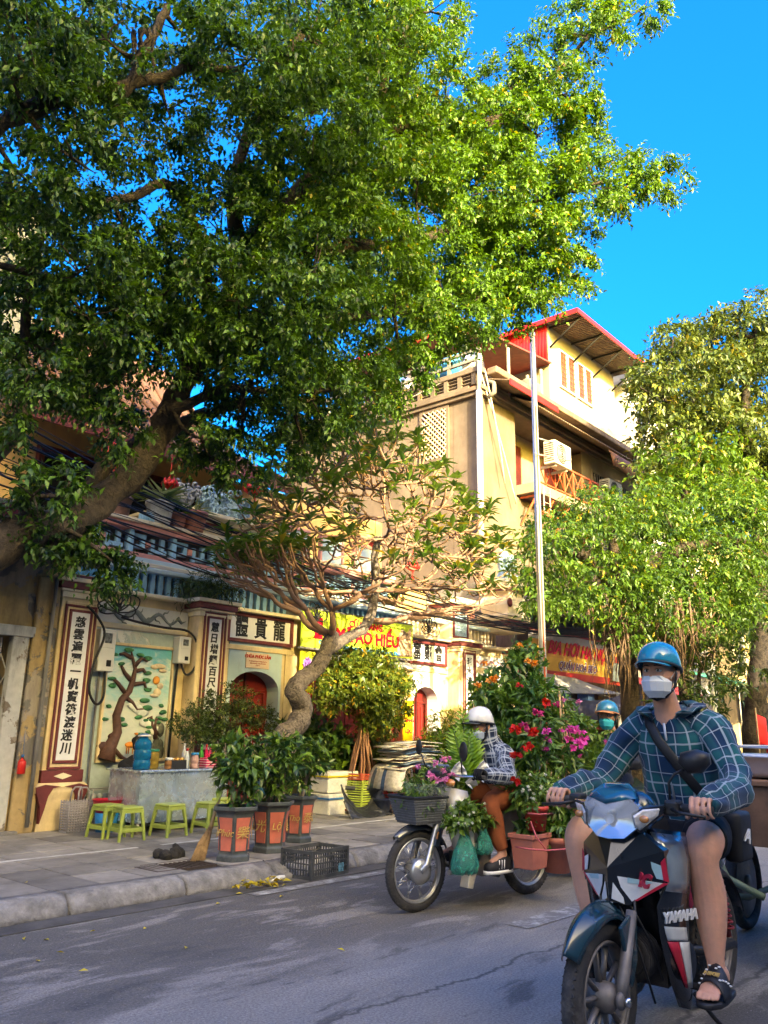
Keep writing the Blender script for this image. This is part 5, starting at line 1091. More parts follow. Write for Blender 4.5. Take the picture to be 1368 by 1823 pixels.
lobes_tree('oleander_shrub', 'dark-leaved shrub with small red blossoms behind the rider in the green shirt', Vector((14.6, 5.95, .13)),
 [(1210, 1150, 40, 15.0), (1260, 1170, 45, 15.2), (1240, 1220, 50, 15.0), (1200, 1230, 40, 14.8), (1290, 1140, 40, 15.4), (1280, 1210, 35, 15), (1310, 1090, 35, 15.6), (1345, 1120, 34, 15.8), (1250, 1270, 35, 14.9), (1340, 1180, 26, 15.6)], MAT['leafD'], .15, .34, [([Vector((14.6, 5.95, .1)), atd(1240, 1280, 15), atd(1245, 1180, 15)], .05, .03), ([atd(1245, 1200, 15), atd(1300, 1120, 15.4)], .03, .015)], MAT['figbark'], .1, 40, 4, 7, .25, .5, .45, 0)
# more crowns further along the street close the view
for k_, (x, y, h, s_) in enumerate(((27.5, 7.0, 5.5, 2.2), (33.5, 7.0, 6.5, 2.6), (41, 7.0, 6.5, 3.0))):
    base = Vector((x, y, .13)); t = thing('street_tree', ('green street tree standing beyond the dark trunk', 'second green street tree up the street', 'farthest green street tree up the street')[k_], 'tree', base); tr = MB(); limb(tr, [(0, 0, -.1), (.1, 0, h*.3), (0, .1, h*.6), (.1, 0, h)], .22, .1, 10, .06, 60+k_)
    LS = Leaves()
    for q in range(9):
        u = rdir(1)[0]*s_*.6; c = np.array([u[0], u[1], h+u[2]*.7]); clumps(LS, c, (s_*.5,)*3, 40, 4, .5, 7, .24, .42, .5, .5, .3); limb(tr, [(0, .1, h*.6), tuple(c)], .07, .02, 6, .05, q)
    tr.build('trunk', MAT['figbark'], t); LS.build('crown', MAT['leafB'], t)
# ------------------------------------------------------------ things on the pavement
def stool_proto():
    t = thing('plastic_stool', 'x', 'stool'); gm = mk('olive green plastic', (.30, .37, .075), .42, var=.12, vs=8, dirt=.3, ds=6, dcol=(.20, .22, .08), bump=.05, obj=True)
    h = .33; a, b = .118, .15
    m = MB(); m.loft([[V(-a, -a, h-.028), V(a, -a, h-.028), V(a, a, h-.028), V(-a, a, h-.028)], [V(-a*.97, -a*.97, h), V(a*.97, -a*.97, h), V(a*.97, a*.97, h), V(-a*.97, a*.97, h)]], 0, False); m.build('seat', gm, t, bevel=.012)
    for sx in (-1, 1):
        for sy in (-1, 1):
            m = MB(); tp = .036; bt = .026
            def ring(z, q, r_): return [V(sx*(q-r_), sy*(q-r_), z), V(sx*q, sy*(q-r_), z), V(sx*q, sy*q, z), V(sx*(q-r_), sy*q, z)]
            m.loft([ring(0, b, bt), ring(h*.5, (a+b)/2, .03), ring(h*.8, a+.004, tp), ring(h-.027, a-.001, .06)], 0, False); m.build('leg', gm, t, bevel=.005)
    for q in range(4):
        m = MB(); y = (a+b)/2-.006; m.b2(-y+.01, y-.01, -y-.004, -y+.010, .085, .125); m.xf(Matrix.Rotation(q*PI/2, 4, 'Z')); m.build('stretcher', gm, t, bevel=.004)
    for q in range(4):
        m = MB(); m.b2(-a+.02, a-.02, -a-.003, -a+.008, h-.06, h-.028); m.xf(Matrix.Rotation(q*PI/2, 4, 'Z')); m.build('apron', gm, t)
    return t
st0 = stool_proto()
for i, (x, y, rz, lab) in enumerate(((4.98, 8.12, .1, 'green plastic stool beside the red bowl, leftmost of the row'), (5.02, 7.80, -.12, 'green plastic stool at the left corner of the steel counter'), (5.52, 7.78, .12, 'green plastic stool before the middle of the steel counter'), (5.98, 7.68, .05, 'green plastic stool before the right end of the steel counter'), (6.42, 8.02, .4, 'green plastic stool half hidden behind the red-panelled pots'))):
    o = st0 if i == 0 else copy_tree(st0); o.location = (x, y, .135); o.rotation_euler.z = rz; tag(o, lab, 'stool', 'green plastic stools at the tea stall')
# steel counter with dented sheets
def dented(name, x0, x1, z0, z1, flip):
    m = MB(); n = 22; k_ = 12; rows = []
    for i in range(n+1):
        row = []
        for j in range(k_+1):
            u = x0+(x1-x0)*i/n; z = z0+(z1-z0)*j/k_; e = 1 if 0 < i < n and 0 < j < k_ else 0
            d = e*(.016*mnoise.noise((u*3.4, z*3.0, 4.2+flip))+.008*mnoise.noise((u*8, z*8, 1.2)))
            row.append((u, d, z))
        rows.append(row)
    return rows
def ssteel():
    m, nt, b = nodes('dented stainless steel'); p = wpos(nt); b.inputs['Metallic'].default_value = .65
    c = ramp(nt, ntex(nt, p, 2.4, 3, .5), .3, .75, (.36, .46, .54), (.62, .70, .76)); c = mix(nt, ramp(nt, ntex(nt, wpos(nt, (1, 1, .4)), 6, 5, .6), .60, .85), c, (.30, .30, .30)); L(nt, c, b.inputs['Base Color'])
    L(nt, ramp(nt, ntex(nt, p, 12, 4), .3, .7, (.16, .16, .16), (.36, .36, .36)), b.inputs['Roughness']); bumpn(nt, b, ntex(nt, p, 4.5, 3, .5, .8), .35, .05); return m
MAT['steel'] = ssteel()
CT = thing('steel_counter', 'dented stainless steel tea counter in front of the mural', 'counter', (5.30, 8.05, .13))
m = MB(); rows = dented('f', 0, 1.20, .12, .64, 0)
m.loft([[V(*q) for q in r_] for r_ in rows], 0, True, False, False); m.build('front_sheet', MAT['steel'], CT)
m = MB(); rows = dented('s', 0, .62, .12, .64, 7); m.loft([[V(q[1], q[0], q[2]) for q in r_] for r_ in rows], 0, True, False, False); m.build('side_sheet', MAT['steel'], CT)
m = MB(); m.b2(1.19, 1.2, .01, .62, .12, .64); m.b2(.005, 1.19, .61, .62, .12, .64); m.b2(.01, 1.19, .02, .61, .12, .13); m.build('back_sheet', MAT['steel'], CT)
m = MB(); m.b2(-.03, 1.24, -.03, .66, .641, .665); m.prism([(1.24, .64), (1.34, .72), (1.345, .735), (1.24, .667)], (-.03, .66)); m.build('top', MAT['steel'], CT, bevel=.005)
for x in (.03, 1.16):
    for y in (.03, .58): q = MB(); q.tube([(x, y, .0), (x, y, .13)], .02, 8); q.build('leg', steel, CT)
ztop = .13+.667
def bottle(name, label, x, y, prof, mats, capz, cat='bottle', group='bottles and jars on the steel counter', n=14, capr=None, z=None, glass_=False):
    t = thing(name, label, cat, (x, y, ztop if z is None else z), 0, group); m = MB(); m.lathe(prof, n); m.build('body', mats[0], t)
    if len(mats) > 1: c = MB(); r_ = capr or .016; c.lathe([(r_, capz), (r_, capz+.022), (r_*.9, capz+.026), (0, capz+.026)], 12); c.build('cap', mats[1], t)
    return t
def plas(nm, col, rough=.3, tr=0.0):
    m, nt, b = nodes(nm); b.inputs['Base Color'].default_value = c4(col); b.inputs['Roughness'].default_value = rough
    n_ = ntex(nt, wpos(nt), 24, 4); L(nt, ramp(nt, n_, .3, .7, tuple(x*.75 for x in col), tuple(min(1, x*1.15) for x in col)), b.inputs['Base Color'])
    if tr: b.inputs['Transmission Weight'].default_value = tr; b.inputs['IOR'].default_value = 1.2
    return m
jug = thing('water_jug', 'tall translucent blue water jug on the left of the steel counter', 'jug', (5.38, 8.18, ztop))
m = MB(); m.lathe([(0, 0), (.085, 0), (.095, .015), (.095, .09), (.088, .10), (.088, .112), (.096, .124), (.096, .20), (.088, .21), (.088, .222), (.095, .234), (.093, .28), (.075, .315), (.05, .335), (.05, .35), (0, .35)], 22); m.build('body', plas('blue jug plastic', (.012, .22, .50), .12, .55), jug)
m = MB(); m.lathe([(.048, .35), (.05, .378), (.04, .388), (0, .388)], 16); m.build('lid', plas('dark blue lid', (.01, .10, .32)), jug)
m = MB(); m.tube([(-.075, 0, .362), (-.05, -.05, .365), (0, -.075, .367), (.05, -.05, .365), (.075, 0, .362)], .009, 8); m.build('handle', MAT['white'], jug)
jarm = plas('pickle jar glass', (.30, .21, .05), .1, .2)
bottle('jar', 'large jar of yellow pickles with green lid beside the blue jug', 5.60, 8.30, [(0, 0), (.065, 0), (.07, .01), (.07, .17), (.06, .19), (0, .19)], (jarm, plas('green lid', (.02, .22, .13))), .19, 'jar', capr=.068)
box = thing('can_tray', 'black plastic tray of golden drink cans on the counter', 'tray', (5.80, 8.14, ztop)); m = MB(); m.b2(-.10, .10, -.07, .07, 0, .004); m.b2(-.10, .10, -.07, -.064, .004, .10); m.b2(-.10, .10, .064, .07, .004, .10); m.b2(-.1, -.094, -.064, .064, .004, .10); m.b2(.094, .1, -.064, .064, .004, .1); m.build('tray', plas('black plastic', (.02, .02, .022), .4), box)
goldcan = mk('gold can', (.55, .33, .10), .25, .8, var=.3, vs=30)
for i in range(6): q = MB(); q.lathe([(0, 0), (.028, 0), (.031, .008), (.031, .11), (.026, .122), (0, .12)], 12, (-.062+.062*(i % 3), -.03+.06*(i//3), .005)); q.build('can', goldcan, box)
bs_ = [('clear bottle with red cap left in the counter row', 5.92, 8.10, (.55, .58, .60), (.5, .02, .02), .20), ('clear bottle with red cap and blue label in the counter row', 5.97, 8.16, (.30, .45, .60), (.5, .02, .02), .20), ('jar with blue lid and red sweets on the counter', 6.05, 8.12, (.45, .28, .27), (.03, .25, .55), .15), ('dark cola bottle behind the pink pack', 6.17, 8.24, (.03, .015, .01), (.02, .02, .02), .24), ('green soda bottle behind the pink pack', 6.23, 8.24, (.07, .30, .06), (.05, .3, .05), .24), ('red soda bottle behind the pink pack', 6.30, 8.24, (.55, .02, .09), (.6, .05, .05), .24), ('pink soda bottle behind the pink pack', 6.36, 8.24, (.62, .06, .16), (.1, .4, .1), .24), ('yellow soda bottle at the end of the row', 6.42, 8.24, (.6, .42, .04), (.6, .1, .05), .22), ('small brown sauce jar beside the can tray', 5.70, 8.12, (.25, .12, .05), (.7, .7, .68), .10), ('tall milky bottle at the back of the counter', 6.04, 8.32, (.60, .62, .62), (.6, .6, .6), .25)]
for i, (lab, x, y, c1, c2, h) in enumerate(bs_):
    wide = 'jar' in lab; r_ = .048 if wide else .027
    bottle('jar' if wide else 'bottle', lab, x, y, [(0, 0), (r_, 0), (r_*1.05, .01), (r_*1.05, h*.32), (r_*.93, h*.38), (r_*1.05, h*.45), (r_*1.05, h*.65), (r_*(.9 if wide else .45), h*.88), (r_*(.85 if wide else .42), h), (0, h)], (plas('bottle %d' % i, c1, .15, .15), plas('cap %d' % i, c2)), h, 'jar' if wide else 'bottle', capr=r_*(.95 if wide else .5))
pk = thing('drink_pack', 'pink shrink-wrapped pack of cartons at the right end of the counter', 'pack', (6.29, 8.11, ztop)); m = MB(); m.b2(-.13, .13, -.07, .07, 0, .12); m.build('carton', mk('pink printed carton', (.55, .03, .12), .3, var=.7, vs=22), pk, bevel=.01)
for i in range(4): q = MB(); q.b2(-.131, .131, -.073, .073, .012+i*.028, .018+i*.028); q.build('stripe', MAT['white'], pk)
CAB = thing('altar_cabinet', 'carved dark red wooden cabinet between the counter and the pots', 'cabinet', (7.15, 8.72, .13))
m = MB(); m.b2(-.35, .45, -.22, .22, .10, .62); m.build('body', MAT['redwood'], CAB, bevel=.01)
m = MB(); m.b2(-.42, .52, -.27, .26, .62, .68); m.b2(-.38, .48, -.25, .24, .0, .10); m.build('top', MAT['darkwood'], CAB, bevel=.012)
for i in range(2): m = MB(); m.b2(-.31+i*.40, .01+i*.40, -.235, -.22, .16, .56); pn = m.build('panel', MAT['redwood'], CAB, bevel=.01); m = MB(); m.tube([(-.15+i*.4+.10*math.cos(t*.5), -.236, .36+.13*math.sin(t*.5)) for t in range(13)], .009, 6); m.build('carving', MAT['redwood'], pn)
bowl = thing('red_bowl', 'red plastic bowl with a cloth on the dark red cabinet', 'bowl', (6.88, 8.62, .81)); m = MB(); m.lathe([(0, 0), (.06, 0), (.10, .05), (.115, .09), (.108, .09), (.09, .05), (0, .012)], 18); m.build('bowl', plas('red bowl plastic', (.55, .015, .02), .35), bowl); m = MB(); m.ball((0, 0, .08), (.08, .07, .035), 10, 6); m.build('cloth', plas('red cloth', (.5, .02, .02), .8), bowl)
cup = thing('blue_cup', 'pale blue plastic beaker beside the red bowl', 'cup', (7.12, 8.62, .81)); m = MB(); m.lathe([(0, 0), (.04, 0), (.055, .17), (.05, .17), (.036, .01), (0, .01)], 14); m.build('beaker', plas('pale blue plastic', (.25, .5, .6)), cup)
# washing-up tub, bucket, basket
tub = thing('red_basin', 'red plastic basin on a blue bucket beside the stools', 'basin', (5.22, 8.52, .135))
m = MB(); m.lathe([(0, .0), (.11, 0), (.13, .20), (.122, .20), (0, .02)], 18); m.build('bucket', plas('blue bucket plastic', (.01, .18, .45), .35), tub)
m = MB(); m.lathe([(0, .20), (.12, .20), (.15, .27), (.168, .335), (.178, .34), (.16, .335), (.14, .27), (0, .215)], 22); m.build('basin', plas('red basin plastic', (.5, .012, .04), .35), tub)
bk = thing('shopping_basket', 'grey woven plastic shopping basket leaning on the temple column base', 'basket', (5.00, 8.74, .135), .1); gp = mk('grey woven plastic', (.30, .28, .30), .5, var=.3, vs=40)
w_, d_, h_ = .165, .07, .33
for i in range(12):
    z = .012+i*.027; m = MB(); e = 1+.08*i/12; m.tube([(-w_*e, -d_*e, z), (w_*e, -d_*e, z), (w_*e, d_*e, z), (-w_*e, d_*e, z)], .0085, 5, closed=True, smooth=False); m.build('weave_band', gp, bk)
for i in range(11):
    x = -w_+2*w_*i/10
    for sy in (-1, 1): m = MB(); m.tube([(x, sy*d_, 0), (x*1.08, sy*d_*1.09, h_)], .008, 4); m.build('weave_strip', gp, bk)
m = MB(); m.b2(-w_, w_, -d_, d_, 0, .006); m.build('bottom', plas('pale blue base', (.25, .33, .42)), bk)
for sy in (-1, 1): m = MB(); m.tube([(-.07, sy*d_*1.05, h_-.03), (-.065, sy*d_*.9, h_+.09), (-.04, sy*d_*.7, h_+.13), (.04, sy*d_*.7, h_+.13), (.065, sy*d_*.9, h_+.09), (.07, sy*d_*1.05, h_-.03)], .010, 6); m.build('handle', gp, bk)
rk = thing('glass_rack', 'wire rack with upturned glasses left of the steel counter', 'rack', (5.38, 8.95, .13)); 
for z in (.25, .42): m = MB(); m.tube([(-.16, -.1, z), (.16, -.1, z), (.16, .1, z), (-.16, .1, z)], .006, 5, closed=True); m.build('wire', steel, rk)
for x in (-.16, .16):
    for y in (-.1, .1): m = MB(); m.tube([(x, y, 0), (x, y, .42)], .006, 5); m.build('rack_leg', steel, rk)
for i in range(4): m = MB(); m.lathe([(.035, .25), (.03, .37), (0, .375)], 12, (-.11+.075*i, -.03, 0)); m.build('glass', plas('clear tumbler', (.6, .64, .64), .1, .5), rk)

# ---- hexagonal planters with calligraphy panels
potblk = mk('dark glazed cement', (.065, .078, .084), .5, var=.4, vs=9, dirt=.5, ds=5, dcol=(.14, .13, .12), bump=.3); potred = mk('faded red panel', (.56, .15, .10), .6, var=.22, vs=6, dirt=.3, ds=7, dcol=(.34, .15, .11), bump=.2); soil = mk('dry soil', (.10, .07, .045), .95, var=.5, vs=25, bump=.8, bs=60, bd=.02)
MAT['gleaf'] = leafmat('glossy garden leaf', (.014, .055, .022), (.16, .27, .03), .28, .22); MAT['stem'] = mk('pale stem', (.28, .21, .14), .75, var=.3, vs=12)
def planter(loc, rz, h, s, words, label, seed, plant, group='red panelled planters at the kerb'):
    t = thing('potted_plant', label, 'potted plant', loc, rz, group); n = 6
    def hexr(r_, z): return [V(r_*math.cos(PI/3*i+PI/6), r_*math.sin(PI/3*i+PI/6), z) for i in range(n)]
    m = MB(); m.loft([hexr(.150*s, 0), hexr(.150*s, .045), hexr(.132*s, .06), hexr(.138*s, h*.5), hexr(.170*s, h*.86), hexr(.185*s, h*.91), hexr(.205*s, h*.93), hexr(.205*s, h), hexr(.180*s, h), hexr(.165*s, h-.05)], 0, False, True); P = m.build('pot', potblk, t, bevel=.006)
    m = MB(); m.loft([hexr(.178*s, h-.035), hexr(.02, h-.02)], 0, True); m.build('soil', soil, P)
    for i in range(n):
        th = PI/3*i+PI/3; ca, sa = math.cos(th), math.sin(th); hw0, hw1 = .045*s, .062*s; r0, r1 = .1345*s*.866+.001, .163*s*.866+.004
        q = MB(); nrm = V(ca, sa, 0); sd = V(-sa, ca, 0); z0, z1 = h*.20, h*.80
        a = nrm*(.134*s*.866); b_ = nrm*(.137*s*.866); c_ = nrm*(.163*s*.866)
        vs = [a-sd*hw0+V(0, 0, z0), a+sd*hw0+V(0, 0, z0), b_+sd*(hw0+hw1)/2*.97+V(0, 0, h*.5), c_+sd*hw1+V(0, 0, z1), c_-sd*hw1+V(0, 0, z1), b_-sd*(hw0+hw1)/2*.97+V(0, 0, h*.5)]
        vs2 = [v+nrm*.007 for v in vs]; q.add(vs+vs2, [(6, 7, 8, 11), (11, 8, 9, 10)]+[(k, (k+1) % 6, 6+(k+1) % 6, 6+k) for k in range(6)]); pn = q.build('panel', potred, P)
        wd = words[i % len(words)]; R = Matrix.Rotation(th+PI/2, 4, 'Z') @ Matrix.Rotation(PI/2-.10, 4, 'X')
        me = text_mesh(wd, .115*s if len(wd) == 1 else .078*s, .0, .002, .2); me.materials.clear(); me.materials.append(MAT['gold']); o = link('character', me, P); o.matrix_local = Matrix.Translation(nrm*(.150*s*.866+.0095)+V(0, 0, h*.52)) @ R
    plant(t, h, seed); return t
def gardenia(hh, rr, nst=5, leaf=.105, mat='gleaf', asp=.42, tint=.42, low=.2):
    def f(t, h, seed):
        r_ = random.Random(seed); m = MB(); LS = Leaves(); 
        for i in range(nst):
            th = r_.uniform(0, 6.28); q = r_.uniform(.3, .9)*rr; e = V(q*math.cos(th), q*math.sin(th), h+hh*r_.uniform(.55, .95)); b_ = V(.03*math.cos(th), .03*math.sin(th), h-.04)
            limb(m, [b_, b_.lerp(e, .4)+V(r_.uniform(-.06, .06), r_.uniform(-.06, .06), .05), e], .016, .006, 6, .05, seed+i, 4)
            for k_ in range(4): e2 = e+V(r_.uniform(-1, 1)*rr*.5, r_.uniform(-1, 1)*rr*.5, r_.uniform(-.1, .3)*hh*.5); limb(m, [b_.lerp(e, .7), e2], .006, .003, 4, .02, seed+k_, 2)
        m.build('stems', MAT['stem'], t)
        clumps(LS, (0, 0, h+hh*.64), (rr, rr, hh*.40), 46, 3, .07, 5, leaf, asp, .25, tint, .34, .35, None, .25); clumps(LS, (0, 0, h+hh*low), (rr*.7, rr*.7, hh*.2), 6, 2, .10, 4, leaf, asp, .25, tint, .3, .3)
        LS.build('foliage', MAT[mat], t, .3, .15)
    return f
planter((5.00, 6.05, .135), .32, .46, 1.08, ['安', '福', 'Phúc', '樂', '壽', 'Ph'], 'red-panelled planter nearest the broom with a leafy shrub', 3, gardenia(.56, .21))
planter((5.58, 6.22, .135), .15, .46, 1.14, ['Lộc', '祿', '光', 'Lộ', '喜', '貴'], 'red-panelled planter in the middle of the three at the kerb', 8, gardenia(.60, .25, 6))
planter((6.26, 6.55, .135), .45, .46, 1.0, ['Thọ', '春', 'Thọ', '泰', '壽', '福'], 'red-panelled planter standing rearmost behind the black crate', 14, gardenia(.54, .22))
# ---- bonsai, standard fig, shrubs
def plantpot(t, r_, h, col, prof=None):
    m = MB(); m.lathe(prof or [(0, 0), (r_*.72, 0), (r_*.78, h*.1), (r_*.95, h*.85), (r_*1.05, h*.86), (r_*1.05, h), (r_*.93, h), (r_*.88, h*.8), (0, h*.8)], 18); m.build('pot', mk('pot glaze '+t.name, col, .6, var=.3, vs=9, dirt=.3), t)
MAT['bleaf'] = leafmat('small bonsai leaf', (.014, .040, .010), (.12, .17, .025), .4, .2); MAT['yleaf'] = leafmat('yellowing leaf', (.03, .075, .012), (.21, .25, .03), .36, .3, (.5, .3, .03))
BN = thing('bonsai', 'dark cloud-pruned bonsai standing before the second calligraphy column', 'bonsai', (6.98, 8.62, .81)); m = MB()
m.lathe([(0, 0), (.16, 0), (.19, .03), (.22, .14), (.24, .15), (.24, .18), (.2, .18), (.18, .14), (0, .14)], 8); m.build('pot', mk('bonsai pot', (.10, .095, .09), .7, var=.3), BN)
m = MB(); limb(m, [(0, 0, .12), (.05, .02, .25), (-.06, 0, .42), (.04, 0, .62), (0, 0, .8)], .05, .02, 8, .05, 7); LS = Leaves()
for cx_, cz, rx, rz in ((-.66, .50, .24, .15), (-.38, .66, .32, .19), (-.05, .80, .34, .22), (.28, .64, .3, .18), (.52, .56, .22, .14), (-.52, .34, .2, .12), (.02, .54, .34, .18), (-.2, .40, .24, .14)):
    limb(m, [(0, 0, .3+cz*.3), (cx_*.5, 0, cz-.1), (cx_, 0, cz)], .02, .006, 5, .03, int(cz*100)); clumps(LS, (cx_, 0, cz), (rx, .24, rz), 44, 4, .075, 6, .042, .42, -.05, .4, .32, .35, None, .25)
m.build('trunk', MAT['figbark'], BN); LS.build('foliage', MAT['bleaf'], BN)
FG = thing('standard_fig', 'round yellow-green standard fig on bundled aerial roots before the red shopfront', 'tree', (8.95, 8.1, .13)); m = MB()
for i in range(16):
    th = i*2.4; r0 = rng.uniform(.12, .30); a = V(r0*math.cos(th), r0*math.sin(th)*.7, .35); limb(m, [a, a*.55+V(0, 0, .6), V(.04*math.cos(th), .04*math.sin(th), 1.20)], .018, .014, 5, .05, i)
m.build('trunk', mk('reddish root', (.33, .17, .10), .7, var=.3, vs=8), FG); plantpot(FG, .34, .38, (.08, .085, .09)); LS = Leaves()
for cx_, cy_, cz, rr in ((0, 0, 1.75, .5), (.45, -.05, 1.65, .36), (-.5, 0, 1.72, .36), (.2, 0, 1.98, .36), (-.25, 0, 2.0, .32), (.62, -.1, 1.40, .22), (-.75, -.05, 1.55, .2), (.1, -.1, 1.4, .34), (.75, 0, 1.85, .2), (.25, 0, 1.2, .2)): clumps(LS, (cx_, cy_, cz), (rr*.86, rr*.75, rr*.74), int(100*rr/.4), 3, .12, 5, .085, .46, .2, .5, .34, .45, None, .3)
LS.build('crown', MAT['yleaf'], FG)
def shrub(name, label, loc, lobes, mat, leaf, asp, potr=.16, poth=.28, potc=(.05, .05, .055), dens=60, droop=.2, tint=.45, nl=5, tw_=.11, cat='shrub'):
    t = thing(name, label, cat, loc); m = MB(); LS = Leaves()
    for i, (x, y, z, rr) in enumerate(lobes):
        limb(m, [(0, 0, poth-.05), (x*.4, y*.4, (poth+z)/2), (x, y, z)], .014, .005, 5, .03, i); clumps(LS, (x, y, z), (rr, rr, rr*.9), int(dens*(rr/.3)**1.5)+5, 3, tw_, nl, leaf, asp, droop, tint, .32, .4, None, .3)
    m.build('stems', MAT['stem'], t); LS.build('foliage', MAT[mat], t)
    if poth: plantpot(t, potr, poth, potc)
    return t
shrub('potted_shrub', 'broad-leaved shrub behind the white foam boxes', (8.55, 8.75, .13), [(0, 0, 1.0, .35), (.25, -.05, .85, .3), (-.2, 0, .85, .28), (.4, 0, .65, .25)], 'gleaf', .15, .45, dens=42)
shrub('potted_shrub', 'bushy dark shrub behind the stacked fruit crates', (9.45, 8.35, .13), [(0, 0, .75, .38), (.3, -.1, .6, .3), (-.25, 0, .55, .28), (.1, 0, .95, .28)], 'bleaf', .07, .4)
shrub('potted_shrub', 'light green shrub beside the right arched door', (11.1, 8.3, .13), [(0, 0, .9, .36), (.35, 0, .8, .3), (-.35, 0, .75, .3), (.1, 0, 1.2, .25)], 'yleaf', .07, .4)
shrub('potted_shrub', 'tall loose shrub by the third calligraphy column', (11.9, 8.0, .13), [(0, 0, 1.3, .36), (.3, 0, 1.5, .3), (-.3, 0, 1.1, .32), (.1, 0, 1.75, .25), (.5, 0, 1.2, .3)], 'yleaf', .08, .4)
shrub('potted_shrub', 'low flowering shrub behind the newspapers', (10.5, 7.6, .13), [(0, 0, .8, .36), (.4, 0, .75, .32), (-.35, 0, .8, .3), (.15, 0, 1.05, .26)], 'leafB', .07, .4)
# dark blue pot and terracotta trough
for lab, x, y, r_, h, c_ in (('dark blue glazed empty pot left of the newspaper rack', 8.95, 7.72, .13, .22, (.02, .03, .07)), ('small terracotta square pot under the newspapers', 9.32, 7.35, .12, .20, (.42, .15, .09))):
    t = thing('flowerpot', lab, 'pot', (x, y, .135)); plantpot(t, r_, h, c_)
# ---- foam boxes, crates, tarpaulin, newspapers
foam = mk('worn polystyrene', (.66, .65, .60), .8, var=.12, vs=4, dirt=.5, ds=6, dcol=(.38, .35, .29), bump=.5, bs=90)
for lab, z, rz, tape in (('lower white foam box with blue tape', .135, .02, (.03, .16, .42)), ('upper white foam box with yellow tape', .42, -.03, (.62, .50, .02))):
    t = thing('foam_box', lab, 'box', (8.55, 8.28, z), rz, 'white foam boxes by the temple'); m = MB(); m.b2(-.28, .28, -.19, .19, 0, .215); m.build('base', foam, t, bevel=.018); m = MB(); m.b2(-.295, .295, -.205, .205, .217, .275); m.build('lid', foam, t, bevel=.015)
    m = MB(); m.b2(-.297, .297, -.207, .207, .205, .225); m.build('tape', mk('box tape', tape, .4, var=.1), t); m = MB(); m.b2(.16, .172, -.209, .209, -.002, .279); m.build('strap', MAT['cable'], t)
def fruit_crate(loc, col, label, rz=0):
    t = thing('fruit_crate', label, 'crate', loc, rz, 'stacked plastic fruit crates'); pm = plas('crate plastic '+label[:6], col, .45)
    for z in (.012, .042, .072):
        for sy in (-1, 1): m = MB(); m.b2(-.22, .22, sy*.15-.006, sy*.15+.006, z-.009, z+.009); m.build('slat', pm, t)
        for sx in (-1, 1): m = MB(); m.b2(sx*.22-.006, sx*.22+.006, -.144, .144, z-.009, z+.009); m.build('slat', pm, t)
    for sx in (-1, 1):
        for sy in (-1, 1): m = MB(); m.b2(sx*.205-.018, sx*.205+.018, sy*.143-.005, sy*.143+.005, 0, .092); m.build('corner_post', pm, t)
    m = MB(); m.b2(-.21, .21, -.14, .14, 0, .006); m.build('bottom', pm, t)
for i in range(4): fruit_crate((8.86, 7.98, .21+i*.095), (.42, .52, .09), ('lowest', 'second lowest', 'middle', 'upper')[i]+' lime green crate of the fruit crate stack', .02*i)
fruit_crate((8.86, 7.98, .59), (.50, .09, .05), 'red crate on top of the fruit crate stack', -.03)
tb = thing('low_table', 'dark low table under the fruit crates', 'table', (8.86, 8.0, .13)); m = MB(); m.b2(-.26, .26, -.18, .18, .05, .075); m.build('top', MAT['darkwood'], tb)
for sx in (-1, 1):
    for sy in (-1, 1): m = MB(); m.b2(sx*.23-.02, sx*.23+.02, sy*.15-.02, sy*.15+.02, 0, .05); m.build('leg', MAT['darkwood'], tb)
TP = thing('black_tarpaulin', 'crumpled black plastic sheet slung before the fruit crates', 'tarpaulin', (8.55, 7.68, .135)); m = MB(); rings = []
for i in range(25):
    u = i/24; row = []
    for j in range(17):
        v = j/16; x = -.36+.82*u; top = .40-.34*math.sin(PI*min(1, max(0, (u-.05)/.95)))**.8*1.0+(.02 if u < .3 else 0)+.10*u
        z = top*(1-v)+.0*v; y = .12-.10*v-.16*v*v*(1-.5*abs(u-.5)); f = .05*mnoise.noise((u*7+v*2, v*4-u*3, 2.0))+.025*mnoise.noise((u*15, v*11, 5.0)); row.append(V(x+.03*mnoise.noise((u*5, v*5, 9)), y+f*(.4+v), max(.004, z+f*.6*(1-v*.3))))
    rings.append(row)
m.loft(rings, 0, True, False, False); solidify(m.build('sheet', mk('black polythene', (.028, .030, .033), .32, var=.3, vs=9, bump=.4, bs=18, bd=.02), TP), .004)
NR = thing('newspaper_rack', 'rack stacked with folded newspapers and magazines', 'rack', (9.45, 7.62, .13)); 
for x in (-.42, .35):
    for y in (-.16, .16): m = MB(); m.tube([(x, y, 0), (x, y, .62)], .013, 6); m.build('leg', MAT['iron'], NR)
m = MB(); m.b2(-.5, .45, -.22, .22, .62, .645); m.b2(-.42, .35, -.2, .2, .25, .265); m.build('shelf', MAT['darkwood'], NR)
pcol = [(.50, .47, .42), (.46, .42, .38), (.05, .10, .22), (.52, .50, .46), (.44, .40, .34), (.10, .14, .20), (.50, .46, .40), (.5, .2, .1), (.55, .52, .47), (.5, .47, .42), (.42, .39, .35), (.52, .5, .46)]
for i in range(24):
    c_ = pcol[i % 12]; m = MB(); rr = rng.uniform(-.5, .5); wd = rng.uniform(.36, .5); z = .65+i*.0145; n_ = 8; row0 = []; row1 = []
    for k_ in range(n_+1):
        u = -1+2*k_/n_; dz = -.05*max(0, abs(u)-.3)*rng.uniform(.6, 1.2)*(1.2 if u < 0 else .6); row0.append(V(u*wd, -.17, z+dz)); row1.append(V(u*wd, .17, z+dz*.8))
    m.loft([row0, row1], 0, True, False, False); o = solidify(m.build('newspaper', mk('newsprint %d' % i, c_, .85, var=.35, vs=26, bump=.1), NR, (-.02+rng.uniform(-.12, .12), rng.uniform(-.06, .06), 0)), .011); o.rotation_euler.z = rr*.5
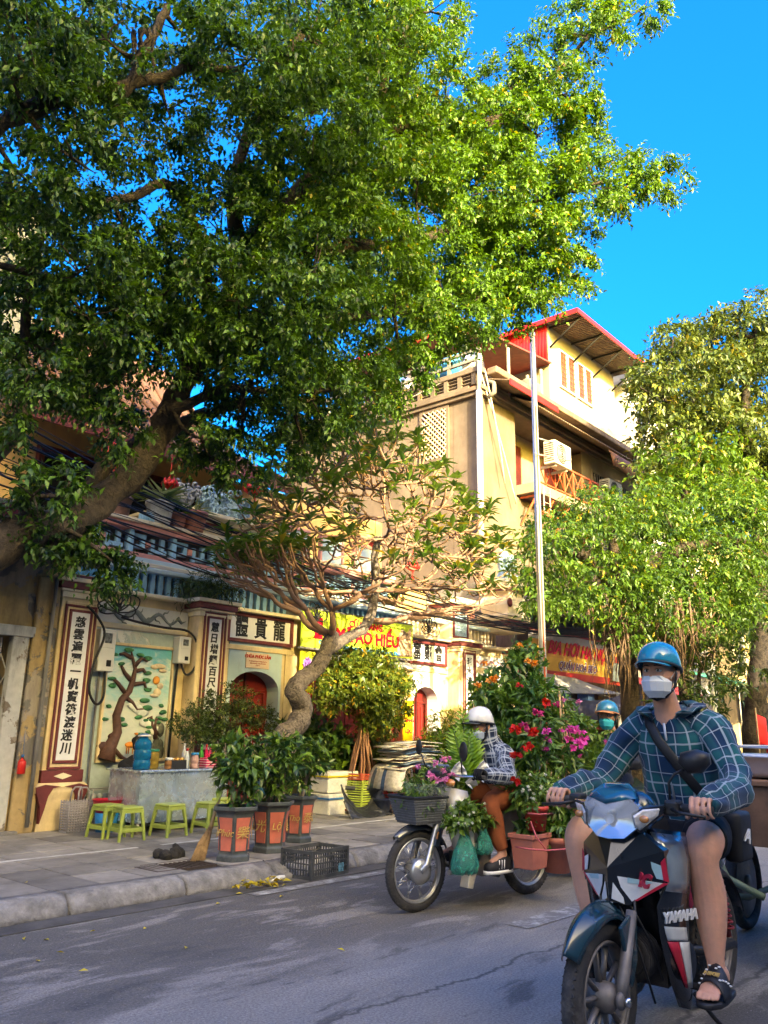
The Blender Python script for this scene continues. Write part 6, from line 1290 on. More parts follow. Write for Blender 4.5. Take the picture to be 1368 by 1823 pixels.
for i in range(7):      # papers drooping over the rack's left end
    m = MB(); th = -.5+i*.16; P0 = V(-.42, -.15+.045*i, .64+.006*i); d = V(-math.cos(.3+th*.2), -.25+th*.5, 0).normalized(); row0 = []; row1 = []; sd = V(-d.y, d.x, 0)*.11
    for k_ in range(9):
        u = k_/8; p_ = P0+d*(.28*math.sin(u*1.35))+V(0, 0, -.34*(1-math.cos(u*1.45))); row0.append(p_-sd); row1.append(p_+sd)
    m.loft([row0, row1], 0, True, False, False); solidify(m.build('newspaper', mk('hanging newsprint %d' % i, pcol[i], .85, var=.35, vs=26, bump=.1), NR), .010)
# ---- black crate at the kerb, broom, sweepings
CRT = thing('black_crate', 'black plastic mesh crate standing in the gutter below the planters', 'crate', (5.58, 5.60, .006), .10); cp = mk('dusty black plastic', (.055, .058, .058), .55, var=.3, vs=7, dirt=.4, ds=6, dcol=(.13, .125, .115)); hx, hy, hz = .25, .17, .235
for sg in (-1, 1):
    for i in range(17): x = -hx+2*hx*i/16; m = MB(); m.b2(x-.0045, x+.0045, sg*hy-.004, sg*hy+.004, .02, hz-.02); m.build('bar', cp, CRT)
    for i in range(12): y = -hy+2*hy*i/11; m = MB(); m.b2(sg*hx-.004, sg*hx+.004, y-.0045, y+.0045, .02, hz-.02); m.build('bar', cp, CRT)
    for z in (.075, .125, .175): m = MB(); m.b2(-hx, hx, sg*hy-.006, sg*hy+.006, z-.006, z+.006); m.b2(sg*hx-.006, sg*hx+.006, -hy, hy, z-.005, z+.005); m.build('cross_bar', cp, CRT)
for z, t_ in ((0, .03), (hz-.03, .03)):
    m = MB(); e = .008 if z else 0
    for sg in (-1, 1): m.b2(-hx-e, hx+e, sg*hy-.008-e*sg*0, sg*hy+.008, z, z+t_); m.b2(sg*hx-.008, sg*hx+.008, -hy+.008, hy-.008, z, z+t_-.002)
    m.build('rim', cp, CRT)
for sx in (-1, 1):
    for sy in (-1, 1): m = MB(); m.b2(sx*hx-.013, sx*hx+.013, sy*hy-.013, sy*hy+.013, 0, hz+.002); m.build('corner_post', cp, CRT)
m = MB(); m.b2(-hx, hx, -hy, hy, .0, .012); m.build('bottom', cp, CRT); m = MB(); m.b2(.12, .19, -hy-.012, -hy-.006, .03, .10); m.build('tag', mk('crate tag', (.12, .28, .34), .6, var=.9, vs=40), CRT)
BRM = thing('straw_broom', 'straw broom head leaning against the left planter', 'broom', (4.86, 6.32, .135)); m = MB()
for i in range(90):
    th = rng.uniform(0, 6.28); q = rng.random()**.5; a = V(.10, .02, .26)+V(.02*q*math.cos(th), .015*q*math.sin(th), 0); b_ = V(-.09, -.08, .0)+V(.085*q*math.cos(th), .04*q*math.sin(th), .005*rng.random()); m.tube([a, a.lerp(b_, .5)+V(.015*math.cos(th), .01, 0), b_], [.004, .004, .002], 4)
m.build('bristles', mk('broom straw', (.36, .23, .11), .8, var=.4, vs=30), BRM); m = MB(); m.tube([(.10, .02, .25), (.16, .06, .36), (.30, .13, .60)], [.022, .016, .012], 8); m.build('handle', mk('bamboo handle', (.32, .22, .10), .6, var=.3), BRM)
DP = thing('rubbish_heap', 'dark rags and scraps piled behind the broom', 'rubbish', (4.72, 6.55, .135)); m = MB()
for i in range(7): m.ball((rng.uniform(-.14, .14), rng.uniform(-.08, .1), .03), (rng.uniform(.05, .1), rng.uniform(.04, .07), rng.uniform(.03, .06)), 8, 5, rot=(rng.random(), rng.random(), rng.random()))
m.build('rags', mk('dark rags', (.03, .028, .027), .9, var=.5, vs=20, bump=.6, bs=30, bd=.03), DP)
SWP = thing('swept_leaves', 'small swept pile of yellow leaves and paper in the gutter', 'litter', (4.86, 5.50, .01)); LS = Leaves(); k_ = 46
LS.add(np.stack([nr.normal(0, .12, k_), nr.normal(0, .05, k_), nr.uniform(.005, .05, k_)], 1), rdir(k_)*np.array([1, 1, .25]), np.array([0, 0, 1.])+rdir(k_)*.5, nr.uniform(.05, .1, k_), nr.uniform(.014, .026, k_), nr.uniform(.3, 1, k_)); MAT['fallen'] = leafmat('fallen yellow leaf', (.32, .20, .02), (.62, .50, .03), .5, .2); LS.build('leaves', MAT['fallen'], SWP)
for i in range(3): m = MB(); m.lathe([(.016, -.05), (.02, 0), (.016, .05)], 8, (.13+.03*i, .03-.02*i, .02+.012*i), rot=(1.5, 0, .6*i)); m.build('paper_roll', foam, SWP)
lf = MB(); lf.add([(0, 0, .004), (.03, .012, .014), (.065, .002, .006), (.03, -.014, .010)], [(0, 1, 2), (0, 2, 3)])
lme = lf.data('fallen_leaf', mk('yellow fallen leaf', (.60, .47, .03), .5, var=.3, vs=30, bump=0))
for px, py in ((45, 1572), (170, 1658), (255, 1655), (16, 1646), (43, 1670), (88, 1674), (115, 1697), (70, 1713), (140, 1730), (384, 1610), (505, 1595), (512, 1575), (176, 1615), (420, 1592), (330, 1690), (600, 1690), (240, 1600)):
    z = .142 if py < 1600 and px < 60 else .006; p_ = at(px, py, Z=z); o = link('fallen_leaf', lme, None, p_, rot=(rng.uniform(-.2, .2), rng.uniform(-.2, .2), rng.uniform(0, 6.3))); tag(o, 'single yellow leaf fallen on the dark road near the kerb' if z < .1 else 'single yellow leaf lying on the grey pavement slabs', 'leaf', 'fallen yellow leaves'); sc = rng.uniform(.7, 1.15); o.scale = (sc, sc, 1)
# ---- balcony plants
def potted(name, label, loc, pr, ph, pc, blades, bl, mat, rnd=0):
    t = thing(name, label, 'potted plant', loc); plantpot(t, pr, ph, pc); LS = Leaves(); k_ = blades; th = nr.uniform(0, 6.28, k_); el = nr.uniform(.3, 1.4, k_)
    D = np.stack([np.cos(th)*np.cos(el), np.sin(th)*np.cos(el), np.sin(el)], 1); nn = np.stack([-np.cos(th)*np.sin(el), -np.sin(th)*np.sin(el), np.cos(el)], 1); l_ = nr.uniform(.7, 1.1, k_)*bl
    LS.add(np.tile([[0, 0, ph*.8]], (k_, 1))+rdir(k_)*pr*.4*[1, 1, 0], D, nn, l_, l_*.055, nr.uniform(0, 1, k_)); LS.build('foliage', MAT[mat], t, .3, .28); return t
MAT['stripe'] = leafmat('pale striped leaf', (.10, .17, .05), (.42, .44, .22), .4, .25)
potted('potted_plant', 'striped spiky plant in a white pot on the balcony rail', (6.25, 9.62, 3.99), .20, .32, (.60, .59, .57), 46, .5, 'stripe'); potted('potted_plant', 'small pale plant in a terracotta pot on the balcony rail', (6.85, 9.62, 3.99), .18, .30, (.40, .16, .11), 30, .3, 'stripe'); potted('potted_plant', 'dry plant in a brown pot at the left end of the balcony rail', (5.65, 9.62, 3.99), .14, .26, (.20, .10, .07), 26, .35, 'yleaf'); potted('potted_plant', 'plant in a reddish pot between white pot and dragon', (6.56, 9.63, 3.99), .13, .22, (.42, .17, .12), 24, .3, 'gleaf')
shrub('balcony_grass', 'dark trailing greenery on top of the second calligraphy column', (6.82, 9.15, 2.93), [(-.25, -.05, .12, .2), (.2, -.05, .15, .22), (0, 0, .25, .2)], 'bleaf', .10, .14, poth=0, dens=50, droop=.8, tw_=.16)
# ------------------------------------------------------------ people and motorbikes
def cat(P, u, i):
    a = P[max(i-1, 0)]; b = P[i]; c = P[i+1]; d = P[min(i+2, len(P)-1)]
    return .5*((2*b)+(-a+c)*u+(2*a-5*b+4*c-d)*u*u+(-a+3*b-3*c+d)*u**3)
def ctube(mb, pts, rad, n=18, k=5, up=None, wr=0., wf=9., seed=0, mi=0, cap=True, circ=None, v0=0., ang=0.):
    """limb or sleeve: smooth tube with a taper, creases and UVs in metres"""
    P = [Vector(p) for p in pts]; Rr = [Vector((r_[0], r_[1], 0)) if isinstance(r_, (tuple, list)) else Vector((r_, r_, 0)) for r_ in rad]
    Q = []; Rq = []
    for i in range(len(P)-1):
        for t in range(k): Q.append(cat(P, t/k, i)); Rq.append(cat(Rr, t/k, i))
    Q.append(P[-1]); Rq.append(Rr[-1]); m = len(Q)
    T = [(Q[min(i+1, m-1)]-Q[max(i-1, 0)]).normalized() for i in range(m)]
    hint = Vector(up) if up is not None else T[0].orthogonal(); Nn = hint; rings = []; Ls = [v0]
    cm = circ or 2*PI*sum((r_.x+r_.y)/2 for r_ in Rq)/m
    for i in range(m):
        if i: Ls.append(Ls[-1]+(Q[i]-Q[i-1]).length)
        Nn = ((hint if up is not None else Nn)-T[i]*T[i].dot(hint if up is not None else Nn)).normalized(); B = T[i].cross(Nn); row = []
        for j in range(n):
            th = 2*PI*j/n+ang; d = Nn*math.cos(th)+B*math.sin(th); e = 0
            if wr:
                q = Q[i]*wf+d*.8*1.0; s_ = Ls[i]*wf*2.2+2.5*mnoise.noise(Vector((seed, Ls[i]*3, th)))
                e = wr*(mnoise.noise(Vector((math.cos(th)*1.2+seed, math.sin(th)*1.2, s_*.5)))+.55*abs(mnoise.noise(Vector((math.cos(th)*2.4+seed, math.sin(th)*2.4, s_)))))
            row.append(Q[i]+Nn*((Rq[i].x+e)*math.cos(th))+B*((Rq[i].y+e)*math.sin(th)))
        rings.append(row)
    base = len(mb.f); off = len(mb.v)
    for row in rings: mb.v.extend([tuple(p) for p in row])
    for i in range(m-1):
        for j in range(n):
            a0, a1, b0, b1 = off+i*n+j, off+i*n+(j+1) % n, off+(i+1)*n+j, off+(i+1)*n+(j+1) % n
            mb.uv[len(mb.f)] = [(j/n*cm, Ls[i]), ((j+1)/n*cm, Ls[i]), ((j+1)/n*cm, Ls[i+1]), (j/n*cm, Ls[i+1])]
            mb.f.append([a0, a1, b1, b0]); mb.m.append(mi); mb.sm.append(True)
    if cap:
        for idx, rev in ((0, True), (m-1, False)):
            f = [off+idx*n+j for j in range(n)]; mb.uv[len(mb.f)] = [(j/n*cm, Ls[idx]) for j in range(n)]; mb.f.append(f[::-1] if rev else f); mb.m.append(mi); mb.sm.append(True)
    return rings
def head_shape(mb, M, s=1.0, ears=True):
    def g(y, z, cy, cz, sy, sz): return math.exp(-((y-cy)/sy)**2-((z-cz)/sz)**2)
    rows = []; nl, nn = 34, 44
    for i in range(nl+1):
        la = -PI/2+PI*i/nl; row = []
        for j in range(nn):
            lo = 2*PI*j/nn; dx, dy, dz = math.cos(la)*math.cos(lo), math.cos(la)*math.sin(lo), math.sin(la)
            x, y, z = dx*(.098 if dx > 0 else .102), dy*.078, dz*.122
            if dz < -.2:
                k = (-dz-.2)/.8; y *= 1-.30*k; x = x*(1-.10*k) if dx > 0 else x*(1-.75*k)
                x += .012*k
            if dx > 0:
                x -= .010*max(0, dx-.75)*4*.5
                x += .024*g(y, z, 0, -.030, .013, .016)+.012*g(y, z, 0, -.006, .010, .022)-.011*(g(y, z, .032, .002, .018, .012)+g(y, z, -.032, .002, .018, .012))
                x += .005*(g(y, z, .032, .024, .024, .009)+g(y, z, -.032, .024, .024, .009))+.004*(g(y, z, .045, -.03, .02, .02)+g(y, z, -.045, -.03, .02, .02))+.006*g(y, z, 0, -.066, .022, .010)+.010*g(y, z, 0, -.100, .020, .014)
            row.append(M @ Vector((x*s, y*s, z*s)))
        rows.append(row)
    mb.loft(rows, 0, True, False)
    if ears:
        for sg in (-1, 1):
            mb.ball(M @ Vector((-.008*s, sg*.082*s, -.012*s)), (.020*s, .012*s, .034*s), 10, 8); mb.ball(M @ Vector((-.018*s, sg*.090*s, -.004*s)), (.013*s, .009*s, .026*s), 8, 6)
def grip_hand(mb, c, ax, fwd, upv, s=1.0, side=1):
    """closed hand round a bar through c along ax (pointing to the bar end); palm behind, fingers over the front"""
    c, ax, fwd, upv = Vector(c), Vector(ax).normalized(), Vector(fwd).normalized(), Vector(upv).normalized()
    R = .026*s
    mb.loft([[c+ax*(a*s)+fwd*(f_*s)+upv*(u_*s) for f_, u_ in ((-.010, .040), (-.040, .036), (-.052, .010), (-.046, -.020), (-.028, -.024), (-.022, .0), (-.018, .018))] for a in (-.046, -.03, 0, .03, .042)], 0, True)
    for k_, (a, ln, r_) in enumerate(((-.038, .95, .0092), (-.0125, 1.04, .0095), (.013, 1.0, .0092), (.037, .85, .0082))):
        pts = []
        for t in range(8):
            th = math.radians(118-34*t*ln); q = R+.006+(.010 if t < 2 else 0)*s; pts.append(c+ax*(a*s+.002*t)+fwd*(q*math.cos(th))+upv*(q*math.sin(th)))
        ctube(mb, pts, [r_*1.15*s, r_*1.18*s, r_*1.02*s, r_*1.08*s, r_*.96*s, r_*1.0*s, r_*.9*s, r_*.55*s], 8, 2)
    pts = [c-ax*.040*s+fwd*(-.030)*s+upv*(-.004)*s, c-ax*.060*s-fwd*.012*s-upv*.020*s, c-ax*.058*s+fwd*.012*s-upv*.032*s, c-ax*.052*s+fwd*.030*s-upv*.028*s]
    ctube(mb, pts, [.014*s, .0125*s, .0115*s, .007*s], 8, 3)
def skinmat(name, col):
    m, nt, b = nodes(name); p = wpos(nt, obj=True); n_ = ntex(nt, p, 18, 4); n2 = ntex(nt, p, 120, 3)
    c = ramp(nt, n_, .3, .7, tuple(x*.86 for x in col), (min(1, col[0]*1.10), col[1]*1.0, col[2]*.97)); L(nt, c, b.inputs['Base Color']); b.inputs['Roughness'].default_value = .52
    b.inputs['Subsurface Weight'].default_value = .12; b.inputs['Subsurface Radius'].default_value = (.012, .005, .003); b.inputs['Specular IOR Level'].default_value = .4; bumpn(nt, b, n2, .35, .003); return m
def plaid(name, base, band, line, p=.135, lw=.045, thin=True):
    m, nt, b = nodes(name); uv = nt.nodes.new('ShaderNodeUVMap'); wob = nt.nodes.new('ShaderNodeTexNoise'); wob.inputs['Scale'].default_value = 6; L(nt, uv.outputs[0], wob.inputs['Vector'])
    sep = nt.nodes.new('ShaderNodeSeparateXYZ'); va = nt.nodes.new('ShaderNodeVectorMath'); va.operation = 'MULTIPLY_ADD'; L(nt, wob.outputs['Color'], va.inputs[0]); va.inputs[1].default_value = (.012, .012, 0); L(nt, uv.outputs[0], va.inputs[2]); L(nt, va.outputs[0], sep.inputs[0])
    def fr(i, off=0):
        d = N(nt, 'ShaderNodeMath', op='DIVIDE'); L(nt, sep.outputs[i], d.inputs[0]); d.inputs[1].default_value = p; a = N(nt, 'ShaderNodeMath', op='ADD'); L(nt, d.outputs[0], a.inputs[0]); a.inputs[1].default_value = off; f = N(nt, 'ShaderNodeMath', op='FRACT'); L(nt, a.outputs[0], f.inputs[0]); return f.outputs[0]
    def stripe(i, a, w, off=0):
        f = fr(i, off); s_ = N(nt, 'ShaderNodeMath', op='SUBTRACT'); L(nt, f, s_.inputs[0]); s_.inputs[1].default_value = a; ab = N(nt, 'ShaderNodeMath', op='ABSOLUTE'); L(nt, s_.outputs[0], ab.inputs[0]); return ramp(nt, ab.outputs[0], w*.8, w*1.1, (1, 1, 1), (0, 0, 0))
    c = base
    bx = mix(nt, .5, stripe(0, .5, .22), stripe(1, .5, .22)); c = mix(nt, bx, base, band)
    for i in (0, 1):
        for a, w in ((.5, lw*.62), (.22, lw*.34), (.78, lw*.34)) if thin else ((.5, lw), (.2, lw*.5)):
            c = mix(nt, mix(nt, 1.0, stripe(i, a, w), (.72, .72, .72), 'MULTIPLY'), c, line)
    fine = ntex(nt, uv.outputs[0], 700, 2); c = mix(nt, ramp(nt, fine, .3, .8, (.25, .25, .25), (0, 0, 0)), c, tuple(x*.5 for x in base)); L(nt, c, b.inputs['Base Color']); b.inputs['Roughness'].default_value = .85; b.inputs['Specular IOR Level'].default_value = .2; b.inputs['Sheen Weight'].default_value = .15
    bumpn(nt, b, fine, .25, .002); return m
def cloth(name, col, rough=.85): return mk(name, col, rough, var=.22, vs=12, bump=.3, bs=300, bd=.002, spec=.2, obj=True)
def remesh(o, v=.007, it=3):
    r_ = o.modifiers.new('remesh', 'REMESH'); r_.mode = 'VOXEL'; r_.voxel_size = v; r_.use_smooth_shade = True
    s_ = o.modifiers.new('smooth', 'SMOOTH'); s_.factor = .5; s_.iterations = it; return o
def helmet(t, M, col, rimcol, s=1.0, visor=None, hcol2=None, peak=True):
    rows = []; mt = mk('helmet shell '+t.name, col, .18, var=.08, bump=0, coat=.8)
    for i in range(15):
        la = PI/2*(1-i/14)-.06*(i/14); row = []
        for j in range(32):
            lo = 2*PI*j/32; e = 1.0; drop = (-.050*(.5-.5*math.cos(lo)))*max(0, i-7)/7
            row.append(M @ Vector((math.cos(la)*math.cos(lo)*.128*s, math.cos(la)*math.sin(lo)*.108*s, .056+math.sin(la)*.104*s+drop)))
        rows.append(row)
    m = MB(); m.loft(rows, 0, True, False); H = solidify(m.build('helmet', mt, t), .012)
    m = MB(); m.tube([p+Vector((0, 0, -.002)) for p in rows[-1]], .0075, 6, closed=True); m.build('rim', mk('helmet rim '+t.name, rimcol, .5), H)
    if peak:
        pr = []
        for q in range(5):
            u = q/4; pr.append([M @ Vector(((.118+.075*u)*s*math.cos(a)*1.02, (.104-.004*u)*s*math.sin(a), .050-.008*u-.035*(1-math.cos(a)))) for a in [(-1.15+2.3*k_/14) for k_ in range(15)]])
        m = MB(); m.loft(pr, 0, True, False, False); solidify(m.build('peak', visor or mt, H), .006)
    return H
def strap(t, M, s=1.0, mat=None):
    for sg in (-1, 1):
        m = MB(); m.tube([M @ Vector(p) for p in ((.012, sg*.094*s, .02), (.010, sg*.088*s, -.03), (.016, sg*.078*s, -.08), (.040, sg*.045*s, -.125), (.052, 0, -.138))], [(.004, .010)]*5, 6, up=(0, 1, 0)); m.build('chin_strap', mat or MAT['cable'], t)
def eyes(t, M, s=1.0):
    ew = mk('eye white', (.62, .58, .54), .25, var=.03, bump=0); ei = mk('dark iris', (.015, .010, .008), .1, var=0, bump=0); br_ = mk('black brow hair', (.014, .011, .010), .8, var=.3)
    for sg in (-1, 1):
        m = MB(); m.ball(M @ Vector((.0795*s, sg*.031*s, .003*s)), (.0125*s, .0155*s, .0082*s), 12, 8); E_ = m.build('eye', ew, t); m = MB(); m.ball(M @ Vector((.0870*s, sg*.030*s+.002, .003*s)), (.0058*s, .0066*s, .0064*s), 10, 6); m.build('iris', ei, E_)
        m = MB(); m.tube([M @ Vector(p) for p in ((.0895*s, sg*.014*s, .0085*s), (.0905*s, sg*.030*s, .0115*s), (.0830*s, sg*.047*s, .0065*s))], [.0011, .0015, .0009], 6); m.build('eyelid', br_, E_)
        m = MB(); m.tube([M @ Vector(p) for p in ((.0955*s, sg*.013*s, .0255*s), (.0955*s, sg*.030*s, .0295*s), (.0850*s, sg*.052*s, .0245*s))], [(.0012, .0026), (.0014, .0028), (.001, .0014)], 6, up=(1, 0, 0)); m.build('eyebrow', br_, t)
def mask(t, M, mat, s=1.0):
    """folded face mask from the nose bridge to the chin with ear loops"""
    def row(z, xf, w, xb): return [M @ Vector((xb*s, -w*s, z*s)), M @ Vector(((xb+xf)*.56*s, -w*.80*s, z*s)), M @ Vector((xf*.90*s, -w*.40*s, z*s)), M @ Vector((xf*s, 0, z*s)), M @ Vector((xf*.90*s, w*.40*s, z*s)), M @ Vector(((xb+xf)*.56*s, w*.80*s, z*s)), M @ Vector((xb*s, w*s, z*s))]
    m = MB(); rows = [row(-.024, .110, .050, .066), row(-.052, .127, .076, .032), row(-.098, .114, .068, .032), row(-.130, .084, .042, .034)]
    m.loft(rows, 0, False, False, False); o = m.build('face_mask', mat, t); solidify(o, .003)
    for sg in (-1, 1): m = MB(); m.tube([M @ Vector((.040*s, sg*.074*s, -.034*s)), M @ Vector((.0, sg*.088*s, .010*s)), M @ Vector((-.022*s, sg*.088*s, -.02*s)), M @ Vector((.028*s, sg*.076*s, -.090*s))], .0018, 5); m.build('ear_loop', mat, o)

# ---------------- motorbike parts
rubber = mk('dusty tyre rubber', (.035, .033, .032), .8, var=.3, vs=14, dirt=.45, ds=9, dcol=(.13, .115, .10), bump=.4, obj=True)
dirtyalu = mk('dusty cast alloy', (.20, .18, .165), .55, .5, var=.35, vs=12, dirt=.4, dcol=(.14, .11, .085), obj=True); alu = mk('brushed alloy', (.48, .48, .47), .35, .85, var=.2, vs=14, dirt=.3, dcol=(.25, .22, .2), obj=True)
chrome = mk('scuffed chrome', (.62, .62, .62), .18, 1, var=.1, bump=0); blackp = mk('black moulded plastic', (.018, .018, .019), .45, var=.25, vs=20, dirt=.3, ds=8, dcol=(.06, .055, .05), obj=True)
engm = mk('oily engine casting', (.055, .050, .046), .6, .4, var=.5, vs=18, dirt=.4, dcol=(.10, .08, .06), bump=.5, bs=40, obj=True); seatm = mk('black vinyl', (.016, .016, .017), .42, var=.2, bump=.2, bs=200)
def lensm(name, col, rough=.08):
    m, nt, b = nodes(name); b.inputs['Base Color'].default_value = c4(col); b.inputs['Roughness'].default_value = rough; b.inputs['Metallic'].default_value = .1; b.inputs['Coat Weight'].default_value = 1; b.inputs['Coat Roughness'].default_value = .03
    L(nt, ramp(nt, ntex(nt, wpos(nt, obj=True), 45, 2), .35, .65, tuple(x*.7 for x in col), col), b.inputs['Base Color']); return m
lens = lensm('headlamp glass', (.72, .75, .77)); amber = lensm('amber lens', (.60, .24, .06)); redl = lensm('red lens', (.45, .02, .02)); clearl = lensm('clear indicator lens', (.70, .68, .64))
def circ(c, r_, n=40, ax='y'): return [V(c[0]+r_*math.cos(2*PI*i/n), c[1], c[2]+r_*math.sin(2*PI*i/n)) for i in range(n)]
def wheel(t, x, R, tw, style, name='front_wheel', yaw=0, rimm=None):
    c = V(x, 0, R); m = MB(); m.tube(circ(c, R-tw*.62, 56), (tw*.5, tw*.62) if False else [(tw*.5, tw*.62)]*56, 12, closed=True, up=(0, 1, 0)); W = m.build(name, rubber, t)
    # tread blocks
    m = MB()
    for i in range(60):
        th = 2*PI*i/60
        for sg in (-1, 1):
            p_ = c+V(math.cos(th)*(R-.0105), sg*tw*.20, math.sin(th)*(R-.0105)); m.box(p_, (.014, tw*.24, .010), rot=Matrix.Rotation(-th+PI/2, 3, 'Y') @ Matrix.Rotation(sg*.5, 3, 'Z'))
    m.build('tread', rubber, W)['kind'] = 'stuff'
    rm = rimm or (dirtyalu if style == 'cast' else alu); ri = R-tw*1.22
    m = MB(); m.tube(circ(c, ri, 48), [(tw*.36, .012)]*48, 8, closed=True, up=(0, 1, 0)); m.tube(circ(c+V(0, tw*.34, 0), ri+.006, 48), .007, 6, closed=True); m.tube(circ(c-V(0, tw*.34, 0), ri+.006, 48), .007, 6, closed=True); m.build('rim', rm, W)
    m = MB(); hr = .055 if style == 'cast' else .075; m.lathe([(.012, -.07), (.03, -.065), (hr, -.045), (hr*1.05, 0), (hr, .045), (.03, .065), (.012, .07)], 20, c, rot=(PI/2, 0, 0)); m.build('hub', rm, W)
    if style == 'cast':
        for i in range(5):
            th = 2*PI*i/5+.35; d = V(math.cos(th), 0, math.sin(th)); e = V(-math.sin(th), 0, math.cos(th)); m = MB()
            for sg in (-1, 1): m.tube([c+d*.045+e*sg*.012, c+d*(ri*.55)+e*sg*.030, c+d*(ri-.004)+e*sg*.048], [(.016, .010), (.013, .009), (.016, .011)], 6, up=(0, 1, 0))
            m.build('spoke', rm, W)
        m = MB(); m.lathe([(.045, -.004), (.105, -.004), (.105, 0), (.045, 0)], 28, c+V(0, -.062, 0), rot=(PI/2, 0, 0)); m.build('brake_disc', chrome, W)
    else:
        for i in range(36):
            th = 2*PI*i/36; sg = 1 if i % 2 else -1; tw_ = (.55 if (i//2) % 2 else -.55); a = c+V(math.cos(th)*.068, sg*.035, math.sin(th)*.068); b_ = c+V(math.cos(th+tw_)*(ri-.004), 0, math.sin(th+tw_)*(ri-.004)); m = MB(); m.tube([a, b_], .0021, 4); m.build('spoke', chrome, W)
    return W
def fender(t, x, R, a0, a1, w, mat, name='front_fender', drop=.05, ridge=.012):
    rows = []; n = 26
    for i in range(n+1):
        th = math.radians(a0+(a1-a0)*i/n); u = i/n; ww = w*(.55+.45*math.sin(PI*min(1, u*1.6+.08)/1.0) if u < .55 else 1.0) if True else w; ww = w*(.62+.38*min(1, u*3.2))
        c = V(x+math.sin(th)*R, 0, .285+math.cos(th)*R); rad = V(math.sin(th), 0, math.cos(th)); row = []
        for k_ in range(11):
            v = -1+2*k_/10; row.append(c+V(0, v*ww, 0)-rad*(drop*abs(v)**2.6)+rad*(ridge*max(0, 1-abs(v)*2.2)))
        rows.append(row)
    m = MB(); m.loft(rows, 0, True, False, False); return solidify(m.build(name, mat, t), .004)
def paint(name, col, metal=0.0, dirt=.2):
    return mk(name, col, .22, metal, var=.15, vs=7, dirt=dirt, ds=6, dcol=tuple(.03+x*.7 for x in col), bump=.02, coat=.7, obj=True)

# ---------------- the man on the black motorbike
bikeM = thing('motorbike', 'black and teal motorbike with white and red stripes ridden towards the viewer', 'motorbike', (3.30, 1.68, 0), PI)
teal = paint('teal black paint', (.008, .035, .050)); blk = paint('gloss black paint', (.010, .012, .014)); silv = paint('silver panel paint', (.30, .33, .34), .5); stw = mk('white sticker vinyl', (.60, .62, .62), .35, var=.12, vs=14, obj=True); str_ = mk('red sticker vinyl', (.42, .015, .04), .35, var=.15, obj=True); stc = mk('pale blue sticker vinyl', (.30, .48, .52), .35, var=.15, obj=True)
wheel(bikeM, 0, .285, .078, 'cast'); wheel(bikeM, -1.24, .285, .085, 'cast', 'rear_wheel')
FD = fender(bikeM, 0, .335, 56, -50, .062, teal, drop=.050, ridge=.014)
for sg in (-1, 1):
    m = MB(); m.prism([(-.02, .54), (-.11, .575), (-.17, .55), (-.155, .40), (-.10, .31), (-.065, .33), (-.055, .44)], (sg*.074, sg*.092)); m.build('fork_cover', teal, bikeM, bevel=.006)
    m = MB(); m.tube([(0, sg*.083, .285), (-.03, sg*.083, .35), (-.140, sg*.083, .585)], [.022, .024, .022], 12); m.ball((0, sg*.085, .285), (.035, .02, .035), 12, 8); m.build('fork_leg', dirtyalu, bikeM)
    m = MB(); m.lathe([(0, -.012), (.018, -.01), (.018, .01), (0, .012)], 10, (0, sg*.112, .285), rot=(PI/2, 0, 0)); m.build('axle_nut', chrome, bikeM)
# headlamp unit
def sym(poly): return poly
nac = MB(); 
def hring(x, w, z0, z1, k=1.0): return [V(x, y*w, z) for y, z in ((0, z1), (.45, z1-.004*k), (.80, z1-.030*k), (1.0, (z0+z1)/2+.01), (.80, z0+.03*k), (.42, z0+.006), (0, z0), (-.42, z0+.006), (-.80, z0+.03*k), (-1.0, (z0+z1)/2+.01), (-.80, z1-.030*k), (-.45, z1-.004*k))]
nac.loft([hring(-.185, .10, .885, .985), hring(-.200, .125, .870, 1.01), hring(-.225, .150, .862, 1.045), hring(-.26, .165, .868, 1.065), hring(-.33, .155, .885, 1.05), hring(-.39, .11, .91, 1.02)], 0, True); nac.build('headlamp_cowl', teal, bikeM)
m = MB(); lz = [V(-.128, 0, 1.000), V(-.150, .100, 1.022), V(-.172, .126, .990), V(-.166, .112, .905), V(-.148, .062, .862), V(-.128, 0, .858), V(-.148, -.062, .862), V(-.166, -.112, .905), V(-.172, -.126, .990), V(-.150, -.100, 1.022)]
ctr = V(-.108, 0, .935); m.loft([[p.lerp(ctr, k_)+V(-.004-dx, 0, 0) for p in lz] for k_, dx in ((0, 0), (.25, .016), (.55, .036), (.8, .050), (.93, .056))], 0, True, False); m.loft([[p+V(-.045, 0, 0) for p in lz], [p+V(-.004, 0, 0) for p in lz]], 0, True, False); HL = m.build('headlamp', mk('lamp reflector', (.80, .82, .84), .16, .85, var=.1, bump=0), bikeM)
m = MB(); m.loft([[p+V(.002, 0, 0) for p in lz], [p.lerp(ctr, .25)+V(.010, 0, 0) for p in lz], [p.lerp(ctr, .7)+V(.008, 0, 0) for p in lz], [ctr+(p-ctr)*.02 for p in lz]], 0, True, False); gl, nt_, b_ = nodes('lamp cover glass'); b_.inputs['Base Color'].default_value = (.8, .84, .86, 1); b_.inputs['Alpha'].default_value = .30; b_.inputs['Roughness'].default_value = .06; b_.inputs['Coat Weight'].default_value = 1.0; m.build('lens', gl, HL)
m = MB(); m.lathe([(.018, -.004), (.021, .002), (.021, -.01)], 24, (-.150, 0, .937), rot=(0, PI/2, 0)); m.build('bulb', mk('bulb cap', (.55, .60, .63), .12, .2), HL)
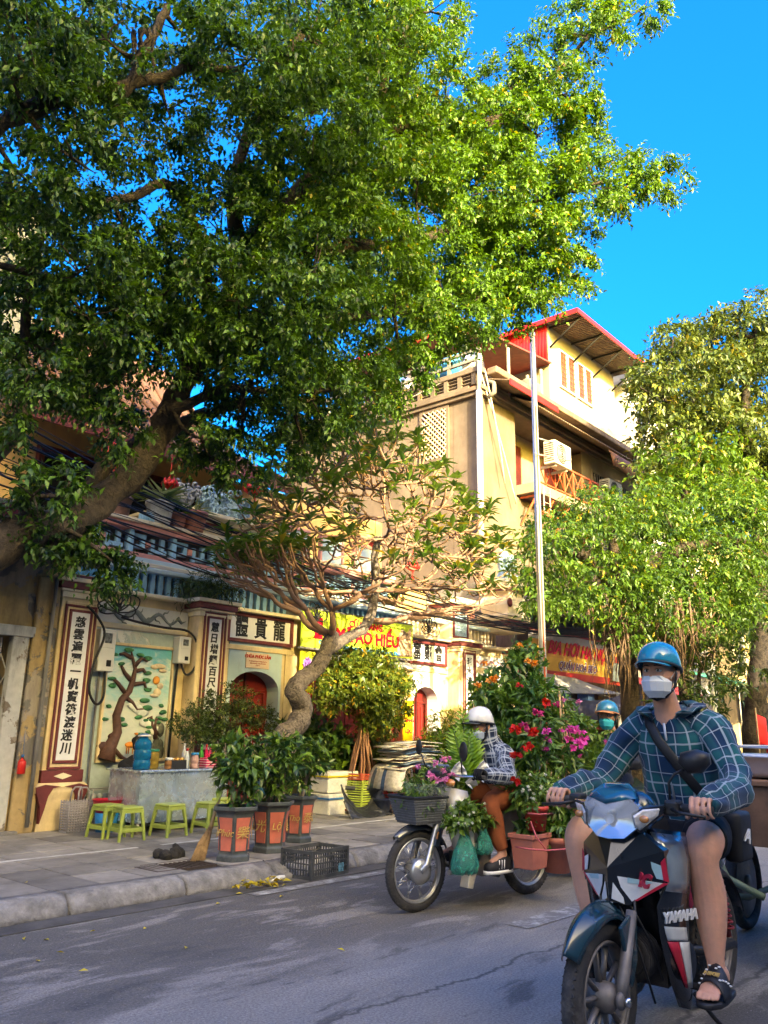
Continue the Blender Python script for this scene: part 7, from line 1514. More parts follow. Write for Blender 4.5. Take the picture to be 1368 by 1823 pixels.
m = MB(); m.loft([[V(-.118, 0, .999), V(-.145, .088, 1.022), V(-.175, .118, .99), V(-.20, .12, 1.02), V(-.235, .06, 1.075), V(-.235, -.06, 1.075), V(-.20, -.12, 1.02), V(-.175, -.118, .99), V(-.145, -.088, 1.022)], [V(-.150, 0, 1.035), V(-.17, .06, 1.05), V(-.19, .10, 1.03), V(-.22, .10, 1.05), V(-.26, .05, 1.082), V(-.26, -.05, 1.082), V(-.22, -.10, 1.05), V(-.19, -.10, 1.03), V(-.17, -.06, 1.05)]], 0, True); m.build('visor', paint('teal visor paint', (.010, .10, .17)), bikeM)
for sg in (-1, 1):
    def P(x, y, z): return V(x, sg*y, z)
    m = MB(); m.loft([[P(-.150, .098, .965), P(-.162, .105, .905), P(-.185, .118, .885), P(-.24, .205, .965), P(-.235, .212, 1.002), P(-.19, .14, .992)], [P(-.19, .098, .965), P(-.20, .105, .905), P(-.22, .11, .88), P(-.29, .195, .955), P(-.29, .205, 1.0), P(-.24, .14, 1.0)]], 0, False); m.build('indicator_housing', blk, bikeM, bevel=.006)
    m = MB(); m.loft([[P(-.146, .108, .957), P(-.157, .112, .912), P(-.178, .122, .895), P(-.222, .190, .958), P(-.225, .200, .990), P(-.18, .14, .984)], [P(-.140, .116, .950), P(-.150, .120, .918), P(-.168, .128, .905), P(-.208, .182, .960), P(-.212, .190, .982), P(-.172, .14, .976)]], 0, False); I_ = m.build('indicator', clearl, bikeM, bevel=.005)
    m = MB(); m.ball(P(-.165, .150, .945), (.012, .022, .016), 10, 6); m.build('amber_bulb', amber, I_)
# handlebar, grips, levers, mirror
for sg in (-1, 1):
    m = MB(); m.tube([(-.30, sg*.05, .97), (-.29, sg*.16, .985), (-.31, sg*.25, .99), (-.325, sg*.38, .985)], .0125, 10); m.build('handlebar', blackp, bikeM)
    m = MB(); m.tube([(-.312, sg*.262, .99), (-.326, sg*.385, .985)], .018, 12); m.build('grip', rubber, bikeM)
    m = MB(); m.b2(-.345, -.265, sg*.195, sg*.255, .955, 1.02); m.build('switch_box', blackp, bikeM, bevel=.012)
    m = MB(); m.tube([(-.27, sg*.23, .985), (-.235, sg*.28, .975), (-.245, sg*.38, .965)], [.008, .007, .006], 8); m.build('lever', blackp, bikeM)
m = MB(); m.tube([(-.32, .205, 1.01), (-.33, .20, 1.09), (-.335, .225, 1.125), (-.34, .275, 1.15)], .006, 8); m.build('mirror_stem', blackp, bikeM)
m = MB(); m.loft([[V(-.30, .31+y*.95, 1.185+z) for y, z in ((-.062, -.012), (-.045, .030), (.02, .045), (.068, .030), (.070, -.012), (.035, -.048), (-.02, -.052))], [V(-.35, .31+y*1.05, 1.185+z*1.05) for y, z in ((-.062, -.012), (-.045, .030), (.02, .045), (.068, .030), (.070, -.012), (.035, -.048), (-.02, -.052))], [V(-.27, .31+y*.5, 1.185+z*.5) for y, z in ((-.062, -.012), (-.045, .030), (.02, .045), (.068, .030), (.070, -.012), (.035, -.048), (-.02, -.052))]][::1], 0, True) if False else None
sh = [(-.062, -.012), (-.045, .030), (.02, .045), (.068, .030), (.070, -.012), (.035, -.048), (-.02, -.052)]
m.loft([[V(-.362, .31+y*1.0, 1.185+z) for y, z in sh], [V(-.33, .31+y*1.06, 1.185+z*1.06) for y, z in sh], [V(-.295, .31+y*.8, 1.185+z*.8) for y, z in sh], [V(-.285, .31+y*.3, 1.185+z*.3) for y, z in sh]], 0, True); m.build('mirror', blackp, bikeM)
# front apron: faceted shield with centre ridge
def mir(pts, sg): return [V(x, sg*y, z) for x, y, z in pts]
AP = {'top_c': (-.175, 0, .885), 'mid_c': (-.105, 0, .745), 'bot_c': (-.110, 0, .615), 'top_s': (-.225, .105, .885), 'sh': (-.262, .185, .815), 'sl': (-.272, .195, .690), 'bs': (-.165, .060, .600)}
m = MB()
for sg in (-1, 1):
    pts = mir([AP[k_] for k_ in ('top_c', 'mid_c', 'bot_c', 'top_s', 'sh', 'sl', 'bs')], sg); back = [p+V(-.07, 0, 0) for p in pts]
    fcs = [(0, 1, 3), (3, 1, 4), (4, 1, 5), (5, 1, 6), (6, 1, 2)]
    m.add(pts, [f if sg > 0 else f[::-1] for f in fcs]); 
    edge = [0, 3, 4, 5, 6, 2]; q = pts+back
    m.add([pts[i] for i in edge]+[back[i] for i in edge], [(i, i+1, 7+i, 6+i) for i in range(5)])
APR = m.build('apron', blk, bikeM, bevel=.004)
def decal(name, tri, mat, parent, off=.0035):
    p_ = [Vector(q) for q in tri]; nn = (p_[1]-p_[0]).cross(p_[2]-p_[0]).normalized()
    if nn.x < 0: nn = -nn
    m = MB(); m.add([q+nn*off for q in p_], [tuple(range(len(p_)))]); return solidify(m.build(name, mat, parent, fix=False), .002)
for sg in (-1, 1):
    A_ = {k_: V(v[0], sg*v[1], v[2]) for k_, v in AP.items()}
    f1 = lambda a, b, c_: A_['sl']*a+A_['mid_c']*b+A_['bs']*c_
    decal('stripe', [f1(.90, .05, .05), f1(.10, .72, .18), f1(.05, .45, .50), f1(.10, .05, .85), f1(.62, .02, .36)], stw, APR)
    decal('stripe', [f1(.70, .20, .10), f1(.28, .58, .14), f1(.22, .48, .30), f1(.55, .20, .25)], stc, APR, .0055)
    decal('stripe', [f1(.985, .0, .015), f1(.80, .0, .20), f1(.20, .0, .80), f1(.16, .04, .80), f1(.70, .07, .23), f1(.90, .07, .03)], str_, APR, .0060)
    f2 = lambda a, b, c_: A_['sh']*a+A_['mid_c']*b+A_['sl']*c_
    decal('stripe', [f2(.55, .25, .20), f2(.35, .25, .40), f2(.05, .2, .75), f2(.05, .08, .87), f2(.5, .08, .42)], stw if sg < 0 else stc, APR)
    decal('stripe', [f2(.80, .0, .20), f2(.60, .09, .31), f2(.04, .09, .87), f2(.02, .0, .98)], str_, APR, .0055)
    f3 = lambda a, b, c_: A_['bs']*a+A_['mid_c']*b+A_['bot_c']*c_
    decal('stripe', [f3(.75, .20, .05), f3(.25, .60, .15), f3(.12, .10, .78), f3(.78, .02, .20)], stw, APR)
text('RC', .075, str_, APR, (-.185, .115, .700), rot=(math.radians(78), 0, math.radians(58)), bold=.004, shear=.35)
m = MB(); m.lathe([(0, 0), (.022, .001), (.022, .005), (0, .006)], 18, (-.182, 0, .862), rot=(0, math.radians(62), 0)); m.build('badge', alu, APR)
m = MB(); m.b2(-.165, -.15, -.012, .05, .775, .795); m.build('air_slot', MAT['dark'], APR)
# side cowls of the leg shield, each with stripes and lettering on the viewer's side
for sg in (-1, 1):
    m = MB(); rows = []
    for (x0, y0, x1, y1, z) in ((-.285, .10, -.50, .19, .900), (-.275, .175, -.47, .215, .80), (-.270, .190, -.44, .215, .70), (-.235, .155, -.44, .205, .60), (-.250, .150, -.46, .190, .50), (-.285, .150, -.50, .175, .40), (-.340, .145, -.54, .160, .30), (-.420, .130, -.56, .145, .22), (-.47, .12, -.57, .13, .17)):
        a = V(x0, sg*y0, z); b_ = V(x1, sg*y1, z-.03); rows.append([a.lerp(b_, k_/5)+V(0, sg*.018*math.sin(PI*k_/5), 0) for k_ in range(6)])
    m.loft(rows, 0, True, False, False); CW = solidify(m.build('side_cowl', blk if sg > 0 else blk, bikeM), .006)
    def on(u, v):   # point on the cowl, u across 0..1, v down 0..1
        i = min(int(v*8), 7); f = v*8-i; r0, r1 = rows[i], rows[i+1]; j = min(int(u*5), 4); g_ = u*5-j
        return (r0[j].lerp(r0[j+1], g_)).lerp(r1[j].lerp(r1[j+1], g_), f)+V(.002, sg*.0055, 0)
    def patch(u0, u1, u2, u3, v0, v1, mat):
        m = MB(); n_ = 5; m.loft([[on((u0+(u1-u0)*k_/4)*(1-i/n_)+(u2+(u3-u2)*k_/4)*(i/n_), v0+(v1-v0)*i/n_) for k_ in range(5)] for i in range(n_+1)], 0, True, False, False); return solidify(m.build('stripe', mat, CW), .002)
    patch(.02, .98, .02, .98, .02, .30, silv)
    patch(.10, .80, .14, .84, .47, .54, stw); patch(.12, .45, .42, .52, .545, .80, str_); patch(.46, .92, .56, .90, .545, .80, stw)
    if sg > 0:
        p0, p1, dn = on(.12, .425), on(.88, .40), on(.5, .47); cen_ = on(.5, .41); xa = (p1-p0).normalized(); xa = -xa if xa.x > 0 else xa; up_ = (cen_-dn).normalized(); nz = xa.cross(up_).normalized(); up_ = nz.cross(xa)
        me = text_mesh('YAMAHA', .056, .0028, .003); me.materials.clear(); me.materials.append(MAT['white']); o = link('lettering', me, CW); cen_ = cen_+nz*.010
        o.matrix_local = Matrix(((xa.x, up_.x, nz.x, cen_.x), (xa.y, up_.y, nz.y, cen_.y), (xa.z, up_.z, nz.z, cen_.z), (0, 0, 0, 1)))
m = MB(); m.loft([[V(-.29, y, .88) for y in (-.09, 0, .09)], [V(-.33, y, .70) for y in (-.12, 0, .12)], [V(-.40, y, .52) for y in (-.11, 0, .11)], [V(-.48, y, .36) for y in (-.10, 0, .10)]], 0, True, False, False); solidify(m.build('inner_shield', blackp, bikeM), .01)
# engine, frame, body, seat, exhaust
m = MB(); m.box((-.52, 0, .34), (.22, .20, .16), rot=(0, .15, 0)); m.tube([(-.40, 0, .36), (-.24, 0, .38)], [.085, .075], 14); 
for i in range(7): m.lathe([(.085, 0), (.10, .003), (.10, .008), (.085, .011)], 14, (-.26-.02*i, 0, .378), rot=(0, PI/2, 0))
m.lathe([(.02, 0), (.09, .0), (.10, .03), (.075, .05), (0, .055)], 18, (-.55, .10, .33), rot=(-PI/2, 0, 0)); m.build('engine', engm, bikeM, bevel=.01)
m = MB(); m.tube([(-.27, 0, .80), (-.38, 0, .58), (-.62, 0, .50), (-.90, 0, .66), (-1.35, 0, .76)], .035, 8); m.tube([(-.66, 0, .34), (-.95, .09, .30), (-1.24, .10, .285)], .024, 8); m.tube([(-.66, 0, .34), (-.95, -.09, .30), (-1.24, -.10, .285)], .024, 8); m.build('frame', blackp, bikeM)
for sg in (-1, 1):
    m = MB(); m.loft([[V(-.50, sg*.10, .66), V(-.50, sg*.115, .58), V(-.50, sg*.10, .50)], [V(-.75, sg*.135, .74), V(-.75, sg*.15, .62), V(-.72, sg*.12, .48)], [V(-1.05, sg*.14, .78), V(-1.05, sg*.15, .68), V(-.98, sg*.12, .56)], [V(-1.45, sg*.07, .84), V(-1.45, sg*.08, .76), V(-1.42, sg*.06, .70)]], 0, True, False, False); sc_ = solidify(m.build('side_cover', silv, bikeM), .01)
    m = MB(); m.add([(-.54, sg*.131, .66), (-.60, sg*.142, .68), (-.68, sg*.152, .58), (-.62, sg*.145, .53)], [(0, 1, 2, 3)]); m.add([(-.64, sg*.147, .69), (-.68, sg*.152, .70), (-.78, sg*.162, .60), (-.72, sg*.157, .57)], [(0, 1, 2, 3)]); solidify(m.build('stripe', str_, sc_), .004)
    m = MB(); m.tube([(-.55, sg*.10, .24), (-.55, sg*.26, .245)], .014, 8); m.tube([(-.55, sg*.18, .245), (-.55, sg*.30, .245)], .021, 10); m.build('foot_peg', rubber, bikeM)
    m = MB(); m.tube([(-1.14, sg*.115, .34), (-1.02, sg*.115, .66)], .018, 8)
    for i in range(9): m.tube([V(-1.125+.011*i, sg*.115, .38+.028*i)+V(.034*math.cos(a*.7), .034*math.sin(a*.7), 0) for a in range(9)], .006, 5, closed=True)
    m.build('shock_absorber', mk('red spring', (.25, .02, .02), .5), bikeM)
m = MB(); m.loft([[V(x, y*w, z) for y, z in ((-1, z0), (-.8, z1), (0, z1+.012), (.8, z1), (1, z0), (0, z0-.03))] for x, w, z0, z1 in ((-.62, .06, .70, .73), (-.72, .10, .73, .775), (-.95, .13, .745, .785), (-1.2, .125, .775, .825), (-1.45, .09, .80, .845), (-1.52, .06, .81, .83))], 0, True); m.build('seat', seatm, bikeM)
m = MB(); m.tube([(-.30, -.05, .30), (-.36, -.08, .18), (-.60, -.12, .17), (-.85, -.15, .24)], .019, 8); m.tube([(-.85, -.15, .24), (-.95, -.16, .28), (-1.45, -.17, .40)], [.028, .048, .042], 12); m.build('exhaust', engm, bikeM)
fender(bikeM, -1.24, .355, 62, -70, .075, blackp, 'rear_fender', .05, 0)
m = MB(); m.b2(-1.60, -1.54, -.06, .06, .76, .84); m.build('tail_lamp', redl, bikeM, bevel=.01)
m = MB(); m.tube([(-.02, .07, .30), (-.16, .09, .55), (-.22, .06, .75)], .006, 6); m.tube([(-.18, .05, .62), (-.27, .10, .45), (-.33, .12, .30)], .006, 6); m.tube([(-.16, .02, .60), (-.20, .08, .42), (-.28, .10, .22)], .005, 6); m.build('brake_cable', blackp, bikeM)
m = MB(); m.tube([(-.60, .14, .20), (-.66, .20, .10), (-.70, .22, .06)], .010, 8); m.build('side_stand', blackp, bikeM)

# rider: body, then clothes
MAN = thing('person', 'man in teal helmet, white mask and green plaid shirt riding the black motorbike', 'person', bikeM.location, PI)
skin = skinmat('warm tan skin', (.60, .325, .215))
HM = Matrix.Translation((-.800, 0, 1.595)) @ Matrix.Rotation(-.02, 4, 'Z') @ Matrix.Rotation(-.02, 4, 'Y')
m = MB(); head_shape(m, HM, 1.0)
ctube(m, [(-.90, 0, 1.32), (-.865, 0, 1.42), (-.825, .0, 1.50), (-.815, 0, 1.54)], [(.085, .075), (.064, .062), (.058, .060), (.055, .06)], 18, 4, up=(0, 1, 0))
ctube(m, [(-1.02, 0, .80), (-1.02, 0, .95), (-.98, 0, 1.15), (-.93, 0, 1.32), (-.91, 0, 1.38)], [(.15, .11), (.145, .105), (.165, .11), (.17, .09), (.10, .07)], 20, 4, up=(0, 1, 0))
for sg in (-1, 1):
    hx = -.325; kf = 1.0 if sg > 0 else 1.36
    ctube(m, [(-.93, sg*.17, 1.34), (-.86, sg*.285, 1.18), (-.74, sg*.345, 1.06), (-.52, sg*.345, 1.02), (hx-.06, sg*.335, 1.005)], [.046, .040, .036, .032, .026], 12, 4)
    grip_hand(m, (hx, sg*.335, .988), (0, sg, 0), (1, 0, -.15), (.15, 0, 1))
    ctube(m, [(-1.0, sg*.09, .82), (-.80, sg*.17*kf, .83), (-.60, sg*.24*kf, .835), (-.535, sg*.25*kf, .80), (-.52, sg*.252*kf, .74), (-.545, sg*.258*(kf*.7+.3), .62), (-.54, sg*.262*(kf*.4+.6), .50), (-.53, sg*.268, .38), (-.53, sg*.272, .33)], [.098, .094, .082, .079, .066, .072, .062, .040, .036], 18, 5)
    ctube(m, [(-.585, sg*.275, .285), (-.555, sg*.275, .31), (-.50, sg*.277, .315), (-.43, sg*.282, .285), (-.375, sg*.285, .268)], [(.03, .024), (.037, .040), (.040, .036), (.046, .022), (.044, .015)], 14, 4, up=(0, 1, 0))
    m.ball((-.492, sg*.250*kf, .790), (.030, .040, .045), 10, 8); m.ball((-.585, sg*.262*(kf*.65+.35), .60), (.040, .044, .085), 10, 8)
    for k_, (dy, ln, r_) in enumerate(((-.030, .050, .0135), (-.010, .052, .0100), (.008, .046, .0095), (.024, .038, .0090), (.038, .028, .0085))):
        y = sg*.285+sg*dy; ctube(m, [(-.385, y, .268), (-.385+ln*.6, y+sg*.002, .268), (-.385+ln, y+sg*.002, .258)], [r_, r_*1.05, r_*.65], 8, 3)
remesh(m.build('body', skin, MAN), .005, 2)
eyes(MAN, HM); mask(MAN, HM, mk('white mask fabric', (.68, .71, .72), .8, var=.05, bump=.1, bs=300)); helmet(MAN, HM, (.010, .22, .33), (.02, .03, .035), .98); strap(MAN, HM)
m = MB(); m.ball(HM @ V(-.022, 0, .012), (.088, .083, .085), 18, 12); m.build('hair', mk('short black hair', (.012, .010, .009), .8, var=.4, vs=60, bump=.5, bs=200), MAN)
pl = plaid('green plaid flannel', (.008, .034, .080), (.012, .115, .115), (.46, .52, .53), .20, .036)
m = MB()
ctube(m, [(-1.05, 0, .80), (-1.05, 0, .90), (-1.02, 0, 1.02), (-.985, 0, 1.16), (-.95, 0, 1.28), (-.925, 0, 1.36), (-.905, 0, 1.41)], [(.185, .145), (.185, .150), (.190, .150), (.205, .150), (.215, .138), (.185, .115), (.095, .085)], 40, 6, up=(0, 1, 0), wr=.026, wf=5, seed=2, circ=1.16, ang=.4)
for sg in (-1, 1):
    ctube(m, [(-.935, sg*.13, 1.345), (-.925, sg*.20, 1.30), (-.88, sg*.272, 1.20), (-.82, sg*.322, 1.10), (-.72, sg*.348, 1.045), (-.58, sg*.352, 1.03), (-.45, sg*.352, 1.012), (-.345, sg*.338, 1.004)], [.080, .082, .072, .068, .068, .066, .060, .050], 26, 7, wr=.022, wf=7, seed=5+sg, circ=.50, v0=.03)
sh_ = m.build('shirt', pl, MAN); 
# hood, collar and zip
m = MB(); n_ = 28; rows = []
for i in range(5):
    u = i/4; row = []
    for j in range(n_+1):
        th = math.radians(35+290*j/n_); r_ = .088+.055*math.sin(PI*u)*(1.1-.3*math.cos(th)); row.append(V(-.895+math.cos(th)*r_*(1.0 if math.cos(th) > 0 else 1.25)+.008, math.sin(th)*r_*1.15, 1.392+.095*u-.055*u*u*1.2+.035*math.cos(th-PI)+.008*math.sin(j*1.7)))
    rows.append(row)
uvs = []
m.loft(rows, 0, True, False, False)
for fi in range(len(m.f)): m.uv[fi] = [(m.v[k_][1]*1.2+m.v[k_][0]*.4, m.v[k_][2]*1.5) for k_ in m.f[fi]]
solidify(m.build('hood', pl, sh_), .010)
m = MB(); m.tube([(-.800, .004, 1.345), (-.818, .004, 1.26), (-.850, .002, 1.10), (-.880, 0, .95)], [(.007, .003)]*4, 6, up=(0, 1, 0)); m.build('zip', MAT['steelpipe'], sh_)
m = MB(); m.tube([(-.90, -.115, 1.40), (-.83, -.085, 1.345), (-.800, -.03, 1.26), (-.812, .05, 1.15), (-.855, .14, 1.02), (-.93, .20, .93)], [(.026, .006)]*6, 8, up=(0, 1, .3)); m.build('bag_strap', MAT['cable'], MAN)
bg = MB(); bg.loft([[V(-1.06+x, .225+y*.45, z) for x, y in ((-.10, -.1), (.07, -.1), (.09, 0), (.07, .1), (-.10, .1))] for z in (.70, .74)]+[[V(-1.05+x*1.05, .225+y*.5, z) for x, y in ((-.10, -.1), (.07, -.1), (.09, 0), (.07, .1), (-.10, .1))] for z in (.88, .93)], 0, True); bgo = bg.build('shoulder_bag', mk('black nylon bag', (.014, .014, .016), .6, var=.3), MAN, bevel=.02)
text('A', .09, MAT['white'], bgo, (-1.05, .279, .82), rot=(PI/2, .3, PI-.1), bold=.003, shear=.3)
blks = cloth('black shorts fabric', (.012, .013, .016)); m = MB()
ctube(m, [(-1.04, 0, .74), (-1.03, 0, .84), (-1.02, 0, .90)], [(.185, .15), (.18, .145), (.17, .13)], 24, 3, up=(0, 1, 0))
for sg, kf in ((-1, 1.32), (1, 1)): ctube(m, [(-1.03, sg*.09, .82), (-.86, sg*.155*(kf*.7+.3), .825), (-.70, sg*.205*kf, .835), (-.615, sg*.232*kf, .835)], [.120, .112, .102, .094], 22, 6, wr=.008, wf=8, seed=sg)
m.build('shorts', blks, MAN)
slm = mk('black slide strap', (.016, .016, .018), .5, var=.2)
for sg in (-1, 1):
    S_ = MB(); out = [(-.62, 0), (-.61, .035), (-.54, .045), (-.45, .055), (-.38, .052), (-.335, .030), (-.325, 0), (-.335, -.035), (-.38, -.050), (-.45, -.05), (-.54, -.042), (-.61, -.033)]
    S_.loft([[V(x, sg*.283+y, z) for x, y in out] for z in (.222, .248)], 0, True); SL = S_.build('slide_sandal', blackp, MAN, bevel=.008)
    m = MB(); rows = []
    for i in range(7):
        x = -.495+.085*i/6; rows.append([V(x+.012*math.cos(th), sg*.283+math.cos(th)*.060, .246+math.sin(th)*(.118-.050*i/6)) for th in [PI*k_/12 for k_ in range(13)]])
    m.loft(rows, 0, True, False, False); ST = solidify(m.build('sandal_strap', slm, SL), .005)
    if sg > 0:
        text('NIKIE', .026, MAT['gold'], SL, (-.435, sg*.283, .334), rot=(math.radians(28), 0, PI/2), bold=.001, ext=.002)
        for k_ in range(16):
            th = PI*(.12+.76*((k_*7) % 16)/16); x = -.49+.075*((k_*5) % 16)/16
            if abs(th-PI/2) < .55 and -.46 < x < -.41: continue
            hgt = .118-.050*(x+.495)/.085; q = MB(); q.ball((x+.012*math.cos(th), sg*.283+math.cos(th)*.0625, .246+math.sin(th)*(hgt+.0045)), (.006, .007, .004), 6, 4); q.build('print', MAT['white'], SL)
# ------------------------------------------------------------ flower seller on the old motorbike
HB = math.radians(169); bikeF = thing('motorbike', 'old motorbike with white leg shield and front basket, loaded with flowers', 'motorbike', (5.06, 4.02, 0), HB)
whp = paint('yellowed white paint', (.58, .54, .45), 0, .35); greyp = paint('dark grey fender paint', (.05, .055, .065), .2, .4)
wheel(bikeF, 0, .285, .058, 'wire', rimm=alu); wheel(bikeF, -1.2, .285, .066, 'wire', 'rear_wheel')
fender(bikeF, 0, .325, 42, -62, .055, greyp, drop=.04, ridge=.004); fender(bikeF, -1.2, .335, 40, -75, .065, greyp, 'rear_fender', .045, 0)
m = MB(); m.lathe([(.02, -.02), (.085, -.02), (.098, 0), (.085, .03), (.04, .045), (0, .048)], 24, (0, .045, .285), rot=(-PI/2, 0, 0)); m.build('drum_brake', alu, bikeF)
for sg in (-1, 1):
    m = MB(); m.tube([(.03, sg*.085, .285), (-.03, sg*.085, .33), (-.14, sg*.085, .62), (-.20, sg*.06, .80)], [.022, .024, .026, .02], 10); m.build('fork_leg', alu if sg > 0 else dirtyalu, bikeF)
    m = MB(); m.box((-.13, sg*.105, .52), (.05, .02, .15), rot=(0, -.35, 0)); m.build('fork_cover', greyp, bikeF, bevel=.008)
    m = MB(); m.box((-.105, sg*.12, .53), (.012, .014, .055), rot=(0, -.35, 0)); m.build('reflector', amber, bikeF, bevel=.004)
    m = MB(); rows = [[V(-.20, sg*.05, .86), V(-.25, sg*.16, .86), V(-.34, sg*.20, .84)], [V(-.20, sg*.06, .74), V(-.25, sg*.19, .72), V(-.36, sg*.23, .70)], [V(-.24, sg*.07, .58), V(-.28, sg*.19, .56), V(-.38, sg*.22, .54)], [V(-.30, sg*.08, .42), V(-.34, sg*.17, .40), V(-.42, sg*.19, .38)], [V(-.38, sg*.09, .28), V(-.41, sg*.15, .26), V(-.47, sg*.16, .24)]]; m.loft(rows, 0, True, False, False); solidify(m.build('leg_shield', whp, bikeF), .008)
    m = MB(); m.tube([(-.24, sg*.04, .93), (-.25, sg*.14, .95), (-.32, sg*.30, .95), (-.345, sg*.37, .945)], .012, 8); m.build('handlebar', chrome, bikeF); m = MB(); m.tube([(-.325, sg*.27, .95), (-.35, sg*.385, .945)], .018, 10); m.build('grip', rubber, bikeF)
    m = MB(); m.ball((-.20, sg*.16, .90), (.035, .045, .030), 12, 8); m.build('indicator', amber, bikeF)
    m = MB(); m.tube([(-1.16, sg*.12, .32), (-1.05, sg*.12, .62)], .022, 8); m.build('shock_absorber', chrome, bikeF); m = MB(); m.tube([(-.58, sg*.1, .24), (-.58, sg*.28, .24)], .018, 8); m.build('foot_peg', rubber, bikeF)
m = MB(); m.loft([[V(-.15, y, z) for y, z in ((-.09, .86), (-.09, .98), (.09, .98), (.09, .86))], [V(-.24, y, z) for y, z in ((-.10, .87), (-.08, 1.0), (.08, 1.0), (.10, .87))], [V(-.32, y, z) for y, z in ((-.06, .90), (-.05, .98), (.05, .98), (.06, .90))]], 0, False); m.build('headlamp_cowl', blackp, bikeF, bevel=.02)
m = MB(); m.tube([(-.28, .20, .97), (-.27, .21, 1.08)], .006, 6); m.ball((-.275, .225, 1.13), (.012, .045, .075), 14, 8); m.build('mirror', blackp, bikeF); m = MB(); m.tube([(-.28, -.20, .97), (-.24, -.23, 1.10)], .006, 6); m.ball((-.235, -.25, 1.15), (.012, .04, .06), 14, 8); m.build('mirror', blackp, bikeF)
m = MB(); m.loft([[V(-.42, y, z) for y, z in ((-.05, .46), (-.05, .56), (.05, .56), (.05, .46))], [V(-.70, y, z) for y, z in ((-.10, .42), (-.08, .64), (.08, .64), (.10, .42))], [V(-1.0, y, z) for y, z in ((-.12, .46), (-.10, .70), (.10, .70), (.12, .46))], [V(-1.4, y, z) for y, z in ((-.06, .60), (-.05, .72), (.05, .72), (.06, .60))]], 0, False); m.build('body', whp, bikeF, bevel=.02)
m = MB(); m.loft([[V(x, y*w, z) for y, z in ((-1, z0), (-.8, z1), (0, z1+.015), (.8, z1), (1, z0))] for x, w, z0, z1 in ((-.66, .10, .66, .71), (-.85, .14, .68, .74), (-1.1, .14, .70, .76), (-1.2, .10, .70, .74))], 0, True); m.build('seat', seatm, bikeF)
m = MB(); m.box((-.55, 0, .30), (.26, .22, .17)); m.lathe([(.03, 0), (.085, .0), (.09, .04), (.06, .06), (0, .065)], 18, (-.55, .11, .30), rot=(-PI/2, 0, 0)); m.build('engine', dirtyalu, bikeF, bevel=.015)
m = MB(); m.tube([(-.55, .13, .27), (-.9, .14, .28), (-1.2, .13, .285)], [(.05, .012)]*3, 6, up=(0, 0, 1)); m.build('chain_case', alu, bikeF); m = MB(); m.tube([(-.4, -.08, .22), (-.8, -.14, .22), (-1.4, -.15, .30)], [.018, .04, .035], 10); m.build('exhaust', alu, bikeF)
m = MB(); m.prism([(-.44, .30), (-.40, .14), (-.46, .13), (-.52, .29)], (.04, .13)); m.build('mudflap', whp, bikeF, bevel=.006)
m = MB()
for y in (-.28, 0, .28): m.tube([(-1.0, y, .77), (-1.75, y, .77)], .012, 6)
for x in (-1.05, -1.4, -1.74): m.tube([(x, -.5, .78), (x, .5, .78)], .012, 6)
m.tube([(-1.4, .28, .77), (-1.22, .13, .30)], .01, 6); m.tube([(-1.4, -.28, .77), (-1.22, -.13, .30)], .01, 6); m.build('luggage_rack', MAT['iron'], bikeF)
wvm = mk('grey weave', (.11, .115, .12), .5, var=.3, vs=30, obj=True)
BK = MB(); c0, c1 = [(-.15, -.11), (.10, -.11), (.10, .11), (-.15, .11)], [(-.18, -.15), (.15, -.15), (.15, .15), (-.18, .15)]; BK.loft([[V(x, y, .62) for x, y in c0], [V(x, y, .80) for x, y in c1]], 0, False, False); BK.add([(x, y, .62) for x, y in c0], [(0, 1, 2, 3)]); bk_ = solidify(BK.build('basket', mk('dark woven plastic', (.085, .088, .092), .55, var=.4, vs=50, bump=.6, bs=160, bd=.01, obj=True), bikeF), .008)
m = MB(); m.tube([V(x, y, .80) for x, y in c1], .012, 6, closed=True, smooth=False); m.build('rim', blackp, bk_)
for i in range(9): m = MB(); z = .635+i*.018; k_ = (z-.62)/.18; m.tube([V(a[0]+(b_[0]-a[0])*k_, a[1]+(b_[1]-a[1])*k_, z) for a, b_ in zip(c0, c1)], .0075, 5, closed=True, smooth=False); m.build('weave_band', wvm, bk_)

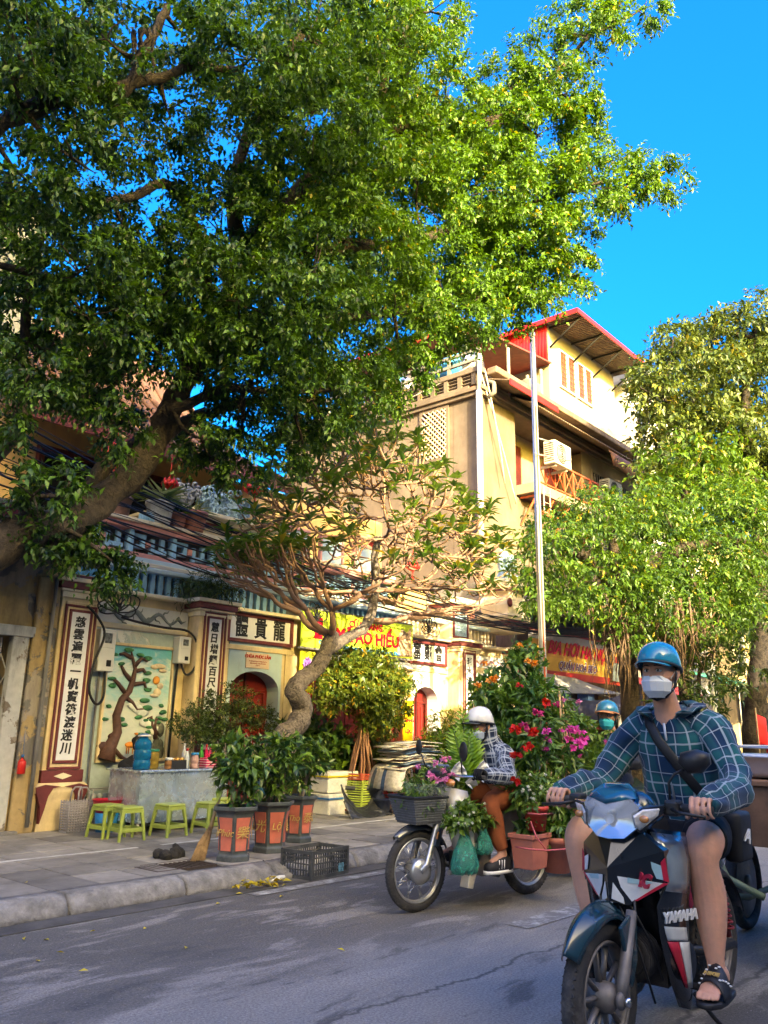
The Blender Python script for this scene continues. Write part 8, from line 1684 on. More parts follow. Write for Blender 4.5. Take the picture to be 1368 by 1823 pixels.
def person_fig(t, J, skin_, top, trousers, shoe, v=.009, bare=False, glove=None, hd=1.0, wr=.012, circ_=1.0, rs=1.0):
    """seated figure: body as one surface, then shirt, trousers, shoes"""
    hp, shd, hc = Vector(J['hip']), Vector(J['sh']), Vector(J['head']); HMx = Matrix.Translation(hc) @ Matrix.Rotation(J.get('yaw', 0), 4, 'Z') @ Matrix.Rotation(J.get('nod', 0), 4, 'Y'); m = MB(); head_shape(m, HMx, hd)
    ctube(m, [shd, shd.lerp(hc, .45)+V(-.01, 0, 0), hc+V(-.02, 0, -.06)], [(.08, .07), (.055, .055), (.052, .055)], 16, 4, up=(0, 1, 0)); ctube(m, [hp, hp.lerp(shd, .5), shd], [(.13, .10), (.13, .10), (.12, .07)], 18, 4, up=(0, 1, 0)); sm_ = MB(); pm = MB(); gm_ = MB(); so = []
    ctube(sm_, [hp+V(-.02, 0, -.03), hp+V(-.01, 0, .10), hp.lerp(shd, .55), shd.lerp(hp, .12), shd+V(0, 0, .02), shd+V(.012, 0, .07)], [(.165*rs, .135*rs), (.168*rs, .13*rs), (.175*rs, .125*rs), (.185*rs, .115*rs), (.15*rs, .095*rs), (.075, .075)], 30, 5, up=(0, 1, 0), wr=wr, wf=6, seed=3, circ=circ_)
    for sg, s_ in ((1, 'L'), (-1, 'R')):
        el, ha, kn, ft = [Vector(J[k_+s_]) for k_ in ('el', 'ha', 'kn', 'ft')]; a = shd+V(0, sg*.14, -.02); fw = (ha-el).normalized()
        ctube(m, [a, el, ha-fw*.05], [.045, .038, .026], 12, 5); g_ = gm_ if glove else m; grip_hand(g_, ha, (0, sg, 0), (1, 0, -.1), (.1, 0, 1), .92)
        ctube(sm_, [shd+V(0, sg*.10, -.01), a+V(0, sg*.03, -.02), a.lerp(el, .55), el+V(-.012, sg*.01, 0), el.lerp(ha, .5), ha-fw*.055], [.07*rs, .072*rs, .064*rs, .060*rs, .054*rs, .042*rs], 20, 5, wr=wr, wf=8, seed=sg+9, circ=.4)
        h0 = hp+V(.02, sg*.08, 0); ctube(m, [h0, h0.lerp(kn, .5), kn, kn.lerp(ft, .45)+V(-.01, 0, 0), ft+V(-.03, 0, .05)], [.08, .07, .055, .048, .034], 14, 4); ctube(m, [ft+V(-.06, 0, .03), ft+V(0, 0, .035), ft+V(.12, sg*.01, .012)], [.03, .036, .02], 12, 3)
        if trousers: ctube(pm, [h0+V(-.03, 0, .01), h0.lerp(kn, .5)+V(0, 0, .01), kn+V(.01, 0, .01), kn.lerp(ft, .25), kn.lerp(ft, .55)+V(-.012, 0, 0), ft+V(-.035, 0, .10)], [.105, .092, .075, .068, .064, .046], 18, 5, wr=.010, wf=8, seed=sg+4)
        if shoe:
            q = MB(); q.loft([[ft+V(x, sg*.008+y*w, z) for y, z in ((-1, -.045), (-1, -.015), (-.75, h*.6), (0, h), (.75, h*.6), (1, -.015), (1, -.045))] for x, w, h in ((-.10, .03, .03), (-.06, .038, .075), (0, .04, .070), (.07, .045, .035), (.13, .042, .015), (.165, .022, .0))], 0, True); S_ = q.build('shoe', shoe, t); q = MB(); q.loft([[ft+V(x*1.02, sg*.008+y, z) for x, y in ((-.105, 0), (-.095, .032), (.0, .044), (.08, .05), (.14, .044), (.17, .02), (.17, -.02), (.14, -.044), (.08, -.05), (0, -.044), (-.095, -.032))] for z in (-.065, -.040)], 0, True); q.build('sole', MAT['white'], S_)
            for k_ in range(3): q = MB(); q.tube([ft+V(.01+.028*k_, sg*(.050), -.03), ft+V(-.005+.028*k_, sg*.040, .030)], .0045, 5); q.build('side_stripe', MAT['white'], S_)
    if trousers: ctube(pm, [hp+V(-.02, 0, -.05), hp+V(-.015, 0, .07)], [(.16, .13), (.155, .12)], 20, 3, up=(0, 1, 0)); pm.build('trousers', trousers, t)
    remesh(m.build('body', skin_, t), v, 2); sm_.build('shirt', top, t)
    if glove: gm_.build('glove', glove, t)
    return HMx
SEL = thing('person', 'flower seller in white helmet, blue plaid hooded shirt and rust trousers on the old motorbike', 'person', bikeF.location, HB); skin2 = skinmat('tan skin', (.42, .225, .15))
bl = plaid('blue white plaid flannel', (.012, .022, .055), (.06, .10, .18), (.50, .54, .58), .075, .10, False)
HS = person_fig(SEL, dict(hip=(-.93, 0, .80), sh=(-.80, 0, 1.14), head=(-.685, 0, 1.325), yaw=-.05, nod=.12, elL=(-.66, .30, .95), elR=(-.66, -.30, .95), haL=(-.34, .33, .962), haR=(-.34, -.33, .962), knL=(-.60, .20, .72), knR=(-.60, -.20, .72), ftL=(-.62, .26, .315), ftR=(-.62, -.26, .315)), skin2, bl, cloth('rust brown trousers', (.27, .075, .028)), mk('black knit shoe', (.014, .014, .016), .7), glove=cloth('black glove', (.014, .014, .015)), hd=.95)
helmet(SEL, HS, (.62, .62, .60), (.03, .03, .032), .98, visor=mk('smoked visor', (.02, .022, .025), .15)); eyes(SEL, HS, .95); mask(SEL, HS, mk('grey blue mask fabric', (.36, .43, .52), .8), .96); strap(SEL, HS, .97)
m = MB(); ctube(m, [(-.80, 0, 1.14), (-.755, 0, 1.22), (-.735, 0, 1.32), (-.735, 0, 1.40)], [(.12, .11), (.095, .095), (.093, .085), (.07, .06)], 20, 4, up=(0, 1, 0), wr=.012, wf=9, circ=.6); m.build('hood', bl, SEL)
# ---- the load: plants in pots and bags
terr = mk('terracotta plastic', (.46, .145, .095), .5, var=.15, vs=8, dirt=.3, ds=7, dcol=(.3, .12, .09)); redpl = mk('red plastic pot', (.48, .05, .035), .45, var=.15, dirt=.2)
petal = {'red': leafmat('red petal', (.45, .006, .010), (.70, .03, .02), .5, .25), 'mag': leafmat('magenta petal', (.55, .03, .35), (.80, .12, .55), .5, .3), 'ora': leafmat('orange petal', (.62, .20, .02), (.80, .36, .06), .5, .3), 'pink': leafmat('pink petal', (.62, .12, .42), (.80, .35, .62), .5, .3), 'wht': leafmat('white petal', (.62, .62, .55), (.75, .75, .7), .5, .3), 'crim': leafmat('crimson petal', (.35, .01, .10), (.55, .03, .18), .5, .25)}
def flower(t, c, r_, kind, n=18):
    LS = Leaves(); d = rdir(n); d[:, 2] = d[:, 2]*.7+.25; d[:, 1] -= .25; l_ = nr.uniform(.7, 1.1, n)*r_; LS.add(np.tile([list(c)], (n, 1))+d*r_*.15, d, rdir(n)+np.array([0, 0, .6]), l_, l_*.38, nr.uniform(0, 1, n)); LS.build('flower', petal[kind], t, .4, .2)
def load_plant(label, loc, pot, lobes, mat, leaf, asp, flowers, dens=70, droop=.3, tint=.45, potmat=None, stakes=0, cat='potted plant', tw_=.12):
    t = thing('flowering_plant', label, cat, loc); m = MB(); LS = Leaves(); loc = Vector(loc)
    if pot:
        w_, h_, kind = pot
        if kind == 'sq': q = MB(); q.loft([[V(sx*a, sy*a*.8, z) for sx, sy in ((-1, -1), (1, -1), (1, 1), (-1, 1))] for a, z in ((w_*.38, 0), (w_*.46, h_*.86), (w_*.52, h_*.87), (w_*.52, h_), (w_*.45, h_), (w_*.43, h_*.85))], 0, False); q.build('pot', potmat, t, bevel=.006)
        else: q = MB(); q.lathe([(0, 0), (w_*.36, 0), (w_*.45, h_*.82), (w_*.50, h_*.83), (w_*.50, h_), (w_*.45, h_), (w_*.42, h_*.85), (0, h_*.85)], 20); q.build('pot', potmat, t)
        q = MB(); q.lathe([(0, h_*.90), (w_*.42, h_*.86)], 14); q.build('soil', soil, t)
    b_ = V(0, 0, pot[1]*.85 if pot else 0)
    for i, (p_, rr) in enumerate(lobes):
        c = Vector(p_)-loc; limb(m, [b_, b_.lerp(c, .5)+V(.03*math.sin(i), .03*math.cos(i), .03), c], .010, .004, 5, .03, i); clumps(LS, tuple(c), (rr, rr, rr), int(dens*(rr/.2)**1.6)+5, 3, tw_, 5, leaf, asp, droop, tint, .32, .35, None, .3)
    for i in range(stakes): q = MB(); x = -.12+.10*i; q.tube([(x, .04*i-.06, b_.z), (x*1.3, .04*i-.06, b_.z+1.0-.06*i)], .010, 6); q.build('bamboo_stake', mk('bamboo', (.45, .30, .14), .6, var=.2), t)
    m.build('stems', MAT['stem'], t); LS.build('foliage', MAT[mat], t, .3, .15)
    for px, py, Yf, r_, kind in flowers: flower(t, Vector(at(px, py, Y=Yf))-loc, r_, kind)
    return t
MAT['load1'] = leafmat('broad green leaf', (.028, .085, .022), (.15, .27, .035), .36, .28); MAT['load2'] = leafmat('light green leaf', (.05, .12, .02), (.22, .33, .05), .4, .3)
F = lambda px, py, Y=3.7: Vector(at(px, py, Y=Y))
load_plant('tall shrub with orange blossoms towering behind the flower seller', F(925, 1470, 4.0), (.24, .24, 'rd'), [(F(915, 1300, 4.1), .17), (F(905, 1250, 4.15), .16), (F(925, 1200, 4.1), .14), (F(880, 1225, 4.2), .11), (F(938, 1165, 4.1), .08), (F(862, 1228, 4.2), .07), (F(905, 1350, 4.1), .15)], 'load1', .085, .46, [(850, 1222, 4.05, .045, 'ora'), (873, 1212, 4.0, .05, 'ora'), (864, 1182, 4.1, .035, 'ora'), (925, 1150, 4.0, .04, 'ora'), (950, 1182, 3.95, .05, 'ora'), (938, 1178, 3.95, .045, 'ora'), (880, 1208, 4.0, .04, 'ora')], dens=44, potmat=terr)
load_plant('leafy plant with big red blooms beside the flower seller', F(965, 1490, 3.58), (.24, .22, 'rd'), [(F(945, 1330, 3.65), .13), (F(965, 1285, 3.7), .13), (F(935, 1390, 3.6), .11), (F(985, 1340, 3.7), .12), (F(962, 1240, 3.75), .10), (F(995, 1265, 3.75), .08), (F(920, 1320, 3.75), .09)], 'load1', .12, .27, [(917, 1300, 3.5, .055, 'red'), (947, 1304, 3.48, .055, 'red'), (936, 1329, 3.45, .065, 'red'), (920, 1346, 3.45, .055, 'red'), (916, 1392, 3.45, .05, 'red'), (972, 1252, 3.55, .05, 'red'), (990, 1255, 3.55, .04, 'crim'), (957, 1271, 3.55, .05, 'crim'), (933, 1294, 3.52, .05, 'crim'), (925, 1221, 3.7, .035, 'red')], potmat=redpl, dens=40)
load_plant('bougainvillea with magenta bracts on bamboo stakes at the rear of the load', F(1010, 1480, 3.62), (.24, .22, 'rd'), [(F(1010, 1340, 3.7), .12), (F(1045, 1315, 3.75), .13), (F(1035, 1375, 3.65), .11), (F(1070, 1350, 3.8), .10), (F(1020, 1285, 3.8), .09), (F(1055, 1400, 3.65), .08)], 'load2', .075, .5, [(973, 1302, 3.45, .045, 'mag'), (975, 1318, 3.45, .04, 'mag'), (973, 1335, 3.45, .035, 'mag'), (998, 1302, 3.46, .035, 'mag'), (1013, 1297, 3.46, .045, 'mag'), (1025, 1300, 3.46, .05, 'mag'), (1035, 1305, 3.48, .045, 'mag'), (1014, 1318, 3.46, .05, 'mag'), (1030, 1325, 3.44, .06, 'mag'), (1037, 1320, 3.46, .05, 'mag'), (1020, 1332, 3.46, .045, 'mag'), (1043, 1318, 3.46, .04, 'mag'), (1078, 1322, 3.55, .035, 'mag'), (1031, 1345, 3.46, .03, 'mag'), (1003, 1247, 3.6, .035, 'pink'), (1030, 1250, 3.6, .03, 'pink')], potmat=terr, stakes=4, dens=50)
load_plant('small-leaved bush with tiny white flowers in the middle of the load', F(955, 1478, 3.45), (.20, .18, 'rd'), [(F(955, 1400, 3.46), .10), (F(985, 1400, 3.46), .10), (F(968, 1425, 3.44), .09), (F(945, 1428, 3.46), .06)], 'load2', .05, .5, [(930+rng.uniform(0, 70), rng.uniform(1375, 1435), 3.27, .014, 'wht') for _ in range(16)], potmat=redpl, tw_=.06, dens=80)
for lab, p_, pot, lob, fl in (('square terracotta pot slung at the left of the rear wheel', F(945, 1545, 3.48), (.27, .25, 'sq'), [(F(950, 1472, 3.5), .05)], []), ('round terracotta pot slung behind the rear wheel', F(993, 1552, 3.42), (.27, .26, 'rd'), [(F(985, 1472, 3.44), .05), (F(1008, 1452, 3.46), .06), (F(1000, 1430, 3.47), .05)], []), ('round terracotta pot on the far side of the rear wheel', F(1035, 1520, 3.75), (.25, .25, 'rd'), [(F(1045, 1440, 3.8), .10), (F(1030, 1420, 3.8), .08)], [])):
    load_plant(lab, p_, pot, lob, 'load1', .09, .4, fl, potmat=terr)
m = MB(); 
tie = thing('tie_cord', 'pinkish cord lashed round the slung terracotta pots', 'cord', F(970, 1515, 3.35)); m.tube([F(918, 1508, 3.46)-tie.location, F(945, 1512, 3.30)-tie.location, F(975, 1514, 3.28)-tie.location, F(1005, 1512, 3.28)-tie.location, F(1024, 1505, 3.4)-tie.location], .006, 6); m.tube([F(945, 1462, 3.42)-tie.location, F(955, 1490, 3.36)-tie.location, F(975, 1516, 3.29)-tie.location], .006, 6); m.tube([F(940, 1448, 3.40)-tie.location, F(962, 1450, 3.30)-tie.location, F(986, 1448, 3.40)-tie.location], .006, 6); m.build('cord', mk('pink raffia', (.60, .12, .12), .6), tie)
# front basket: vinca in clear wrap, bright fronds behind
load_plant('pink periwinkles wrapped in clear film in the front basket', F(765, 1452, 4.0), None, [(F(755, 1410, 4.05), .10), (F(785, 1398, 4.05), .10), (F(745, 1425, 4.0), .07), (F(800, 1412, 4.0), .07), (F(772, 1380, 4.1), .07)], 'load2', .055, .45, [(775, 1358, 3.88, .032, 'pink'), (790, 1353, 3.88, .032, 'pink'), (797, 1350, 3.88, .03, 'pink'), (780, 1390, 3.84, .034, 'pink'), (793, 1388, 3.84, .034, 'pink'), (803, 1380, 3.84, .032, 'pink'), (765, 1380, 3.86, .028, 'pink'), (745, 1365, 3.9, .026, 'pink'), (790, 1372, 3.86, .03, 'pink'), (772, 1385, 3.86, .03, 'pink'), (757, 1345, 3.95, .02, 'wht'), (830, 1345, 3.9, .03, 'crim'), (820, 1335, 3.95, .03, 'crim')], cat='flowers', tw_=.08)
zz = thing('frond_plant', 'bright green upright fronds standing before the flower seller', 'plant', F(835, 1415, 3.95)); LS = Leaves(); m = MB(); Lz = np.array(zz.location)
for k_, (px, py, Yf) in enumerate(((823, 1268, 3.95), (808, 1300, 4.0), (845, 1300, 3.88), (855, 1285, 3.92), (835, 1310, 3.85), (815, 1330, 3.9))):
    tip = np.array(F(px, py, Yf))-Lz; n_ = 15; u = (np.arange(n_)+1.5)/(n_+1); P_ = u[:, None]*tip+np.array([0, 0, 1.])*0
    m.tube([(0, 0, -.03), tuple(tip*.5), tuple(tip)], [.009, .007, .002], 6); ax = tip/np.linalg.norm(tip); sd = np.cross(ax, [CF[0], CF[1], 0]); sd /= np.linalg.norm(sd)
    for sg in (-1, 1): l_ = .115*np.sin(PI*(.18+.72*u))+.02; LS.add(P_, ax*.75+sd*sg*.8+rdir(n_)*.1, np.tile(-np.array([CF[0], CF[1], -.35]), (n_, 1))+rdir(n_)*.25, l_, l_*.19, nr.uniform(.4, 1, n_))
m.build('stems', MAT['load2'], zz); LS.build('fronds', leafmat('bright frond', (.06, .17, .012), (.20, .36, .03), .3, .3), zz)
def filmm(name, col, a):
    m, nt, b = nodes(name); b.inputs['Base Color'].default_value = c4(col); b.inputs['Roughness'].default_value = .18; b.inputs['Alpha'].default_value = a; L(nt, ramp(nt, ntex(nt, wpos(nt), 26, 5), .3, .7, tuple(x*.6 for x in col), col), b.inputs['Base Color']); bumpn(nt, b, ntex(nt, wpos(nt), 22, 5, .6, 1), .9, .03); return m
wrp = thing('clear_wrap', 'crumpled clear plastic film round the basket flowers', 'wrapping', F(765, 1452, 4.0)); m = MB(); m.loft([[V(r_*math.cos(2*PI*j/20)*(1+.12*math.sin(j*2.3)), r_*.8*math.sin(2*PI*j/20)*(1+.12*math.cos(j*1.7)), z) for j in range(20)] for r_, z in ((.12, -.02), (.17, .08), (.20, .17), (.23, .24))], 0, True, False); m.build('film', filmm('clear film', (.75, .78, .78), .22), wrp)
for k_, (px, py, Yf, s_) in enumerate(((818, 1372, 3.85, .075), (862, 1372, 3.75, .085), (840, 1392, 3.8, .05))):
    t = thing('paper_wrap', ('white paper wrap left of the seller\'s mirror', 'white paper wrap by the seller\'s gloved hand', 'small white paper scrap between the fronds')[k_], 'paper', F(px, py, Yf)); m = MB(); m.loft([[V(x*s_, .03*math.sin(i*2+x*2), (z+.25*math.sin(3*x+i))*s_) for x in (-1, -.5, 0, .5, 1)] for i, z in enumerate((-.8, -.3, .2, .7))], 0, False, False, False); solidify(m.build('sheet', mk('white paper', (.70, .70, .69), .7, var=.1), t), .003)
def bag(label, p_, s_, seed):
    t = thing('plastic_bag', label, 'bag', p_, HB); m = MB(); rings = []; fo = lambda j, z: 1+.22*mnoise.noise((j*.9, z*9, seed))+.14*mnoise.noise((j*2.1, z*25, seed+3))
    for z, w_, d_ in ((0, .06, .04), (.012, .115, .075), (.05, .128, .09), (.10, .118, .085), (.16, .095, .07), (.21, .07, .052), (.26, .048, .035), (.30, .030, .022), (.34, .020, .014), (.39, .042, .010)):
        rings.append([V(w_*s_*math.cos(2*PI*j/40)*fo(j, z), d_*s_*math.sin(2*PI*j/40)*fo(j+7, z), z*s_+.012*math.sin(j*1.1)*s_) for j in range(40)])
    m.loft(rings, 0, True, True); m.build('film', filmm('green bag film %d' % seed, (.05, .42, .30), .62), t); m = MB(); m.ball((0, 0, .09*s_), (.09*s_, .07*s_, .075*s_), 12, 8); m.build('contents', soil, t)
bag('near green plastic bag hanging from the white leg shield', F(828, 1555, 3.72), .92, 1); bag('second green plastic bag hanging behind the first', F(862, 1520, 3.70), .62, 2)
load_plant('small bush with white buds growing out of the green bag', F(832, 1482, 3.72), None, [(F(818, 1455, 3.72), .055), (F(842, 1450, 3.72), .06), (F(830, 1438, 3.73), .05), (F(860, 1460, 3.72), .045), (F(806, 1468, 3.72), .035)], 'load2', .055, .5, [(rng.uniform(805, 870), rng.uniform(1430, 1470), 3.6, .012, 'wht') for _ in range(8)], cat='bush', tw_=.045)

# ------------------------------------------------------------ rider further back
HB3 = math.radians(182); loc3 = (7.36, 3.92, 0); bk3 = thing('scooter', 'dark scooter hidden behind the man and the flowers', 'scooter', loc3, HB3)
wheel(bk3, 0, .25, .09, 'cast'); wheel(bk3, -1.2, .25, .09, 'cast', 'rear_wheel')
m = MB(); m.loft([[V(-.20, y, .98) for y in (-.12, 0, .12)], [V(-.14, y*1.4, .75) for y in (-.12, 0, .12)], [V(-.18, y*1.5, .5) for y in (-.12, 0, .12)], [V(-.30, y*1.4, .3) for y in (-.12, 0, .12)], [V(-.7, y*1.4, .26) for y in (-.12, 0, .12)]], 0, True, False, False); solidify(m.build('front_shield', blk, bk3), .05); m = MB(); m.loft([[V(x, y*w, z) for y, z in ((-1, .35), (-1, zt-.1), (0, zt), (1, zt-.1), (1, .35))] for x, w, zt in ((-.62, .14, .70), (-.95, .17, .76), (-1.5, .12, .82))], 0, True); m.build('body', blk, bk3); m = MB(); m.tube([(-.30, -.33, .98), (-.25, 0, 1.0), (-.30, .33, .98)], .016, 8); m.build('handlebar', blackp, bk3); fender(bk3, 0, .29, 60, -50, .06, blk)
P3 = thing('person', 'rider in blue and orange helmet and turquoise mask behind the flowers', 'person', loc3, HB3)
H3 = person_fig(P3, dict(hip=(-.95, 0, .82), sh=(-.90, 0, 1.23), head=(-.83, 0, 1.455), yaw=.08, elL=(-.74, .32, 1.0), elR=(-.74, -.32, 1.0), haL=(-.34, .32, .99), haR=(-.34, -.32, .99), knL=(-.55, .16, .72), knR=(-.55, -.16, .72), ftL=(-.50, .14, .36), ftR=(-.50, -.14, .36)), skin2, cloth('dark jacket', (.02, .022, .028)), cloth('dark trousers', (.025, .025, .03)), mk('dark shoe', (.02, .02, .02), .6), hd=1.04)
helmet(P3, H3, (.03, .17, .27), (.50, .20, .08), 1.1, visor=mk('orange brim', (.50, .21, .09), .5)); eyes(P3, H3, 1.04); mask(P3, H3, mk('turquoise mask fabric', (.03, .42, .52), .8), 1.05); strap(P3, H3, 1.05)
m = MB(); m.ball(H3 @ V(-.028, 0, -.01), (.090, .088, .105), 16, 12); m.build('hair', mk('long black hair', (.012, .010, .009), .7), P3)
# stall keeper behind the counter
LAD = thing('person', 'stall keeper in black sitting behind the blue water jug', 'person', (5.74, 8.88, .13), -PI/2); H4 = person_fig(LAD, dict(hip=(0, 0, .38), sh=(.05, 0, .71), head=(.11, 0, .905), yaw=.2, nod=.25, elL=(.14, .20, .56), elR=(.14, -.20, .56), haL=(.22, .10, .56), haR=(.22, -.10, .56), knL=(.34, .14, .42), knR=(.34, -.14, .42), ftL=(.32, .14, .07), ftR=(.32, -.14, .07)), skin2, cloth('black tee', (.015, .015, .017)), cloth('grey trousers', (.06, .06, .065)), mk('brown shoe', (.05, .03, .02), .6), hd=.95)
eyes(LAD, H4, .95); m = MB(); m.ball(H4 @ V(-.030, 0, .022), (.092, .088, .108), 16, 12); m.ball(H4 @ V(-.115, 0, .03), (.045, .045, .045), 10, 8); m.build('hair', mk('tied black hair', (.012, .010, .009), .6), LAD); m = MB(); m.lathe([(0, .0), (.15, 0), (.15, .2), (0, .2)], 8, (0, 0, .02)); m.build('seat_tub', plas('green stool plastic', (.03, .25, .12)), LAD)

# ------------------------------------------------------------ cargo tricycle at the right edge
CG = thing('cargo_tricycle', 'cargo tricycle with brown wooden box and steel pan behind the man at the right edge', 'tricycle', (5.95, 1.62, 0)); plank = mk('worn brown plywood', (.20, .105, .055), .75, var=.35, vs=6, dirt=.4, ds=4, dcol=(.09, .06, .04), bump=.3); grn = mk('chipped green paint', (.12, .17, .11), .6, var=.3, vs=9, dirt=.5, dcol=(.10, .075, .055))
for y in (-.40, .40): m = MB(); m.b2(-.62, .80, y-.012, y+.012, .66, 1.0); m.build('side_board', plank, CG, bevel=.004)
for x in (-.62, .80): m = MB(); m.b2(x-.012, x+.012, -.388, .388, .66, 1.0); m.build('end_board', plank, CG, bevel=.004)
m = MB(); m.b2(-.60, .78, -.385, .385, .655, .68); m.build('floor_board', plank, CG); m = MB(); m.b2(-.65, .83, -.43, .43, 1.0, 1.03); m.build('top_ledge', mk('lighter plank', (.28, .14, .07), .7, var=.3, vs=8), CG, bevel=.004)
m = MB(); m.lathe([(.0, 1.04), (.40, 1.04), (.43, 1.07), (.43, 1.15), (.46, 1.16), (.46, 1.17), (.41, 1.16), (.40, 1.08), (0, 1.07)], 36, (-.05, 0, 0)); m.build('steel_pan', MAT['steelpipe'], CG); m = MB(); m.tube([V(-.05+.44*math.cos(a*.175), .44*math.sin(a*.175), 1.22) for a in range(36)], .006, 6, closed=True); m.build('pan_hoop', MAT['steelpipe'], CG)
for y in (-.32, .32): m = MB(); m.tube([(-.65, y, .62), (.85, y, .62)], .022, 8); m.tube([(-.6, y, .62), (-.62, y*.9, .36), (-.2, y*.8, .30), (.6, y*.8, .30)], .02, 8); m.build('frame', grn, CG)
m = MB(); m.tube([(-.62, -.34, .62), (-.74, -.36, .56), (-.78, -.36, .40), (-.74, -.33, .24)], [.02, .02, .022, .02], 8); m.build('fender_stay', grn, CG); m = MB(); m.tube([(-.60, .30, .60), (-.72, .2, .48), (-.72, 0, .40)], .02, 8); m.build('fender_stay', grn, CG)
m = MB(); m.box((-.45, -.12, .34), (.30, .26, .24)); m.tube([(-.66, -.1, .34), (-.5, -.1, .34)], .09, 12); m.tube([(-.6, -.26, .30), (-.75, -.28, .26)], .045, 10); m.build('engine', engm, CG, bevel=.02); m = MB(); m.prism([(-.70, .58), (-.52, .58), (-.50, .46), (-.62, .30), (-.74, .34)], (-.36, -.20)); m.build('engine_guard', grn, CG, bevel=.01)
for y in (-.46, .46):
    m = MB(); cc = V(.35, y, .30); m.tube(circ(cc, .265, 40), [(.04, .036)]*40, 10, closed=True, up=(0, 1, 0)); W_ = m.build('wheel', rubber, CG); m = MB(); m.lathe([(.21, -.02), (.235, 0), (.21, .02)], 28, cc, rot=(PI/2, 0, 0)); m.lathe([(.0, -.04), (.05, -.04), (.05, .04), (0, .04)], 14, cc, rot=(PI/2, 0, 0)); m.build('rim', dirtyalu, W_)
    for i in range(18): q = MB(); th = 2*PI*i/18; q.tube([cc+V(.04*math.cos(th), 0, .04*math.sin(th)), cc+V(.22*math.cos(th+.3), 0, .22*math.sin(th+.3))], .003, 4); q.build('spoke', chrome, W_)

# ------------------------------------------------------------ flagpole, posts, cables
FP = thing('flagpole', 'tall thin steel flagpole standing at the kerb with a halyard', 'flagpole', (10.42, 5.98, .13)); m = MB(); m.tube([(0, 0, 0), (0, 0, 3.8), (0, 0, 7.25)], [.055, .05, .042], 16); m.lathe([(.045, 7.25), (.05, 7.27), (.05, 7.32), (.0, 7.34)], 14); m.build('mast', MAT['steelpipe'], FP); m = MB(); m.lathe([(.16, 0), (.16, .02), (.07, .03), (.06, .12)], 16); m.build('base', MAT['iron'], FP); m = MB(); m.tube([(-.06, -.07, 1.1), (-.09, -.08, 3.5), (-.06, -.05, 7.2)], .006, 5); m.build('halyard', mk('hemp rope', (.45, .32, .18), .8), FP); m = MB(); m.tube([(-.11, -.09, .2), (-.12, -.09, 6.0)], .012, 6); m.build('rust_rod', MAT['redsteel'], FP)
m = MB(); m.tube([(.04, 0, 5.55), (1.6, .6, 6.05)], .014, 6); m.tube([(-.2, -.1, 5.2), (1.9, .4, 5.75)], .011, 6); m.build('stay_bar', steel, FP)
wp = thing('white_post', 'white plastic post beside the dark tree trunk', 'post', (17.2, 5.95, .13)); m = MB(); m.tube([(0, 0, 0), (.02, 0, 2.6)], .07, 12); m.build('post', MAT['white'], wp); m = MB(); m.b2(-.09, .09, -.09, .09, 1.3, 1.42); m.build('collar', steel, wp)
fl = thing('red_flag', 'red flag hanging on a stick at the right edge', 'flag', at(1352, 1330, Y=5.2)); m = MB(); m.tube([(0, 0, -.6), (0, 0, .75)], .014, 6); m.build('stick', MAT['stem'], fl); m = MB(); m.loft([[V(.02+.55*u, .06*math.sin(u*7), .70-.22*u-(.55)*v-.1*u*v) for v in (0, .33, .66, 1)] for u in [i/10 for i in range(11)]], 0, True, False, False); solidify(m.build('cloth', mk('red flag cotton', (.55, .012, .015), .7), fl), .004)
r9 = random.Random(9)
for i in range(17):
    y = 8.45+r9.uniform(-.15, .25); z0 = 5.0+r9.uniform(-.9, .5); z1 = 3.45+r9.uniform(-.25, .40); z2 = 3.30+r9.uniform(-.14, .30); z3 = 3.35+r9.uniform(-.12, .12); P_ = [V(-8, y-.4, z0+1.2), V(0, y-.2, z0), V(3.4, y, (z0+z1)/2-.10), V(6.6, y, z1), V(10.4, y+.05, z2), V(15, y+.1, z3), V(24, y+.1, 3.9), V(34, y+.1, 4.0)]
    pts = []
    for k_ in range(len(P_)-1):
        for t in range(5): pts.append(cat(P_, t/5, k_))
    pts.append(P_[-1]); m = MB(); m.tube(pts, r9.choice([.005, .007, .009, .012]), 5); o = m.build('overhead_cable', MAT['cable'], fix=False); tag(o, 'thin black overhead cable strung along the temple front', 'cable', 'overhead cables along the temple front')
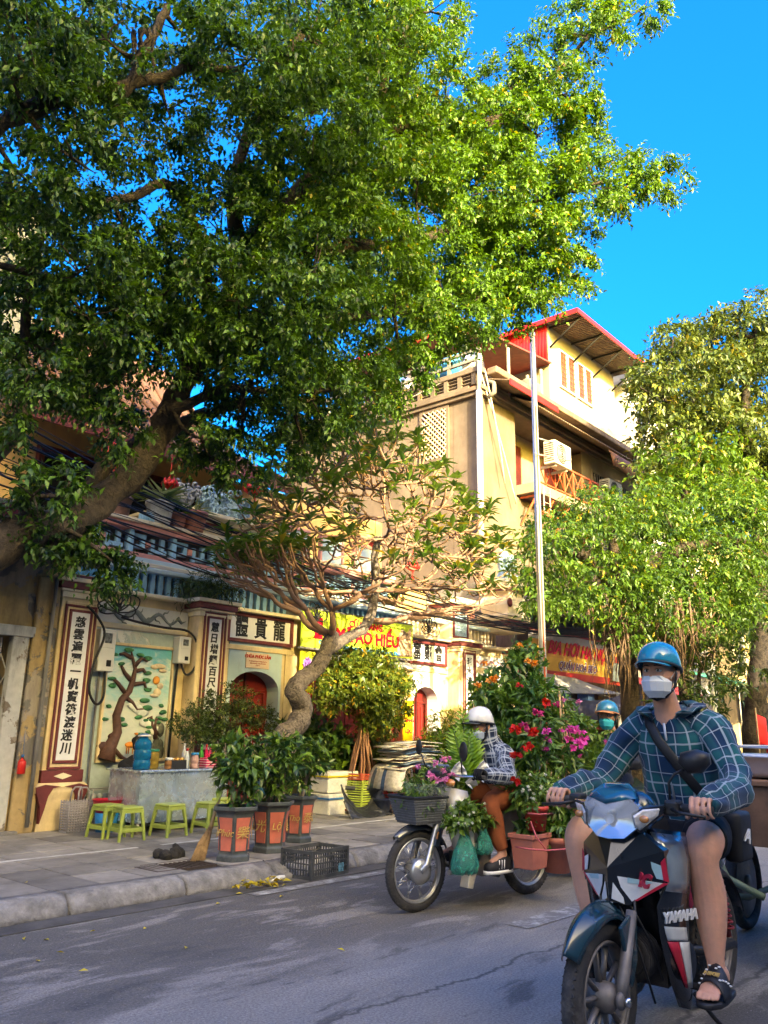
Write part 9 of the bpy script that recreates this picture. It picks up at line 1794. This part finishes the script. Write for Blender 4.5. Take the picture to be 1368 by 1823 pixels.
def coil(label, c, petals, r0, r1, rot=0):
    t = thing('cable_coil', label, 'cable', c); 
    for k_ in range(petals):
        th = rot+PI*(.04+.92*k_/(petals-1)); d = V(math.cos(th), 0, math.sin(th)); s_ = V(-d.z, 0, d.x); R_ = r0+(r1-r0)*r9.random(); w_ = R_*.26; pts = [V(0, 0, 0), d*R_*.35+s_*w_*.8, d*R_*.75+s_*w_, d*R_, d*R_*.75-s_*w_, d*R_*.35-s_*w_*.8]; m = MB(); q = []
        for j in range(6):
            for u in range(4): a, b_, c_, e = pts[j-1], pts[j], pts[(j+1) % 6], pts[(j+2) % 6]; x = u/4; q.append(.5*((2*b_)+(-a+c_)*x+(2*a-5*b_+4*c_-e)*x*x+(-a+3*b_-3*c_+e)*x**3)+V(0, -.01*k_, 0))
        m.tube(q, .009, 6, closed=True); m.build('loop', MAT['cable'], t)
coil('black cable coiled in petal loops above the pine mural', at(207, 1088, Y=8.9), 8, .26, .38); coil('black cable loops at the left end of the lime sign', at(563, 1103, Y=8.85), 6, .20, .30, .3); coil('thin cable coiled in petal loops over the right door board', at(762, 1125, Y=8.85), 7, .25, .36)
for lab, P_ in (('thick black cable looping down to the tall meter box', [(4.9, 8.86, 2.62), (5.05, 8.86, 2.5), (5.16, 8.86, 2.3), (5.06, 8.86, 1.95), (5.04, 8.86, 1.65), (5.16, 8.88, 1.5), (5.30, 8.98, 1.6), (5.32, 9.04, 1.9)]), ('black cable running from the coil to the small meter box', [(5.42, 8.95, 2.55), (5.7, 9.0, 2.52), (6.1, 9.05, 2.50), (6.45, 9.0, 2.48), (6.60, 8.98, 2.30), (6.58, 8.98, 2.02), (6.48, 9.02, 1.92), (6.42, 9.06, 2.06)]), ('grey conduit running down beside the pine mural', [(5.30, 9.13, 1.9), (5.30, 9.13, 1.2), (5.31, 9.13, .3)]), ('dark conduit running down right of the pine mural', [(6.42, 9.14, 2.06), (6.41, 9.15, 1.4), (6.40, 9.15, .5)])):
    V_ = [Vector(p_) for p_ in P_]; pts = [cat(V_, u/5, k_) for k_ in range(len(V_)-1) for u in range(5)]+[V_[-1]]; m = MB(); m.tube(pts, .016, 6); tag(m.build('wall_cable', MAT['cable'] if 'grey' not in lab else MAT['greystone']), lab, 'cable')
